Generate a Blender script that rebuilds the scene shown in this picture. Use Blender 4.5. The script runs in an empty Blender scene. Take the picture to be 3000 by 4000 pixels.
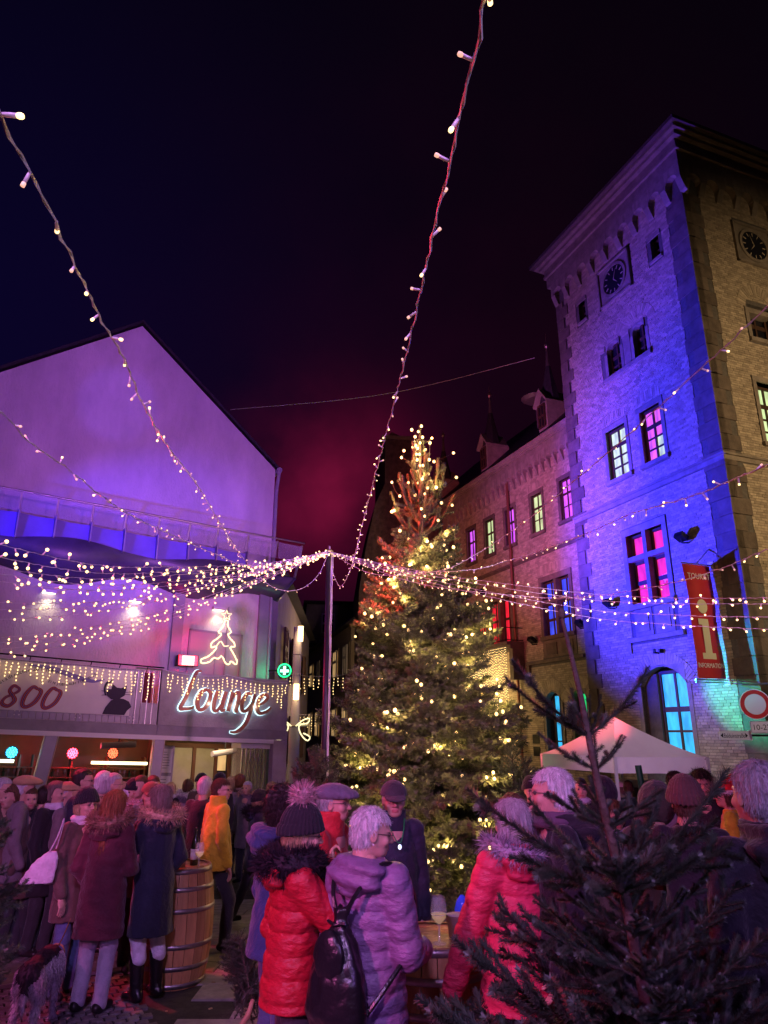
import bpy, math, random
import numpy as np
from mathutils import Vector, Matrix
from math import radians, sin, cos, pi, hypot, atan2
S = bpy.context.scene
COL = S.collection
RN = random.Random(7)
NR = np.random.RandomState(7)

# ---------------------------------------------------------------- camera
H = 2.10
F = 2720.0
TH = radians(17.6)
cam = bpy.data.cameras.new('camera'); camo = bpy.data.objects.new('camera', cam); COL.objects.link(camo)
cam.sensor_fit = 'HORIZONTAL'; cam.sensor_width = 36; cam.lens = F / 3000 * 36
cam.clip_start = 0.05; cam.clip_end = 2000
camo.location = (0, 0, H); camo.rotation_euler = (pi / 2 + TH, 0, 0)
S.camera = camo

# ---------------------------------------------------------------- night sky
W = bpy.data.worlds.new('World'); S.world = W; W.use_nodes = True
def world():
    nt = W.node_tree; N = nt.nodes; L = nt.links; N.clear()
    out = N.new('ShaderNodeOutputWorld'); bg = N.new('ShaderNodeBackground')
    tc = N.new('ShaderNodeTexCoord'); sx = N.new('ShaderNodeSeparateXYZ')
    L.new(tc.outputs['Generated'], sx.inputs[0])
    def M(op, a, b=None, c=None, clamp=False):
        n = N.new('ShaderNodeMath'); n.operation = op; n.use_clamp = clamp
        for i, q in enumerate((a, b, c)):
            if q is None: continue
            if isinstance(q, (int, float)): n.inputs[i].default_value = q
            else: L.new(q, n.inputs[i])
        return n.outputs[0]
    X, Y, Z = sx.outputs
    nz = N.new('ShaderNodeTexNoise'); nz.inputs['Scale'].default_value = 5.0; nz.inputs['Detail'].default_value = 5; nz.inputs['Roughness'].default_value = .55
    L.new(tc.outputs['Generated'], nz.inputs['Vector'])
    # smoke over the old town, lit red by the stage lamps: a soft wide glow low in the north
    def glow(dx, dz, k):
        l = math.sqrt(dx * dx + 1 + dz * dz)
        dot = M('ADD', M('ADD', M('MULTIPLY', X, dx / l), M('MULTIPLY', Y, 1 / l)), M('MULTIPLY', Z, dz / l))
        return M('POWER', M('MAXIMUM', dot, 0.0), k)
    g1 = M('MULTIPLY', glow(-.085, .35, 170), M('MULTIPLY_ADD', nz.outputs['Fac'], 2.4, -.55, True))
    g2 = M('MULTIPLY', glow(.12, .50, 12), M('MULTIPLY_ADD', nz.outputs['Fac'], 1.2, .1))
    g3 = glow(-.8, .55, 9)
    def col(v, fac):
        m = N.new('ShaderNodeVectorMath'); m.operation = 'SCALE'; m.inputs[0].default_value = v
        L.new(fac, m.inputs['Scale']); return m.outputs[0]
    def add(a, b):
        m = N.new('ShaderNodeVectorMath'); m.operation = 'ADD'; L.new(a, m.inputs[0]); L.new(b, m.inputs[1]); return m.outputs[0]
    one = N.new('ShaderNodeValue'); one.outputs[0].default_value = 1
    c = add(add(col((.0014, .0007, .0028), one.outputs[0]), col((.155, .004, .025), g1)), add(col((.007, .0002, .0025), g2), col((.001, .0006, .017), g3)))
    L.new(c, bg.inputs['Color']); bg.inputs['Strength'].default_value = 1.0
    # a breath of physical night sky under the glow (sun far below the horizon)
    sk = N.new('ShaderNodeTexSky'); sk.sky_type = 'NISHITA'; sk.sun_disc = False; sk.sun_elevation = radians(-5); sk.sun_rotation = radians(200)
    b2 = N.new('ShaderNodeBackground'); b2.inputs['Strength'].default_value = .0006; L.new(sk.outputs[0], b2.inputs['Color'])
    ad = N.new('ShaderNodeAddShader'); L.new(bg.outputs[0], ad.inputs[0]); L.new(b2.outputs[0], ad.inputs[1])
    L.new(ad.outputs[0], out.inputs['Surface'])
world()
S.view_settings.view_transform = 'Standard'; S.view_settings.look = 'None'
S.view_settings.exposure = 0; S.view_settings.gamma = 1; S.view_settings.use_curve_mapping = False
S.cycles.use_denoising = True
S.cycles.max_bounces = 5; S.cycles.diffuse_bounces = 2; S.cycles.glossy_bounces = 2; S.cycles.transmission_bounces = 5; S.cycles.transparent_max_bounces = 8
S.cycles.sample_clamp_indirect = 3.0; S.cycles.sample_clamp_direct = 0; S.cycles.caustics_reflective = False; S.cycles.caustics_refractive = False

# ---------------------------------------------------------------- event floodlights and one added fill lamp (off frame, round the square)
def lamp(name, kind, loc, col, power, aim=None, size=.3, cone=60, blend=.6):
    l = bpy.data.lights.new(name, kind); o = bpy.data.objects.new(name, l); COL.objects.link(o)
    o.location = loc; l.color = col; l.energy = power
    if kind == 'SPOT': l.spot_size = radians(cone); l.spot_blend = blend
    if kind == 'AREA': l.size = size
    else: l.shadow_soft_size = size
    if aim is not None:
        o.rotation_euler = (Vector(aim) - Vector(loc)).to_track_quat('-Z', 'Y').to_euler()
    return o
lamp('flood_blue_tower', 'SPOT', (-1.1, 19.6, 4.5), (.024, .022, 1.0), 29000, (7.6, 17.6, 8.0), .08, 78, .9)
lamp('flood_violet_tower', 'SPOT', (-1.1, 19.4, 4.5), (.36, .08, .9), 4800, (6.6, 19.0, 16.0), .1, 40, .9)
lamp('flood_cyan_corner', 'SPOT', (-1.0, 19.5, 3.9), (.02, .90, .40), 10000, (8.3, 15.9, 3.2), .03, 18, .6)
lamp('flood_white_foot', 'SPOT', (-1.2, 19.3, 3.6), (.62, .55, 1.0), 1500, (7.2, 17.4, 1.8), .08, 34, .9)
lamp('flood_violet_gable', 'SPOT', (2.5, 1.5, 4.2), (.50, .110, 1.0), 6400, (-4.5, 15.5, 8.4), .2, 46, .9)
lamp('flood_blue_gable', 'SPOT', (-9.0, 4.0, 3.2), (.05, .02, 1.0), 7000, (-6.4, 12.6, 5.7), .12, 20, .8)
lamp('flood_blue_patch', 'SPOT', (-1.5, 2.5, 3.6), (.14, .07, 1.0), 1500, (-5.9, 13.9, 9.0), .05, 8, .5)
lamp('flood_pink_gable', 'SPOT', (4.5, 3.0, 3.6), (1.0, .38, .85), 1600, (-3.2, 15.2, 3.9), .12, 40, .9)
lamp('flood_red_wing', 'SPOT', (-1.6, 16.0, 4.3), (1.0, .12, .22), 2800, (4.6, 25.5, 10.0), .1, 60, .9)
lamp('flood_white_stage', 'SPOT', (3.4, 4.0, 4.9), (1.0, .95, .82), 1100, (7.9, 15.5, 3.4), .1, 24, .9)
lamp('flood_violet_wing', 'SPOT', (-1.7, 15.6, 4.6), (.60, .16, 1.0), 4600, (5.6, 22.0, 9.5), .1, 50, .9)
lamp('flood_red_tree', 'SPOT', (-4.2, 11.4, 3.6), (1.0, .07, .05), 20000, (.5, 11.2, 5.3), .08, 38, .5)
lamp('flood_violet_square', 'SPOT', (-1.0, -3.0, 6.5), (.66, .34, 1.0), 1500, (-1.4, 6.5, .2), .3, 60, .9)
lamp('lane_light', 'POINT', (-.9, 24.5, 4.2), (1.0, .66, .36), 260, None, .2)
lamp('fill_lilac_strings', 'SPOT', (1.2, -1.5, 2.6), (.80, .62, 1.0), 130, (0, 3.2, 4.2), .1, 90, .9)  # unseen fill lamp added to brighten the near string cables
lamp('flood_magenta_crowd', 'SPOT', (-5.0, -2.5, 4.4), (1.0, .17, .62), 2300, (-.7, 6.2, .5), .3, 52, .9)
lamp('flood_violet_crowd', 'SPOT', (3.6, -3.5, 4.4), (.42, .18, 1.0), 620, (-.8, 5.2, 1.0), .3, 62, .8)
lamp('flood_red_stage', 'SPOT', (-5.5, 9.5, 4.2), (1.0, .035, .10), 1500, (1.2, 6.5, 2.2), .1, 80, .6)
lamp('flood_warm_street', 'SPOT', (16.0, 3.0, 6.0), (1.0, .68, .38), 6000, (11.5, 16.8, 8.5), .3, 60, .9)

# ---------------------------------------------------------------- helpers
CT, ST = cos(TH), sin(TH)
def ray(x, y):
    u = (x - 1500) / F; v = (y - 2000) / F
    return (u, CT + v * ST, ST - v * CT)
def at(x, y, d):
    r = ray(x, y); t = d / hypot(r[0], r[1]); return Vector((r[0] * t, r[1] * t, H + r[2] * t))
def atz(x, y, z):
    r = ray(x, y); t = (z - H) / r[2]; return Vector((r[0] * t, r[1] * t, z))
def gz(Y):
    t = min(1, max(0, (Y - 6.5) / 6.0)); return -.4 * t * t * (3 - 2 * t)

def ob(name, me, parent=None, loc=None, mat=None):
    o = bpy.data.objects.new(name, me); COL.objects.link(o)
    if parent is not None: o.parent = parent
    if loc is not None: o.location = loc
    if mat is not None and me is not None and not me.materials: me.materials.append(mat)
    return o
def tag(o, label=None, cat=None, group=None, kind=None):
    if label: o['label'] = label
    if cat: o['category'] = cat
    if group: o['group'] = group
    if kind: o['kind'] = kind
    return o
def thing(name, label, cat, loc=(0, 0, 0), rz=0, group=None):
    o = ob(name, None); o.location = loc; o.rotation_euler = (0, 0, rz); o.empty_display_size = .1
    return tag(o, label, cat, group)

class Fr:
    """wall frame: s along the wall, o outward, z up (slope: fall per metre of s)"""
    def __init__(f, P, d, slope=0.0, flip=False):
        f.P = P; f.d = d; f.sl = slope
        f.n = (d[1], -d[0]) if not flip else (-d[1], d[0])
        f.flip = flip
    def pt(f, s, o, z):
        return (f.P[0] + f.d[0] * s + f.n[0] * o, f.P[1] + f.d[1] * s + f.n[1] * o, z + f.sl * s)
    def shift(f, o):
        return Fr((f.P[0] + f.n[0] * o, f.P[1] + f.n[1] * o), f.d, f.sl, f.flip)
    def pix(f, x, y, o=0.0):
        P = (f.P[0] + f.n[0] * o, f.P[1] + f.n[1] * o)
        r = ray(x, y); n = f.n
        t = (P[0] * n[0] + P[1] * n[1]) / (r[0] * n[0] + r[1] * n[1])
        X, Y = r[0] * t, r[1] * t
        s = (X - P[0]) * f.d[0] + (Y - P[1]) * f.d[1]
        return s, H + r[2] * t - f.sl * s
    def mat(f, s, o, z):
        """matrix with X in reading direction, Y up, Z out"""
        x = Vector((f.d[0], f.d[1], f.sl)) if not f.flip else Vector((-f.d[0], -f.d[1], -f.sl))
        x.normalize(); zz = Vector((f.n[0], f.n[1], 0)); y = zz.cross(x)
        m = Matrix((x, y, zz)).transposed().to_4x4(); m.translation = f.pt(s, o, z); return m

def newmesh(name, V, Fc, mats=(), mi=None, smooth=False):
    me = bpy.data.meshes.new(name); me.from_pydata([tuple(v) for v in V], [], Fc)
    for m in mats: me.materials.append(m)
    if mi is not None and len(mi) == len(me.polygons): me.polygons.foreach_set('material_index', mi)
    if smooth: me.polygons.foreach_set('use_smooth', [True] * len(me.polygons))
    me.update(); return me
def npmesh(name, V, Q, mats=(), mi=None, smooth=True):
    """V (n,3) float, Q (m,k) int with one face size"""
    V = np.asarray(V, np.float32); Q = np.asarray(Q, np.int32); k = Q.shape[1]
    me = bpy.data.meshes.new(name); me.vertices.add(len(V)); me.vertices.foreach_set('co', V.ravel())
    me.loops.add(Q.size); me.loops.foreach_set('vertex_index', Q.ravel())
    me.polygons.add(len(Q)); me.polygons.foreach_set('loop_start', np.arange(0, Q.size, k, dtype=np.int32))
    for m in mats: me.materials.append(m)
    if mi is not None: me.polygons.foreach_set('material_index', np.asarray(mi, np.int32))
    me.polygons.foreach_set('use_smooth', np.full(len(Q), smooth, dtype=bool))
    me.update(calc_edges=True); return me

BOXF = [(0, 3, 2, 1), (4, 5, 6, 7), (0, 1, 5, 4), (1, 2, 6, 5), (2, 3, 7, 6), (3, 0, 4, 7)]
class Parts:
    """every box becomes a part of its own"""
    def __init__(p, parent, m, name='surround_stone'): p.a = (parent, m, name)
    def fb(p, *q): b = MB(); b.fb(*q); b.build(p.a[2], p.a[1], p.a[0])
class MB:
    def __init__(b): b.v = []; b.f = []; b.m = []; b.k = 0
    def add(b, vs, fs):
        n = len(b.v); b.v += [tuple(v) for v in vs]
        for f in fs: b.f.append(tuple(i + n for i in f)); b.m.append(b.k)
        return b
    def box(b, c, s, rz=0, M=None):
        hx, hy, hz = s[0] / 2, s[1] / 2, s[2] / 2
        p = [Vector((x, y, z)) for z in (-hz, hz) for x, y in ((-hx, -hy), (hx, -hy), (hx, hy), (-hx, hy))]
        if M is not None: p = [M @ q for q in p]
        elif rz:
            R = Matrix.Rotation(rz, 3, 'Z'); p = [R @ q for q in p]
        c = Vector(c); return b.add([q + c for q in p], BOXF)
    def fb(b, fr, s0, s1, o0, o1, z0, z1):
        p = [fr.pt(s, o, z) for z in (z0, z1) for s, o in ((s0, o0), (s1, o0), (s1, o1), (s0, o1))]
        return b.add(p, BOXF)
    def tube(b, pts, rs, n=8, cap=True, closed=False):
        pts = [Vector(p) for p in pts]; m = len(pts)
        if isinstance(rs, (int, float)): rs = [rs] * m
        vs = []; up = None
        for i, p in enumerate(pts):
            if closed: t = pts[(i + 1) % m] - pts[i - 1]
            else: t = pts[min(i + 1, m - 1)] - pts[max(i - 1, 0)]
            t = t.normalized() if t.length > 1e-9 else Vector((0, 0, 1))
            if up is None: up = Vector((0, 0, 1)) if abs(t.z) < .9 else Vector((1, 0, 0))
            a = t.cross(up)
            if a.length < 1e-5: a = t.cross(Vector((0, 1, .1)))
            a.normalize(); c = a.cross(t); up = c
            for k in range(n):
                q = 2 * pi * k / n; vs.append(p + (a * cos(q) + c * sin(q)) * rs[i])
        fs = []
        for i in range(m if closed else m - 1):
            j = (i + 1) % m
            for k in range(n):
                l = (k + 1) % n; fs.append((i * n + k, i * n + l, j * n + l, j * n + k))
        if cap and not closed: fs.append(tuple(range(n - 1, -1, -1))); fs.append(tuple((m - 1) * n + k for k in range(n)))
        return b.add(vs, fs)
    def lathe(b, prof, c=(0, 0, 0), n=20, sx=1, sy=1):
        vs = []; c = Vector(c)
        for r, z in prof:
            for k in range(n):
                q = 2 * pi * k / n; vs.append(c + Vector((r * cos(q) * sx, r * sin(q) * sy, z)))
        fs = []
        for i in range(len(prof) - 1):
            for k in range(n):
                l = (k + 1) % n; fs.append((i * n + k, i * n + l, (i + 1) * n + l, (i + 1) * n + k))
        fs.append(tuple(range(n - 1, -1, -1))); fs.append(tuple((len(prof) - 1) * n + k for k in range(n)))
        return b.add(vs, fs)
    def ext(b, fr, poly, o0, o1):
        """polygon [(s,z)] extruded from o0 to o1"""
        n = len(poly); vs = [fr.pt(s, o0, z) for s, z in poly] + [fr.pt(s, o1, z) for s, z in poly]
        fs = [tuple(range(n)), tuple(range(2 * n - 1, n - 1, -1))] + [(i, (i + 1) % n, (i + 1) % n + n, i + n) for i in range(n)]
        return b.add(vs, fs)
    def sph(b, c, r, n=8, m=6, sc=(1, 1, 1)):
        vs = [(c[0], c[1], c[2] - r * sc[2])]; fs = []
        for i in range(1, m):
            a = -pi / 2 + pi * i / m
            for k in range(n):
                q = 2 * pi * k / n; vs.append((c[0] + r * cos(a) * cos(q) * sc[0], c[1] + r * cos(a) * sin(q) * sc[1], c[2] + r * sin(a) * sc[2]))
        vs.append((c[0], c[1], c[2] + r * sc[2])); t = len(vs) - 1
        for k in range(n):
            l = (k + 1) % n; fs.append((0, 1 + l, 1 + k)); fs.append((t, t - n + k, t - n + l))
            for i in range(m - 2): fs.append((1 + i * n + k, 1 + i * n + l, 1 + (i + 1) * n + l, 1 + (i + 1) * n + k))
        return b.add(vs, fs)
    def build(b, name, mats, parent=None, smooth=False, loc=None):
        if not isinstance(mats, (list, tuple)): mats = [mats]
        me = newmesh(name, b.v, b.f, mats, b.m, smooth)
        o = ob(name, me, parent)
        if loc is not None:
            L = Vector(loc); me.transform(Matrix.Translation(-L)); o.location = L
        return o
def struct(o, cat=None): o['kind'] = 'structure'; return o

# ---------------------------------------------------------------- materials
MC = {}
def mat(name, col=(.5, .5, .5), rough=.8, metal=0, bump=0, bscale=20, vary=0, vscale=3, emit=None, es=0, trans=0, sheen=0, isl=0, col2=None, nosample=False, spec=.4, stretch=None, ior=1.45, alpha=1):
    if name in MC: return MC[name]
    m = bpy.data.materials.new(name); MC[name] = m; m.use_nodes = True; nt = m.node_tree; N = nt.nodes; L = nt.links
    p = N['Principled BSDF']; p.inputs['Base Color'].default_value = (*col, 1); p.inputs['Roughness'].default_value = rough; p.inputs['Metallic'].default_value = metal
    p.inputs['Specular IOR Level'].default_value = spec; p.inputs['Transmission Weight'].default_value = trans; p.inputs['IOR'].default_value = ior
    p.inputs['Alpha'].default_value = alpha
    if sheen: p.inputs['Sheen Weight'].default_value = sheen; p.inputs['Sheen Roughness'].default_value = .5
    if emit: p.inputs['Emission Color'].default_value = (*emit, 1); p.inputs['Emission Strength'].default_value = es
    tc = None
    def vec():
        nonlocal tc
        if tc is None:
            t = N.new('ShaderNodeTexCoord'); tc = t.outputs['Object']
            if stretch:
                mp = N.new('ShaderNodeMapping'); mp.inputs['Scale'].default_value = stretch; L.new(tc, mp.inputs[0]); tc = mp.outputs[0]
        return tc
    if vary or isl or col2:
        nz = N.new('ShaderNodeTexNoise'); nz.inputs['Scale'].default_value = vscale; nz.inputs['Detail'].default_value = 6; nz.inputs['Roughness'].default_value = .65; L.new(vec(), nz.inputs['Vector'])
        fac = nz.outputs['Fac']
        mx = N.new('ShaderNodeMix'); mx.data_type = 'RGBA'
        c2 = col2 or tuple(c * (1 - vary) for c in col); c1 = col if col2 else tuple(min(1, c * (1 + vary)) for c in col)
        mx.inputs[6].default_value = (*c1, 1); mx.inputs[7].default_value = (*c2, 1)
        mr = N.new('ShaderNodeMapRange'); mr.inputs[1].default_value = .35; mr.inputs[2].default_value = .65; L.new(fac, mr.inputs[0]); L.new(mr.outputs[0], mx.inputs[0])
        out = mx.outputs[2]
        if isl:
            g = N.new('ShaderNodeNewGeometry'); oi = N.new('ShaderNodeObjectInfo')
            a = N.new('ShaderNodeMath'); a.operation = 'ADD'; L.new(g.outputs['Random Per Island'], a.inputs[0]); L.new(oi.outputs['Random'], a.inputs[1])
            fr = N.new('ShaderNodeMath'); fr.operation = 'FRACT'; L.new(a.outputs[0], fr.inputs[0])
            m2 = N.new('ShaderNodeMapRange'); m2.inputs[3].default_value = 1 - isl; m2.inputs[4].default_value = 1 + isl; L.new(fr.outputs[0], m2.inputs[0])
            vm = N.new('ShaderNodeVectorMath'); vm.operation = 'SCALE'; L.new(out, vm.inputs[0]); L.new(m2.outputs[0], vm.inputs['Scale']); out = vm.outputs[0]
        L.new(out, p.inputs['Base Color'])
    if bump:
        n2 = N.new('ShaderNodeTexNoise'); n2.inputs['Scale'].default_value = bscale; n2.inputs['Detail'].default_value = 5; L.new(vec(), n2.inputs['Vector'])
        bp = N.new('ShaderNodeBump'); bp.inputs['Strength'].default_value = bump; bp.inputs['Distance'].default_value = .02; L.new(n2.outputs['Fac'], bp.inputs['Height']); L.new(bp.outputs[0], p.inputs['Normal'])
    if nosample or (emit and es):
        m.cycles.emission_sampling = 'NONE' if nosample else 'AUTO'
    return m
def setmat(o, m):
    """another material on a copy that shares its mesh"""
    if not o.material_slots: o.data.materials.append(m)
    o.material_slots[0].link = 'OBJECT'; o.material_slots[0].material = m
# ================================================================ ground
M_SLAB = mat('paving_slab', (.25, .23, .22), .55, vary=.3, vscale=5, bump=.35, bscale=60, isl=.22)
M_JOINT = mat('joint_sand', (.05, .045, .042), .95, vary=.3, vscale=9, bump=.6, bscale=70)
M_SETT = mat('granite_sett', (.17, .16, .155), .5, vary=.3, vscale=12, bump=.4, bscale=50, isl=.3)
M_STEEL = mat('worn_steel', (.45, .43, .42), .4, 1, bump=.2, bscale=40)
M_ASPH = mat('asphalt', (.06, .056, .055), .85, vary=.35, vscale=4, bump=.6, bscale=160)
def ground():
    n = 60; xs = np.concatenate([np.linspace(-400, -14, 8), np.linspace(-13, 26, 40), np.linspace(27, 400, 8)])
    ys = np.concatenate([np.linspace(-200, -7, 6), np.linspace(-6, 14, 41), np.linspace(15, 60, 12), np.linspace(90, 800, 5)])
    V = [(x, y, gz(y) - .03) for y in ys for x in xs]; nx = len(xs)
    Fc = [(j * nx + i, j * nx + i + 1, (j + 1) * nx + i + 1, (j + 1) * nx + i) for j in range(len(ys) - 1) for i in range(nx - 1)]
    g = ob('ground', newmesh('ground', V, Fc, [M_ASPH], smooth=True)); g['kind'] = 'structure'
    # bed the slabs lie on
    sq = ob('square_paving', None); sq['kind'] = 'structure'
    bx = [(-7.5, 3.2), (3.5, 3.2)]
    ys = np.linspace(3.0, 13, 30); V = []
    for y in ys: V += [(-8, y, gz(y) - .012), (4, y, gz(y) - .012)]
    Fc = [(2 * i, 2 * i + 1, 2 * i + 3, 2 * i + 2) for i in range(len(ys) - 1)]
    ob('joint_bed', newmesh('joint_bed', V, Fc, [M_JOINT]), sq)
    me = MB(); w, d, t = .786, .388, .05; c = .006
    vs = [(-w / 2, -d / 2, -t), (w / 2, -d / 2, -t), (w / 2, d / 2, -t), (-w / 2, d / 2, -t), (-w / 2, -d / 2, -c), (w / 2, -d / 2, -c), (w / 2, d / 2, -c), (-w / 2, d / 2, -c),
          (-w / 2 + c, -d / 2 + c, 0), (w / 2 - c, -d / 2 + c, 0), (w / 2 - c, d / 2 - c, 0), (-w / 2 + c, d / 2 - c, 0)]
    fs = [(8, 9, 10, 11)] + [(a, (a + 1) % 4, (a + 1) % 4 + 4, a + 4) for a in range(4)] + [(a + 4, (a + 1) % 4 + 4, (a + 1) % 4 + 8, a + 8) for a in range(4)]
    slab = newmesh('paving_slab', vs, fs, [M_SLAB])
    # setts lie in a strip turned against the slabs
    def in_sett(x, y):
        u = (x + 3.0) * cos(.52) + (y - 6.15) * sin(.52); v = -(x + 3.0) * sin(.52) + (y - 6.15) * cos(.52)
        return u < 1.15 and abs(v) < .85, u, v
    k = 0; rest = MB()
    rows = int(9.5 / .4)
    cells = []
    for j in range(rows):
        y = 3.3 + j * .4
        for i in range(-10, 5):
            x = i * .8 + (j % 2) * .4
            if x > 3.2 or x < -7.2: continue
            u, v = in_sett(x, y)[1:]
            if u < 1.45 and abs(v) < 1.05: continue
            if abs(x) > y * .62 + .6: continue
            cells.append((x, y))
    for x, y in cells:
        if k < 290:
            o = ob('paving_slab', slab, sq, (x, y, gz(y) + NR.uniform(-.003, .003)))
            o.rotation_euler = (math.atan((gz(y + .05) - gz(y - .05)) / .1) + NR.uniform(-.004, .004), NR.uniform(-.003, .003), NR.uniform(-.004, .004)); k += 1
        else: rest.box((x, y, gz(y) - .025), (w, d, .05))
    if rest.v: rest.build('paving_slab_rest', M_SLAB, sq)['kind'] = 'stuff'
    b = MB(); bd = MB()
    R = Matrix.Rotation(.52, 3, 'Z')
    for i in range(-24, 12):
        for j in range(-8, 9):
            u = i * .1 + (j % 2) * .05; v = j * .1
            if u > 1.1: continue
            p = R @ Vector((u, v, 0)); x, y = p.x - 3.0, p.y + 6.15
            if abs(x) > y * .62 + .3: continue
            s = .084 * NR.uniform(.9, 1.04)
            b.box((x, y, gz(y) - .02 + NR.uniform(-.004, .004)), (s, s * NR.uniform(.9, 1), .05), .52 + NR.uniform(-.06, .06))
    o = b.build('sett_paving', M_SETT, sq); o['kind'] = 'stuff'
    for v in (-.88, .88):
        q = MB(); q.box((R @ Vector((-.65, v, 0))) + Vector((-3.0, 6.15, .004)), (3.6, .02, .03), .52); q.build('edging_strip', M_STEEL, sq)
    # small scraps of litter and wood chips
    b = MB()
    for _ in range(130):
        y = NR.uniform(4.2, 9); x = NR.uniform(-.62, .1) * y
        b.box((x, y, gz(y) + .006), (NR.uniform(.01, .035), NR.uniform(.006, .02), .006), NR.uniform(0, 3))
    tag(b.build('wood_chips', mat('chips', (.42, .3, .18), .8, isl=.4, vary=.1)), 'scattered pale wood chips and scraps on the paving', 'litter', kind='stuff')
ground()

# ================================================================ brick building with tower
M_BRICK = mat('yellow_brick', (.42, .34, .23), .82, vary=.16, vscale=7, bump=.5, bscale=70, isl=.24)
M_MORT = mat('mortar', (.13, .115, .095), .95, vary=.2, vscale=12, bump=.5, bscale=80)
M_STONE = mat('sandstone', (.27, .225, .17), .8, vary=.22, vscale=3.5, bump=.5, bscale=26, isl=.16)
M_STONE2 = mat('dark_sandstone', (.15, .115, .085), .85, vary=.25, vscale=3.5, bump=.5, bscale=26, isl=.2)
M_WOOD = mat('brown_window_wood', (.07, .035, .02), .6, bump=.2, bscale=30, stretch=(1, 1, .1))
M_SLATE = mat('slate', (.035, .032, .036), .6, vary=.3, vscale=9, bump=.3, bscale=14, isl=.25)
M_GUT = mat('zinc', (.30, .24, .22), .45, .7, vary=.15)
M_IRON = mat('black_iron', (.02, .02, .022), .5, .6)
def glow_mat(name, c, s, var=.42):
    if name in MC: return MC[name]
    m = mat(name, tuple(q * .3 for q in c), .25); nt = m.node_tree; N = nt.nodes; L = nt.links; p = N['Principled BSDF']
    tc = N.new('ShaderNodeTexCoord'); mp = N.new('ShaderNodeMapping'); mp.inputs['Scale'].default_value = (5, 5, 1.6); L.new(tc.outputs['Object'], mp.inputs[0])
    nz = N.new('ShaderNodeTexNoise'); nz.inputs['Scale'].default_value = 1.3; nz.inputs['Detail'].default_value = 3; L.new(mp.outputs[0], nz.inputs['Vector'])
    mr = N.new('ShaderNodeMapRange'); mr.inputs[1].default_value = .3; mr.inputs[2].default_value = .7; mr.inputs[3].default_value = s * (1 - var); mr.inputs[4].default_value = s * (1 + var)
    L.new(nz.outputs['Fac'], mr.inputs[0]); L.new(mr.outputs[0], p.inputs['Emission Strength']); p.inputs['Emission Color'].default_value = (*c, 1); return m
G_GREEN = glow_mat('room_light_greenish_white', (.62, .80, .38), .95)
G_PURP = glow_mat('room_light_purple', (.62, .10, .86), 1.25)
G_PINK = glow_mat('room_light_pink', (.86, .13, .62), .9)
G_ROSE = glow_mat('room_light_rose', (1.0, .035, .22), .85)
G_RED = glow_mat('room_light_red', (1.0, .02, .05), .8)
G_BLUE = glow_mat('room_light_blue', (.06, .09, 1.0), .85)
G_CYAN = glow_mat('room_light_cyan', (.05, .55, 1.0), .95, .35)
G_GRN2 = glow_mat('room_light_green', (.02, .72, .20), .9)
G_WARM = glow_mat('room_light_warm', (1.0, .62, .25), .55)
M_GLASS = mat('dark_glass', (.012, .012, .016), .08, spec=.8)

DD = lambda a: (sin(radians(a)), cos(radians(a)))
D0 = 18.0; CX, CY = D0 * sin(radians(27.7)), D0 * cos(radians(27.7))
TL = Fr((CX, CY), DD(-21.4), flip=True)            # tower face towards the square (s runs away from the corner)
TR = Fr((CX, CY), DD(68.6))                        # tower face to the side street
WF = TL.shift(-.35)                                # wing face, set back
assert TL.n[1] < 0 and TR.n[1] < 0

def wall_sheet(b, fr, S0, S1, Z0, Z1, holes, dep):
    ss = sorted({S0, S1, *[h[0] for h in holes], *[h[1] for h in holes]}); zs = sorted({Z0, Z1, *[h[2] for h in holes], *[h[3] for h in holes]})
    ss = [s for s in ss if S0 <= s <= S1]; zs = [z for z in zs if Z0 <= z <= Z1]
    for i in range(len(ss) - 1):
        for j in range(len(zs) - 1):
            cs, cz = (ss[i] + ss[i + 1]) / 2, (zs[j] + zs[j + 1]) / 2
            if any(h[0] < cs < h[1] and h[2] < cz < h[3] for h in holes): continue
            b.add([fr.pt(ss[i], 0, zs[j]), fr.pt(ss[i + 1], 0, zs[j]), fr.pt(ss[i + 1], 0, zs[j + 1]), fr.pt(ss[i], 0, zs[j + 1])], [(0, 1, 2, 3)])
    for a, c, e, f in holes:
        for s in (a, c): b.add([fr.pt(s, 0, e), fr.pt(s, -dep, e), fr.pt(s, -dep, f), fr.pt(s, 0, f)], [(0, 1, 2, 3)])
        for z in (e, f): b.add([fr.pt(a, 0, z), fr.pt(a, -dep, z), fr.pt(c, -dep, z), fr.pt(c, 0, z)], [(0, 1, 2, 3)])
def brick_cells(S0, S1, Z0, Z1, excl, L=.205, hh=.069, j=.009):
    out = []; r = 0; z = Z0
    while z + hh <= Z1 + 1e-6:
        z0, z1 = z + j / 2, z + hh - j / 2; zc = (z0 + z1) / 2
        cuts = sorted([(e[0], e[1]) for e in excl if e[2] < zc < e[3]])
        free = []; cur = S0
        for a, c in cuts:
            if a > cur: free.append((cur, a))
            cur = max(cur, c)
        if cur < S1: free.append((cur, S1))
        off = (r % 2) * L / 2 + (.05 if r % 4 > 1 else 0)
        for a, c in free:
            k = math.floor((a - off) / L)
            while True:
                b0, b1 = off + k * L, off + (k + 1) * L; k += 1
                if b0 >= c: break
                p, q = max(b0, a) + j / 2, min(b1, c) - j / 2
                if q - p > .03: out.append((p, q, z0, z1))
        z += hh; r += 1
    return out
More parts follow.
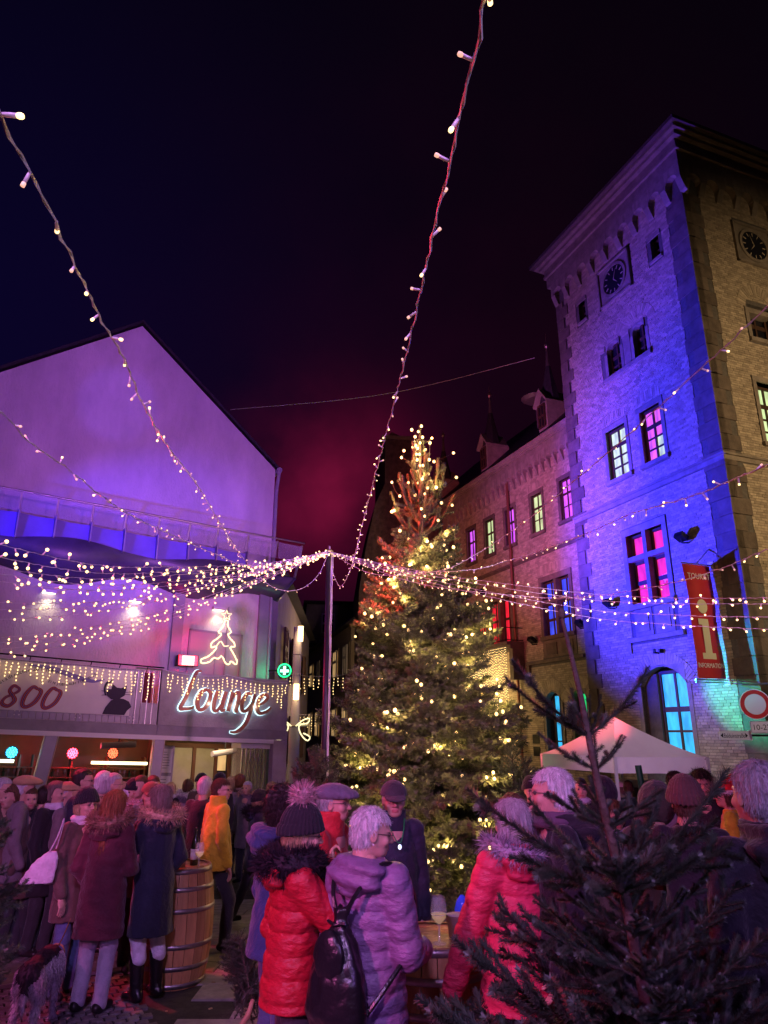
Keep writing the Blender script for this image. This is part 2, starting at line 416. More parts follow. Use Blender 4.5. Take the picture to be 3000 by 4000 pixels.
UNITB = newmesh('brick', [(-.5, -.5, -.5), (.5, -.5, -.5), (.5, -.5, .5), (-.5, -.5, .5), (-.5, .5, -.5), (.5, .5, -.5), (.5, .5, .5), (-.5, .5, .5)],
                [(3, 2, 1, 0), (0, 1, 5, 4), (1, 2, 6, 5), (2, 3, 7, 6), (3, 0, 4, 7)], [M_BRICK])
def lay(fr, cells, parent, name='masonry', nind=0, key=None):
    if key: cells = sorted(cells, key=key)
    ang = atan2(fr.d[1], fr.d[0])
    for s0, s1, z0, z1 in cells[:nind]:
        d = .012 + NR.uniform(0, .007); c = fr.pt((s0 + s1) / 2, d / 2, (z0 + z1) / 2)
        o = ob('brick', UNITB, parent, c); o.rotation_euler = (0, 0, ang + (pi if fr.flip else 0)); o.scale = (s1 - s0, d, z1 - z0)
    rest = np.array(cells[nind:]);
    if not len(rest): return
    n = len(rest); V = np.zeros((n, 8, 3)); dd = .012 + NR.uniform(0, .007, n)
    q = 0
    for o_ in (0, 1):
        for (ia, iz) in ((0, 2), (1, 2), (1, 3), (0, 3)):
            s = rest[:, ia]; z = rest[:, iz]; oo = dd if o_ else np.full(n, -.003)
            V[:, q, 0] = fr.P[0] + fr.d[0] * s + fr.n[0] * oo; V[:, q, 1] = fr.P[1] + fr.d[1] * s + fr.n[1] * oo; V[:, q, 2] = z; q += 1
    base = np.array([(4, 5, 6, 7), (0, 1, 5, 4), (1, 2, 6, 5), (2, 3, 7, 6), (3, 0, 4, 7)])
    Q = (base[None] + (np.arange(n) * 8)[:, None, None]).reshape(-1, 4)
    o = ob(name, npmesh(name, V.reshape(-1, 3), Q, [M_BRICK], smooth=False), parent); o['kind'] = 'stuff'
def voussoirs(b, fr, cs, cz, r0, r1, a0, a1, n):
    for i in range(n):
        p, q = a0 + (a1 - a0) * (i + .06) / n, a0 + (a1 - a0) * (i + .94) / n; o = .024 + NR.uniform(0, .006)
        b.ext(fr, [(cs + cos(p) * r0, cz + sin(p) * r0), (cs + cos(q) * r0, cz + sin(q) * r0), (cs + cos(q) * r1, cz + sin(q) * r1), (cs + cos(p) * r1, cz + sin(p) * r1)], -.003, o)
def arc(cs, cz, r, a0, a1, n): return [(cs + r * cos(a0 + (a1 - a0) * i / n), cz + r * sin(a0 + (a1 - a0) * i / n)) for i in range(n + 1)]
def window(parent, fr, s0, s1, z0, z1, cols, rows, mats, dep=.24, bar=.045, fb=.07, fm=None, back=True):
    """wooden window: frame with glazing bars, each pane a sub-part; rows = heights as fractions from the bottom"""
    fm = fm or M_WOOD; b = MB(); o0, o1 = -dep, -dep + .07
    b.fb(fr, s0, s0 + fb, o0, o1, z0, z1); b.fb(fr, s1 - fb, s1, o0, o1, z0, z1)
    b.fb(fr, s0 + fb, s1 - fb, o0, o1, z0, z0 + fb); b.fb(fr, s0 + fb, s1 - fb, o0, o1, z1 - fb, z1)
    a, c = s0 + fb, s1 - fb; e, f = z0 + fb, z1 - fb
    cw = (c - a) / cols; zz = [e + (f - e) * r for r in rows]
    for i in range(1, cols): b.fb(fr, a + i * cw - bar * .7, a + i * cw + bar * .7, o0 + .005, o1 - .004, e, f)
    for k, z in enumerate(zz[1:-1]):
        t = bar * (1.3 if k == len(zz) - 3 else .55); b.fb(fr, a, c, o0 + .008, o1 - .01, z - t, z + t)
    w = b.build('window', fm, parent)
    n = 0
    for i in range(cols):
        for j in range(len(zz) - 1):
            m = mats[n % len(mats)] if len(mats) > 1 else mats[0]; n += 1
            q = MB(); q.fb(fr, a + i * cw + bar * .4, a + (i + 1) * cw - bar * .4, o0 + .02, o0 + .032, zz[j] + bar * .3, zz[j + 1] - bar * .3); q.build('pane', m, w)
    return w
def surround(b, fr, s0, s1, z0, z1, w=.13, o=.035, sill=True):
    b.fb(fr, s0 - w, s0, -.2, o, z0, z1); b.fb(fr, s1, s1 + w, -.2, o, z0, z1); b.fb(fr, s0 - w, s1 + w, -.2, o + .004, z1, z1 + w * 1.2)
    if sill: b.fb(fr, s0 - w * 1.1, s1 + w * 1.1, -.2, o + .06, z0 - w * .9, z0)
def arch_head(bb, fr, s0, s1, zs, zt, ztop, w=.1, o=.035):
    """stone head filling the corners over a segmental arch: springing zs, crown zt"""
    c = (s0 + s1) / 2; hw = (s1 - s0) / 2; r = (hw * hw + (zt - zs) ** 2) / (2 * (zt - zs)); cz = zt - r; a = math.asin(min(1, hw / r)) if zt - zs < hw else pi / 2
    if zt - zs >= hw: r = hw; cz = zs; a = pi / 2
    P = arc(c, cz, r, pi / 2 + a, pi / 2 - a, 14); b = MB()
    for i in range(14):
        (p0, q0), (p1, q1) = P[i], P[i + 1]; b.ext(fr, [(p0, q0), (p1, q1), (p1, ztop), (p0, ztop)], -.2, o)
    b.build('arch_stone', bb.a[1], bb.a[0])
    return c, cz, r, a
def quoins(parent, frA, frB, z0, z1, inv=False):
    z = z0; k = 0
    while z < z1 - .1:
        hh = min(.42, z1 - z); a, c = (.62, .38) if k % 2 else (.38, .62)
        b = MB(); d = .028 + NR.uniform(0, .022)
        if frA: b.fb(frA, 0, a, -.05, d, z + .009, z + hh - .009)
        if frB: b.fb(frB, 0, c, -.05, d, z + .009, z + hh - .009)
        if frA and frB: b.fb(frA, -d, 0, -.2, d, z + .009, z + hh - .009)
        b.build('quoin_stone', M_STONE2, parent); z += hh; k += 1
def frieze(parent, fr, S0, S1, z, n, o=.22, hgt=.5):
    """round arches on corbels under a plain band"""
    b = MB(); w = (S1 - S0) / n
    for i in range(n):
        c = S0 + w * (i + .5); r = w * .33
        P = [(c + r * cos(pi - pi * k / 8), z + r * sin(pi * k / 8)) for k in range(9)]
        for k in range(8):
            b.ext(fr, [P[k], P[k + 1], (P[k + 1][0], z + hgt), (P[k][0], z + hgt)], -.02, o)
        b.fb(fr, c - w / 2, c - r, -.02, o, z, z + hgt); b.fb(fr, c + r, c + w / 2, -.02, o, z, z + hgt)
        b.v.extend([])
    b.build('arched_frieze', M_STONE, parent)
    for i in range(n + 1):
        s = S0 + w * i; b = MB(); ww = w * .14; s = min(max(s, S0 + ww), S1 - ww)
        p = [fr.pt(s - ww, -.02, z), fr.pt(s + ww, -.02, z), fr.pt(s + ww, o, z), fr.pt(s - ww, o, z), fr.pt(s - ww, -.02, z - .42), fr.pt(s + ww, -.02, z - .42), fr.pt(s + ww, o * .3, z - .36), fr.pt(s - ww, o * .3, z - .36), ]
        b.add(p, [(0, 1, 2, 3), (7, 6, 5, 4), (0, 4, 5, 1), (1, 5, 6, 2), (2, 6, 7, 3), (3, 7, 4, 0)]); b.build('corbel', M_STONE, parent)

def tower():
    T = thing('brick_tower', 'tall square yellow brick tower washed in blue light with two clocks', 'tower', (CX, CY, gz(CY)))
    T['label'] = 'tall square yellow brick clock tower washed in blue light at right'
    T.location = (0, 0, 0)
    LW = 6.0; ZT = 18.0; zb = -.45
    holes = [(4.12 - .86, 4.12, 9.33, 10.93), (1.82, 2.62, 9.33, 10.93), (2.28, 3.72, 5.5, 7.5), (2.12, 3.78, 1.45, 3.78),
             (3.08, 3.68, 12.62, 13.72), (1.98, 2.5, 12.62, 13.72), (1.05, 1.38, 15.25, 15.95), (4.50, 4.83, 15.25, 15.95)]
    b = MB(); wall_sheet(b, TL, 0, LW, zb, ZT, holes, .3)
    hr = [(1.55, 2.45, 9.2, 10.95), (1.75, 2.6, 12.3, 13.4), (1.55, 2.55, 5.4, 7.4)]
    wall_sheet(b, TR, 0, LW, zb, ZT, hr, .3)
    far = TL.shift(-LW); b.add([far.pt(0, 0, zb), far.pt(LW, 0, zb), far.pt(LW, 0, ZT), far.pt(0, 0, ZT)], [(0, 1, 2, 3)])
    p, q = TL.pt(LW, 0, 0), far.pt(LW, 0, 0); b.add([(p[0], p[1], zb), (q[0], q[1], zb), (q[0], q[1], ZT), (p[0], p[1], ZT)], [(0, 1, 2, 3)])
    b.build('wall', M_MORT, T)
    # dark backs behind the window openings
    b = MB(); b.fb(TL, .3, LW - .3, -.5, -.45, zb, ZT); b.fb(TR, .6, LW - .3, -.5, -.45, zb, ZT); b.build('inner_wall', mat('dark_room', (.03, .025, .02), .9), T)
    ex = [(h[0] - .14, h[1] + .14, h[2] - .12, h[3] + .16) for h in holes]
    ex[2] = (2.10, 3.90, 4.6, 7.7); ex[3] = (2.0, 3.9, .9, 3.80)
    ex[4] = (1.86, 3.98, 12.5, 13.6); ex[5] = (1.86, 3.98, 12.5, 13.72)
    ex += [(0, .6, zb, ZT), (LW - .45, LW, zb, ZT), (2.18, 3.8, 15.05, 16.5), (0, LW, 8.5, 8.72), (0, LW, zb, .35), (1.9, 4.1, 4.42, 4.62)]
    cells = brick_cells(0, LW, .35, ZT, ex)
    lay(TL, cells, T, 'masonry', 250, key=lambda c: c[2] * 1.2 + c[0])
    exr = [(h[0] - .14, h[1] + .14, h[2] - .12, h[3] + .16) for h in hr] + [(0, .6, zb, ZT), (0, LW, 8.5, 8.72), (1.75, 3.1, 14.75, 16.3)]
    lay(TR, brick_cells(0, LW, .35, ZT, exr), T, 'masonry')
    quoins(T, TL, TR, .4, 16.6); quoins(T, Fr(TL.pt(LW, 0, 0)[:2], DD(180 - 21.4)), None, .4, 16.6)
    # plinth, string courses
    def band(z0, z1, o, nm='string_course', m=M_STONE):
        b = MB(); b.fb(TL, -o, LW, -.1, o, z0, z1); b.fb(TR, 0, LW, -.1, o - .003, z0, z1 - .002); b.build(nm, m, T)
    band(-.4, .35, .07, 'plinth', M_STONE2); band(8.52, 8.64, .05); band(8.64, 8.70, .1)
    b = MB(); b.fb(TL, 1.95, 4.1, -.05, .09, 4.48, 4.6); b.fb(TL, 3.95, 4.08, -.02, .06, 4.2, 4.48); b.build('ledge', M_STONE, T)
    # upper zone
    frieze(T, TL, -.2, LW + .0, 16.95, 9, .2); frieze(T, TR, .0, LW, 16.95, 9, .2)
    for z0, z1, o in ((17.45, 17.85, .2), (17.85, 17.95, .27), (17.95, 18.2, .24), (18.2, 18.32, .38), (18.32, 18.42, .5)):
        b = MB(); b.fb(TL, -o, LW + o, -6.2, o, z0, z1 - .002); b.fb(TR, 0, LW + o * .5, -.3, o - .004, z0 + .001, z1 - .004); b.build('cornice', M_STONE, T)
    b = MB(); c = TL.pt(LW / 2, -LW / 2, 0); e = LW / 2 + .62; R = Matrix.Rotation(atan2(TR.d[1], TR.d[0]), 3, 'Z')
    P = [Vector(c) + R @ Vector((x * e, y * e, 18.43)) for x, y in ((-1, -1), (1, -1), (1, 1), (-1, 1))] + [Vector(c) + R @ Vector((x * e, y * e, 18.55)) for x, y in ((-1, -1), (1, -1), (1, 1), (-1, 1))] + [Vector(c) + Vector((0, 0, 20.4))]
    b.add(P, [(3, 2, 1, 0), (0, 1, 5, 4), (1, 2, 6, 5), (2, 3, 7, 6), (3, 0, 4, 7), (4, 5, 8), (5, 6, 8), (6, 7, 8), (7, 4, 8)]); b.build('roof', M_GUT, T)
    # clocks
    for fr, s, z in ((TL, 2.98, 15.72), (TR, 2.42, 15.45)):
        b = MB(); w, hh = .74, .68
        b.fb(fr, s - w, s + w, -.02, .03, z - hh, z + hh)
        for a, c, e, f in ((-w, w, hh - .06, hh), (-w, w, -hh, -hh + .06), (-w, -w + .06, -hh, hh), (w - .06, w, -hh, hh)): b.fb(fr, s + a, s + c, .03, .09, z + e, z + f)
        ck = b.build('clock', M_STONE, T)
        b = MB(); n = 28
        b.ext(fr, arc(s, z, .47, 0, 2 * pi, n)[:-1], .03, .05); b.build('dial', mat('clock_black', (.015, .015, .02), .4), ck)
        b = MB()
        for k in range(n): 
            p, q = 2 * pi * k / n, 2 * pi * (k + 1) / n
            b.ext(fr, [(s + .47 * cos(p), z + .47 * sin(p)), (s + .47 * cos(q), z + .47 * sin(q)), (s + .56 * cos(q), z + .56 * sin(q)), (s + .56 * cos(p), z + .56 * sin(p))], .03, .075)
        b.build('dial_ring', M_STONE, ck)
        b = MB()
        for k in range(12):
            a = pi / 6 * k; ca, sa = cos(a), sin(a); w2 = .014
            b.ext(fr, [(s + .32 * ca - w2 * sa, z + .32 * sa + w2 * ca), (s + .32 * ca + w2 * sa, z + .32 * sa - w2 * ca), (s + .43 * ca + w2 * sa, z + .43 * sa - w2 * ca), (s + .43 * ca - w2 * sa, z + .43 * sa + w2 * ca)], .05, .058)
        b.build('hour_marks', mat('clock_gold', (.5, .42, .28), .5), ck)
        for a, l, w2 in ((pi / 2 + .35, .36, .014), (pi * 1.28, .26, .02)):
            b = MB(); ca, sa = cos(a), sin(a); b.ext(fr, [(s - w2 * sa, z + w2 * ca), (s + w2 * sa, z - w2 * ca), (s + l * ca, z + l * sa)], .058, .066); b.build('hand', mat('clock_gold'), ck)
    # windows on the square side
    sb = Parts(T, M_STONE)
    surround(sb, TL, 3.26, 4.12, 9.33, 10.93); surround(sb, TL, 1.82, 2.62, 9.33, 10.93)
    w4 = (0, .26, .5, .74, 1)
    rg = (0, .22, .44, .68, 1)
    window(T, TL, 3.26, 4.12, 9.33, 10.93, 2, rg, [G_GREEN], .16)
    window(T, TL, 1.82, 2.62, 9.33, 10.93, 2, rg, [G_GREEN, G_GREEN, G_PINK, G_PINK, G_PINK, G_PINK, G_PINK, G_PINK], .16)
    # large cross window with stone mullions and apron
    surround(sb, TL, 2.28, 3.72, 5.5, 7.5, .16, .05)
    sb.fb(TL, 2.93, 3.07, -.2, .04, 5.5, 7.5); sb.fb(TL, 2.28, 2.93, -.2, .035, 6.72, 6.86); sb.fb(TL, 3.07, 3.72, -.2, .035, 6.72, 6.86)
    for a, c, p in ((2.28, 2.93, G_ROSE), (3.07, 3.72, G_ROSE)):
        window(T, TL, a, c, 5.5, 6.72, 1, (0, .5, 1), [p], .22); window(T, TL, a, c, 6.86, 7.5, 1, (0, 1), [p], .22)
    for a, c in ((2.28, 2.93), (3.07, 3.72)):
        sb.fb(TL, a - .02, c + .02, -.05, .02, 4.62, 5.35); sb.fb(TL, a + .1, c - .1, .02, .045, 4.74, 5.24)
    # poinsettias taped inside the panes
    for s, z in ((3.25, 5.95), (2.6, 6.1)):
        b = MB()
        for k in range(9):
            a = 2 * pi * k / 9; l = .15 if k % 2 else .11; b.ext(TL, [(s, z), (s + l * .55 * cos(a - .3), z + l * .55 * sin(a - .3)), (s + l * cos(a), z + l * sin(a)), (s + l * .55 * cos(a + .3), z + l * .55 * sin(a + .3))], -.185, -.18 + .002 * k)
        b.build('paper_flower', mat('paper_pink', (.8, .3, .35), .7, emit=(1, .15, .3), es=.5), T)
    # segmental arch window on the ground floor
    c, cz, r, a = arch_head(sb, TL, 2.12, 3.78, 3.3, 3.76, 3.79)
    sb.fb(TL, 1.98, 2.12, -.2, .03, 1.2, 3.3); sb.fb(TL, 3.78, 3.92, -.2, .03, 1.2, 3.3); sb.fb(TL, 1.95, 3.95, -.2, .08, 1.3, 1.45)
    window(T, TL, 2.16, 3.3, 1.45, 3.66, 2, (0, .3, .56, 1), [G_CYAN], .26, .05)
    b = MB(); b.fb(TL, 3.3, 3.78, -.26, -.12, 1.45, 3.6); b.build('window_reveal', M_STONE2, T)
    vb = MB(); voussoirs(vb, TL, c, cz, r + .05, r + .38, pi / 2 - a * 1.02, pi / 2 + a * 1.02, 26)
    # twin round headed windows under big relieving arches
    for s0, s1 in ((3.08, 3.68), (1.98, 2.5)):
        cc, _, _, _ = arch_head(sb, TL, s0, s1, 13.42, 13.72, 13.73)
        sb.fb(TL, s0 - .12, s0, -.2, .03, 12.6, 13.42); sb.fb(TL, s1, s1 + .12, -.2, .03, 12.6, 13.42)
        window(T, TL, s0, s1, 12.62, 13.7, 2, (0, .3, .6, 1), [M_GLASS], .2, .04, .05)
        voussoirs(vb, TL, cc, 13.55, .42, .72, 0.05, pi - .05, 21)
        voussoirs(vb, TL, cc, 14.12, .06, .2, 0, 2 * pi, 12)
    sb.fb(TL, 2.64, 2.94, -.05, .03, 12.6, 13.6); sb.fb(TL, 1.82, 3.88, -.1, .1, 12.48, 12.6)
    for s in (3.1, 3.5): pass
    for s0, s1 in ((1.05, 1.38), (4.50, 4.83)):
        sb.fb(TL, s0 - .1, s1 + .1, -.2, .03, 15.95, 16.1); sb.fb(TL, s0 - .08, s1 + .08, -.2, .06, 15.17, 15.25)
        window(T, TL, s0, s1, 15.25, 15.95, 1, (0, .5, 1), [M_GLASS], .22, .03, .05)
    # soldier courses over the openings
    for s0, s1, z in ((1.75, 2.7, 11.13), (3.2, 4.2, 11.13), (2.1, 3.9, 7.75)):
        k = int((s1 - s0) / .08)
        for i in range(k):
            zz = z + .1 * (1 - (2 * (i + .5) / k - 1) ** 2); p = s0 + (s1 - s0) * i / k
            vb.fb(TL, p + .005, p + (s1 - s0) / k - .005, -.003, .022 + NR.uniform(0, .005), zz, zz + .24)
    # side street windows
    surround(sb, TR, 1.55, 2.45, 9.2, 10.95); window(T, TR, 1.55, 2.45, 9.2, 10.95, 2, rg, [G_GREEN], .24)
    surround(sb, TR, 1.75, 2.6, 12.3, 13.1); window(T, TR, 1.75, 2.6, 12.3, 13.4, 2, (0, .5, 1), [M_GLASS], .24)
    voussoirs(vb, TR, 2.17, 13.25, .5, .8, 0.05, pi - .05, 21)
    surround(sb, TR, 1.55, 2.55, 5.4, 7.4); window(T, TR, 1.55, 2.55, 5.4, 7.4, 2, rg, [M_GLASS], .24)
    o = vb.build('arch_masonry', M_BRICK, T); o['kind'] = 'stuff'
    # small iron brackets and a spotlight on the wall
    b = MB(); b.fb(TL, 2.95, 3.02, 0, .16, 4.1, 4.14); b.fb(TL, 2.95, 3.02, .12, .16, 4.1, 4.22); b.fb(TL, 2.78, 2.84, 0, .14, 4.1, 4.2); b.build('iron_bracket', M_IRON, T)
tower()

def wing():
    T = thing('brick_wing', 'long yellow brick wing with coloured lit windows behind the christmas tree', 'building', (0, 0, 0))
    zb = -.45; S1 = 21; ZT = 12.0
    ups = [(6.52, 7.16), (8.25, 8.95), (10.12, 10.8), (11.7, 12.38), (13.25, 13.92), (15.28, 15.88), (17.0, 17.65), (18.8, 19.4)]
    holes = [(a, c, 8.97, 10.42) for a, c in ups] + [(7.02, 8.62, 5.24, 7.12), (10.72, 13.5, 5.35, 7.0), (7.98, 8.88, 1.2, 3.42), (6.62, 7.36, 1.2, 3.42), (14.5, 16, 5.3, 7), (12.0, 13.0, .0, 3.2)]
    b = MB(); wall_sheet(b, WF, 6.0, S1, zb, ZT, holes, .3)
    p, q = WF.pt(S1, 0, 0), WF.pt(S1, -8, 0); b.add([(p[0], p[1], zb), (q[0], q[1], zb), (q[0], q[1], ZT), (p[0], p[1], ZT)], [(0, 1, 2, 3)])
    b.build('wall', M_MORT, T)
    b = MB(); b.fb(WF, 6.1, S1, -.5, -.45, zb, ZT); b.build('inner_wall', mat('dark_room'), T)
    ex = [(h[0] - .14, h[1] + .14, h[2] - .14, h[3] + .16) for h in holes]
    ex[8] = (6.86, 8.78, 4.5, 7.35); ex[9] = (10.55, 13.65, 5.2, 7.2); ex[10] = (7.82, 9.04, 1.0, 3.5); ex[11] = (6.5, 7.5, 1.0, 3.5)
    ex += [(6, S1, 8.05, 8.22), (6, S1, zb, .35), (6.5, 9.85, 4.3, 4.48)]
    lay(WF, brick_cells(6.0, S1, .35, 11.5, ex), T, 'masonry', 45, key=lambda c: abs(c[2] - 2.2) + abs(c[0] - 9.4))
    sb = Parts(T, M_STONE2); vb = MB()
    for k, (a, c) in enumerate(ups):
        surround(sb, WF, a, c, 8.97, 10.42, .12, .03)
        window(T, WF, a, c, 8.97, 10.42, 2, (0, .33, .66, 1) if k < 2 else (0, .62, 1), [[G_PURP, G_GREEN][k % 2]], .13, .03, .045)
        n = int((c - a + .4) / .08)
        for i in range(n):
            q = a - .2 + (c - a + .4) * i / n; vb.fb(WF, q + .005, q + (c - a + .4) / n - .005, -.003, .02, 10.62, 10.84)
    # blue cross window with panelled apron
    surround(sb, WF, 7.02, 8.62, 5.24, 7.12, .15, .05); sb.fb(WF, 7.75, 7.89, -.2, .04, 5.24, 7.12); sb.fb(WF, 7.02, 7.75, -.2, .035, 6.35, 6.47); sb.fb(WF, 7.89, 8.62, -.2, .035, 6.35, 6.47)
    for a, c in ((7.02, 7.75), (7.89, 8.62)):
        window(T, WF, a, c, 5.24, 6.35, 2, (0, .5, 1), [G_BLUE], .2, .035, .05); window(T, WF, a, c, 6.47, 7.12, 2, (0, 1), [G_BLUE], .2, .035, .05)
    sb.fb(WF, 6.9, 8.74, -.05, .02, 4.52, 5.1)
    for a, c in ((7.0, 7.75), (7.89, 8.64)): sb.fb(WF, a + .07, c - .07, .02, .045, 4.6, 5.0)
    n = 24
    for i in range(n): q = 6.8 + 2.05 * i / n; vb.fb(WF, q + .006, q + 2.05 / n - .006, -.003, .02, 7.36 + .08 * sin(pi * i / n), 7.62 + .08 * sin(pi * i / n))
    sb.fb(WF, 6.5, 9.8, -.05, .12, 4.36, 4.46); sb.fb(WF, 9.6, 9.75, -.02, .1, 4.1, 4.36)
    # red balcony window group
    surround(sb, WF, 10.72, 13.5, 5.35, 7.0, .15, .05)
    for s in (11.55, 12.55): sb.fb(WF, s - .09, s + .09, -.2, .04, 5.35, 7.0)
    for a, c in ((10.72, 11.46), (11.64, 12.46), (12.64, 13.5)): window(T, WF, a, c, 5.35, 7.0, 2, (0, .55, 1), [G_RED], .2, .035, .05)
    # arched ground floor windows
    sb = Parts(T, M_STONE)
    for s0, s1, g in ((7.98, 8.88, G_CYAN), (6.62, 7.36, G_GRN2)):
        c, cz, r, a = arch_head(sb, WF, s0, s1, 3.1, 3.4, 3.43)
        sb.fb(WF, s0 - .1, s0, -.22, .03, 1.1, 3.1); sb.fb(WF, s1, s1 + .1, -.22, .03, 1.1, 3.1)
        window(T, WF, s0 + .02, s1 - .12, 1.2, 3.36, 2, (0, .28, .6, 1), [g], .28, .04)
        voussoirs(vb, WF, c, cz, r + .05, r + .42, pi / 2 - a * 1.15, pi / 2 + a * 1.15, 19)
    o = vb.build('arch_masonry', M_BRICK, T); o['kind'] = 'stuff'
    for z0, z1, o_ in ((8.07, 8.16, .05), (8.16, 8.22, .09), (-.4, .35, .06)):
        b = MB(); b.fb(WF, 6.02, S1, -.05, o_, z0, z1); b.build('string_course', M_STONE2, T)
    frieze(T, WF, 6.02, S1, 11.45, 38, .18, .4)
    for z0, z1, o_ in ((11.85, 12.05, .18), (12.05, 12.15, .26), (12.15, 12.3, .36)):
        b = MB(); b.fb(WF, 6.02, S1 + .1, -.1, o_, z0, z1 - .002); b.build('cornice', M_STONE, T)
    # slate roof
    b = MB(); P = [WF.pt(6.0, .4, 12.3), WF.pt(S1, .4, 12.3), WF.pt(S1, -4.5, 16.8), WF.pt(6.0, -4.5, 16.8), WF.pt(S1, -9.4, 12.3), WF.pt(6.0, -9.4, 12.3)]
    b.add(P, [(0, 1, 2, 3), (3, 2, 4, 5), (1, 4, 2), (0, 3, 5)]); b.build('roof', M_SLATE, T)
    # small dormers with spires
    for s in (7.75, 12.1, 16.7):
        b = MB(); w = .29; b.fb(WF, s - w, s + w, -1.0, .05, 12.25, 13.7)
        dm = b.build('dormer', M_STONE, T)
        b = MB(); b.ext(WF, [(s - w - .12, 13.6), (s, 14.15), (s + w + .12, 13.6), (s + w + .12, 13.7), (s, 14.27), (s - w - .12, 13.7)], -.9, .17); b.build('gable', M_STONE, dm)
        window(dm, WF.shift(.13), s - .2, s + .2, 12.7, 13.6, 2, (0, .5, 1), [M_GLASS], .07, .03, .04)
        c = WF.pt(s, -.35, 0); b = MB(); b.k = 0
        b.lathe([(.40, 13.75), (.33, 14.1), (.18, 14.8), (.09, 15.3)], (c[0], c[1], 0), 8); b.build('spire', M_SLATE, dm)
        b = MB(); b.lathe([(.095, 15.28), (.07, 15.5), (.035, 16.0), (.03, 16.05), (.09, 16.12), (.09, 16.2), (.03, 16.28), (.012, 16.35), (.006, 16.7)], (c[0], c[1], 0), 8); b.build('finial', M_GUT, dm)
    c = WF.pt(10.3, -1.5, 0); b = MB(); b.lathe([(.04, 13.3), (.04, 15.2), (.45, 15.25), (.62, 15.36), (.4, 15.5), (.05, 15.56)], (c[0], c[1], 0), 16); b.build('siren', M_GUT, T)
    # downpipe
    b = MB(); b.tube([WF.pt(10.35, .12, z) for z in (11.8, 8.3, 4.9, .2)], .055, 8); b.build('downpipe', mat('copper_pipe', (.25, .1, .06), .5, .4), T)
    # small slate-grey notice boards
    for z in (1.35, 1.75):
        b = MB(); b.fb(WF, 9.35, 9.75, 0, .035, z, z + .3); b.build('plaque', M_IRON, T)
    # balcony slab and railing
    bz = 5.22; b = MB(); b.fb(WF, 9.95, 13.7, 0, .75, bz - .12, bz); b.fb(WF, 9.95, 13.7, 0, .6, bz - .24, bz - .122)
    bal = b.build('balcony', M_STONE2, T)
    b = MB()
    for z in (bz + .5, bz + .06): b.tube([WF.pt(10.0, .02, z), WF.pt(10.0, .7, z), WF.pt(13.65, .7, z), WF.pt(13.65, .02, z)], .018, 6)
    for i in range(37): b.tube([WF.pt(10.0 + .1 * i, .7, bz), WF.pt(10.0 + .1 * i, .7, bz + .5)], .009, 5)
    b.build('railing', M_IRON, bal)
    for s in (10.1, 13.6): b = MB(); b.fb(WF, s - .12, s + .12, 0, .5, 3.9, bz - .24); b.build('console', M_STONE2, bal)
    for k, (s, z) in enumerate(((9.15, 5.05), (6.4, 5.25))):
        t = thing('wall_floodlight', ['black wall floodlight left of the blue cross window', 'black wall floodlight between the blue cross window and the tower'][k], 'floodlight', WF.pt(s, 0, z), 0, 'black wall floodlights')
        floodbody(t, WF)
def floodbody(t, fr):
    L = Vector(t.location)
    def P(s, o, z): return tuple(Vector((fr.d[0] * s + fr.n[0] * o, fr.d[1] * s + fr.n[1] * o, z)))
    b = MB(); b.tube([P(0, 0, 0), P(0, .22, -.02), P(0, .22, .08)], .022, 6); b.build('arm', M_IRON, t)
    b = MB(); R = [P(-.14, .14, .02), P(.14, .14, .02), P(.14, .34, .14), P(-.14, .34, .14), P(-.14, .08, .12), P(.14, .08, .12), P(.14, .28, .26), P(-.14, .28, .26)]
    b.add(R, BOXF); b.build('housing', M_IRON, t)
    b = MB(); b.tube([P(-.17, .2, .1), P(-.17, .24, .2), P(.17, .24, .2), P(.17, .2, .1)], .012, 5); b.build('yoke', M_IRON, t)
wing()
t = thing('wall_floodlight', 'black wall floodlight beside the pink cross window of the tower', 'floodlight', TL.pt(4.5, .03, 5.55), 0, 'black wall floodlights'); floodbody(t, TL)
t = thing('wall_floodlight', 'small floodlight on the tower above the tourist banner', 'floodlight', TL.pt(1.45, .03, 6.75), 0, 'black wall floodlights'); floodbody(t, TL)
t = thing('wall_floodlight', 'black wall floodlight above the red balcony window', 'floodlight', WF.pt(12.5, .03, 7.35), 0, 'black wall floodlights'); floodbody(t, WF)
# ================================================================ gable house and glass-fronted bar on the left
KD = DD(57); SLP = -.0386
_a = radians(-7.6); KF = Fr((15 * sin(_a), 15 * cos(_a)), KD, SLP)      # bar front
KG = KF.shift(-2.2); KM = KF.shift(-1.1); KI = KF.shift(-2.6)
DZ = -.05                                                               # camera height correction for measured heights
M_PLAS = mat('pale_plaster', (.60, .55, .55), .9, vary=.17, vscale=.8, stretch=(1, 1, .45), bump=.9, bscale=30)
M_CONC = mat('pale_concrete', (.36, .33, .36), .7, vary=.14, vscale=2.5, bump=.3, bscale=30)
M_METP = mat('painted_metal', (.30, .28, .33), .45, .2, vary=.1)
M_DARK = mat('dark_panel', (.035, .03, .035), .5, bump=.1)
M_WOODR = mat('brown_shelf_wood', (.14, .055, .03), .6, bump=.2, stretch=(1, 1, .2))
M_WHITE = mat('white_paint', (.75, .73, .72), .6, vary=.05)
def emis(name, c, s, nosample=False): return mat(name, tuple(min(1, q * .5 + .2) for q in c), .4, emit=c, es=s, nosample=nosample)
M_BULB = emis('warm_bulb_glow', (1.0, .66, .26), 3.2, True); M_DIMB = emis('dim_bulb_glow', (1.0, .50, .34), 1.0, True)
M_WIRE = mat('clear_white_cable', (.72, .68, .74), .35, spec=.6)
M_STEM = mat('clear_plastic_socket', (.70, .55, .66), .3, spec=.6, emit=(1, .40, .4), es=.10, nosample=True)
M_CABLE = mat('dark_green_cable', (.02, .035, .02), .5)

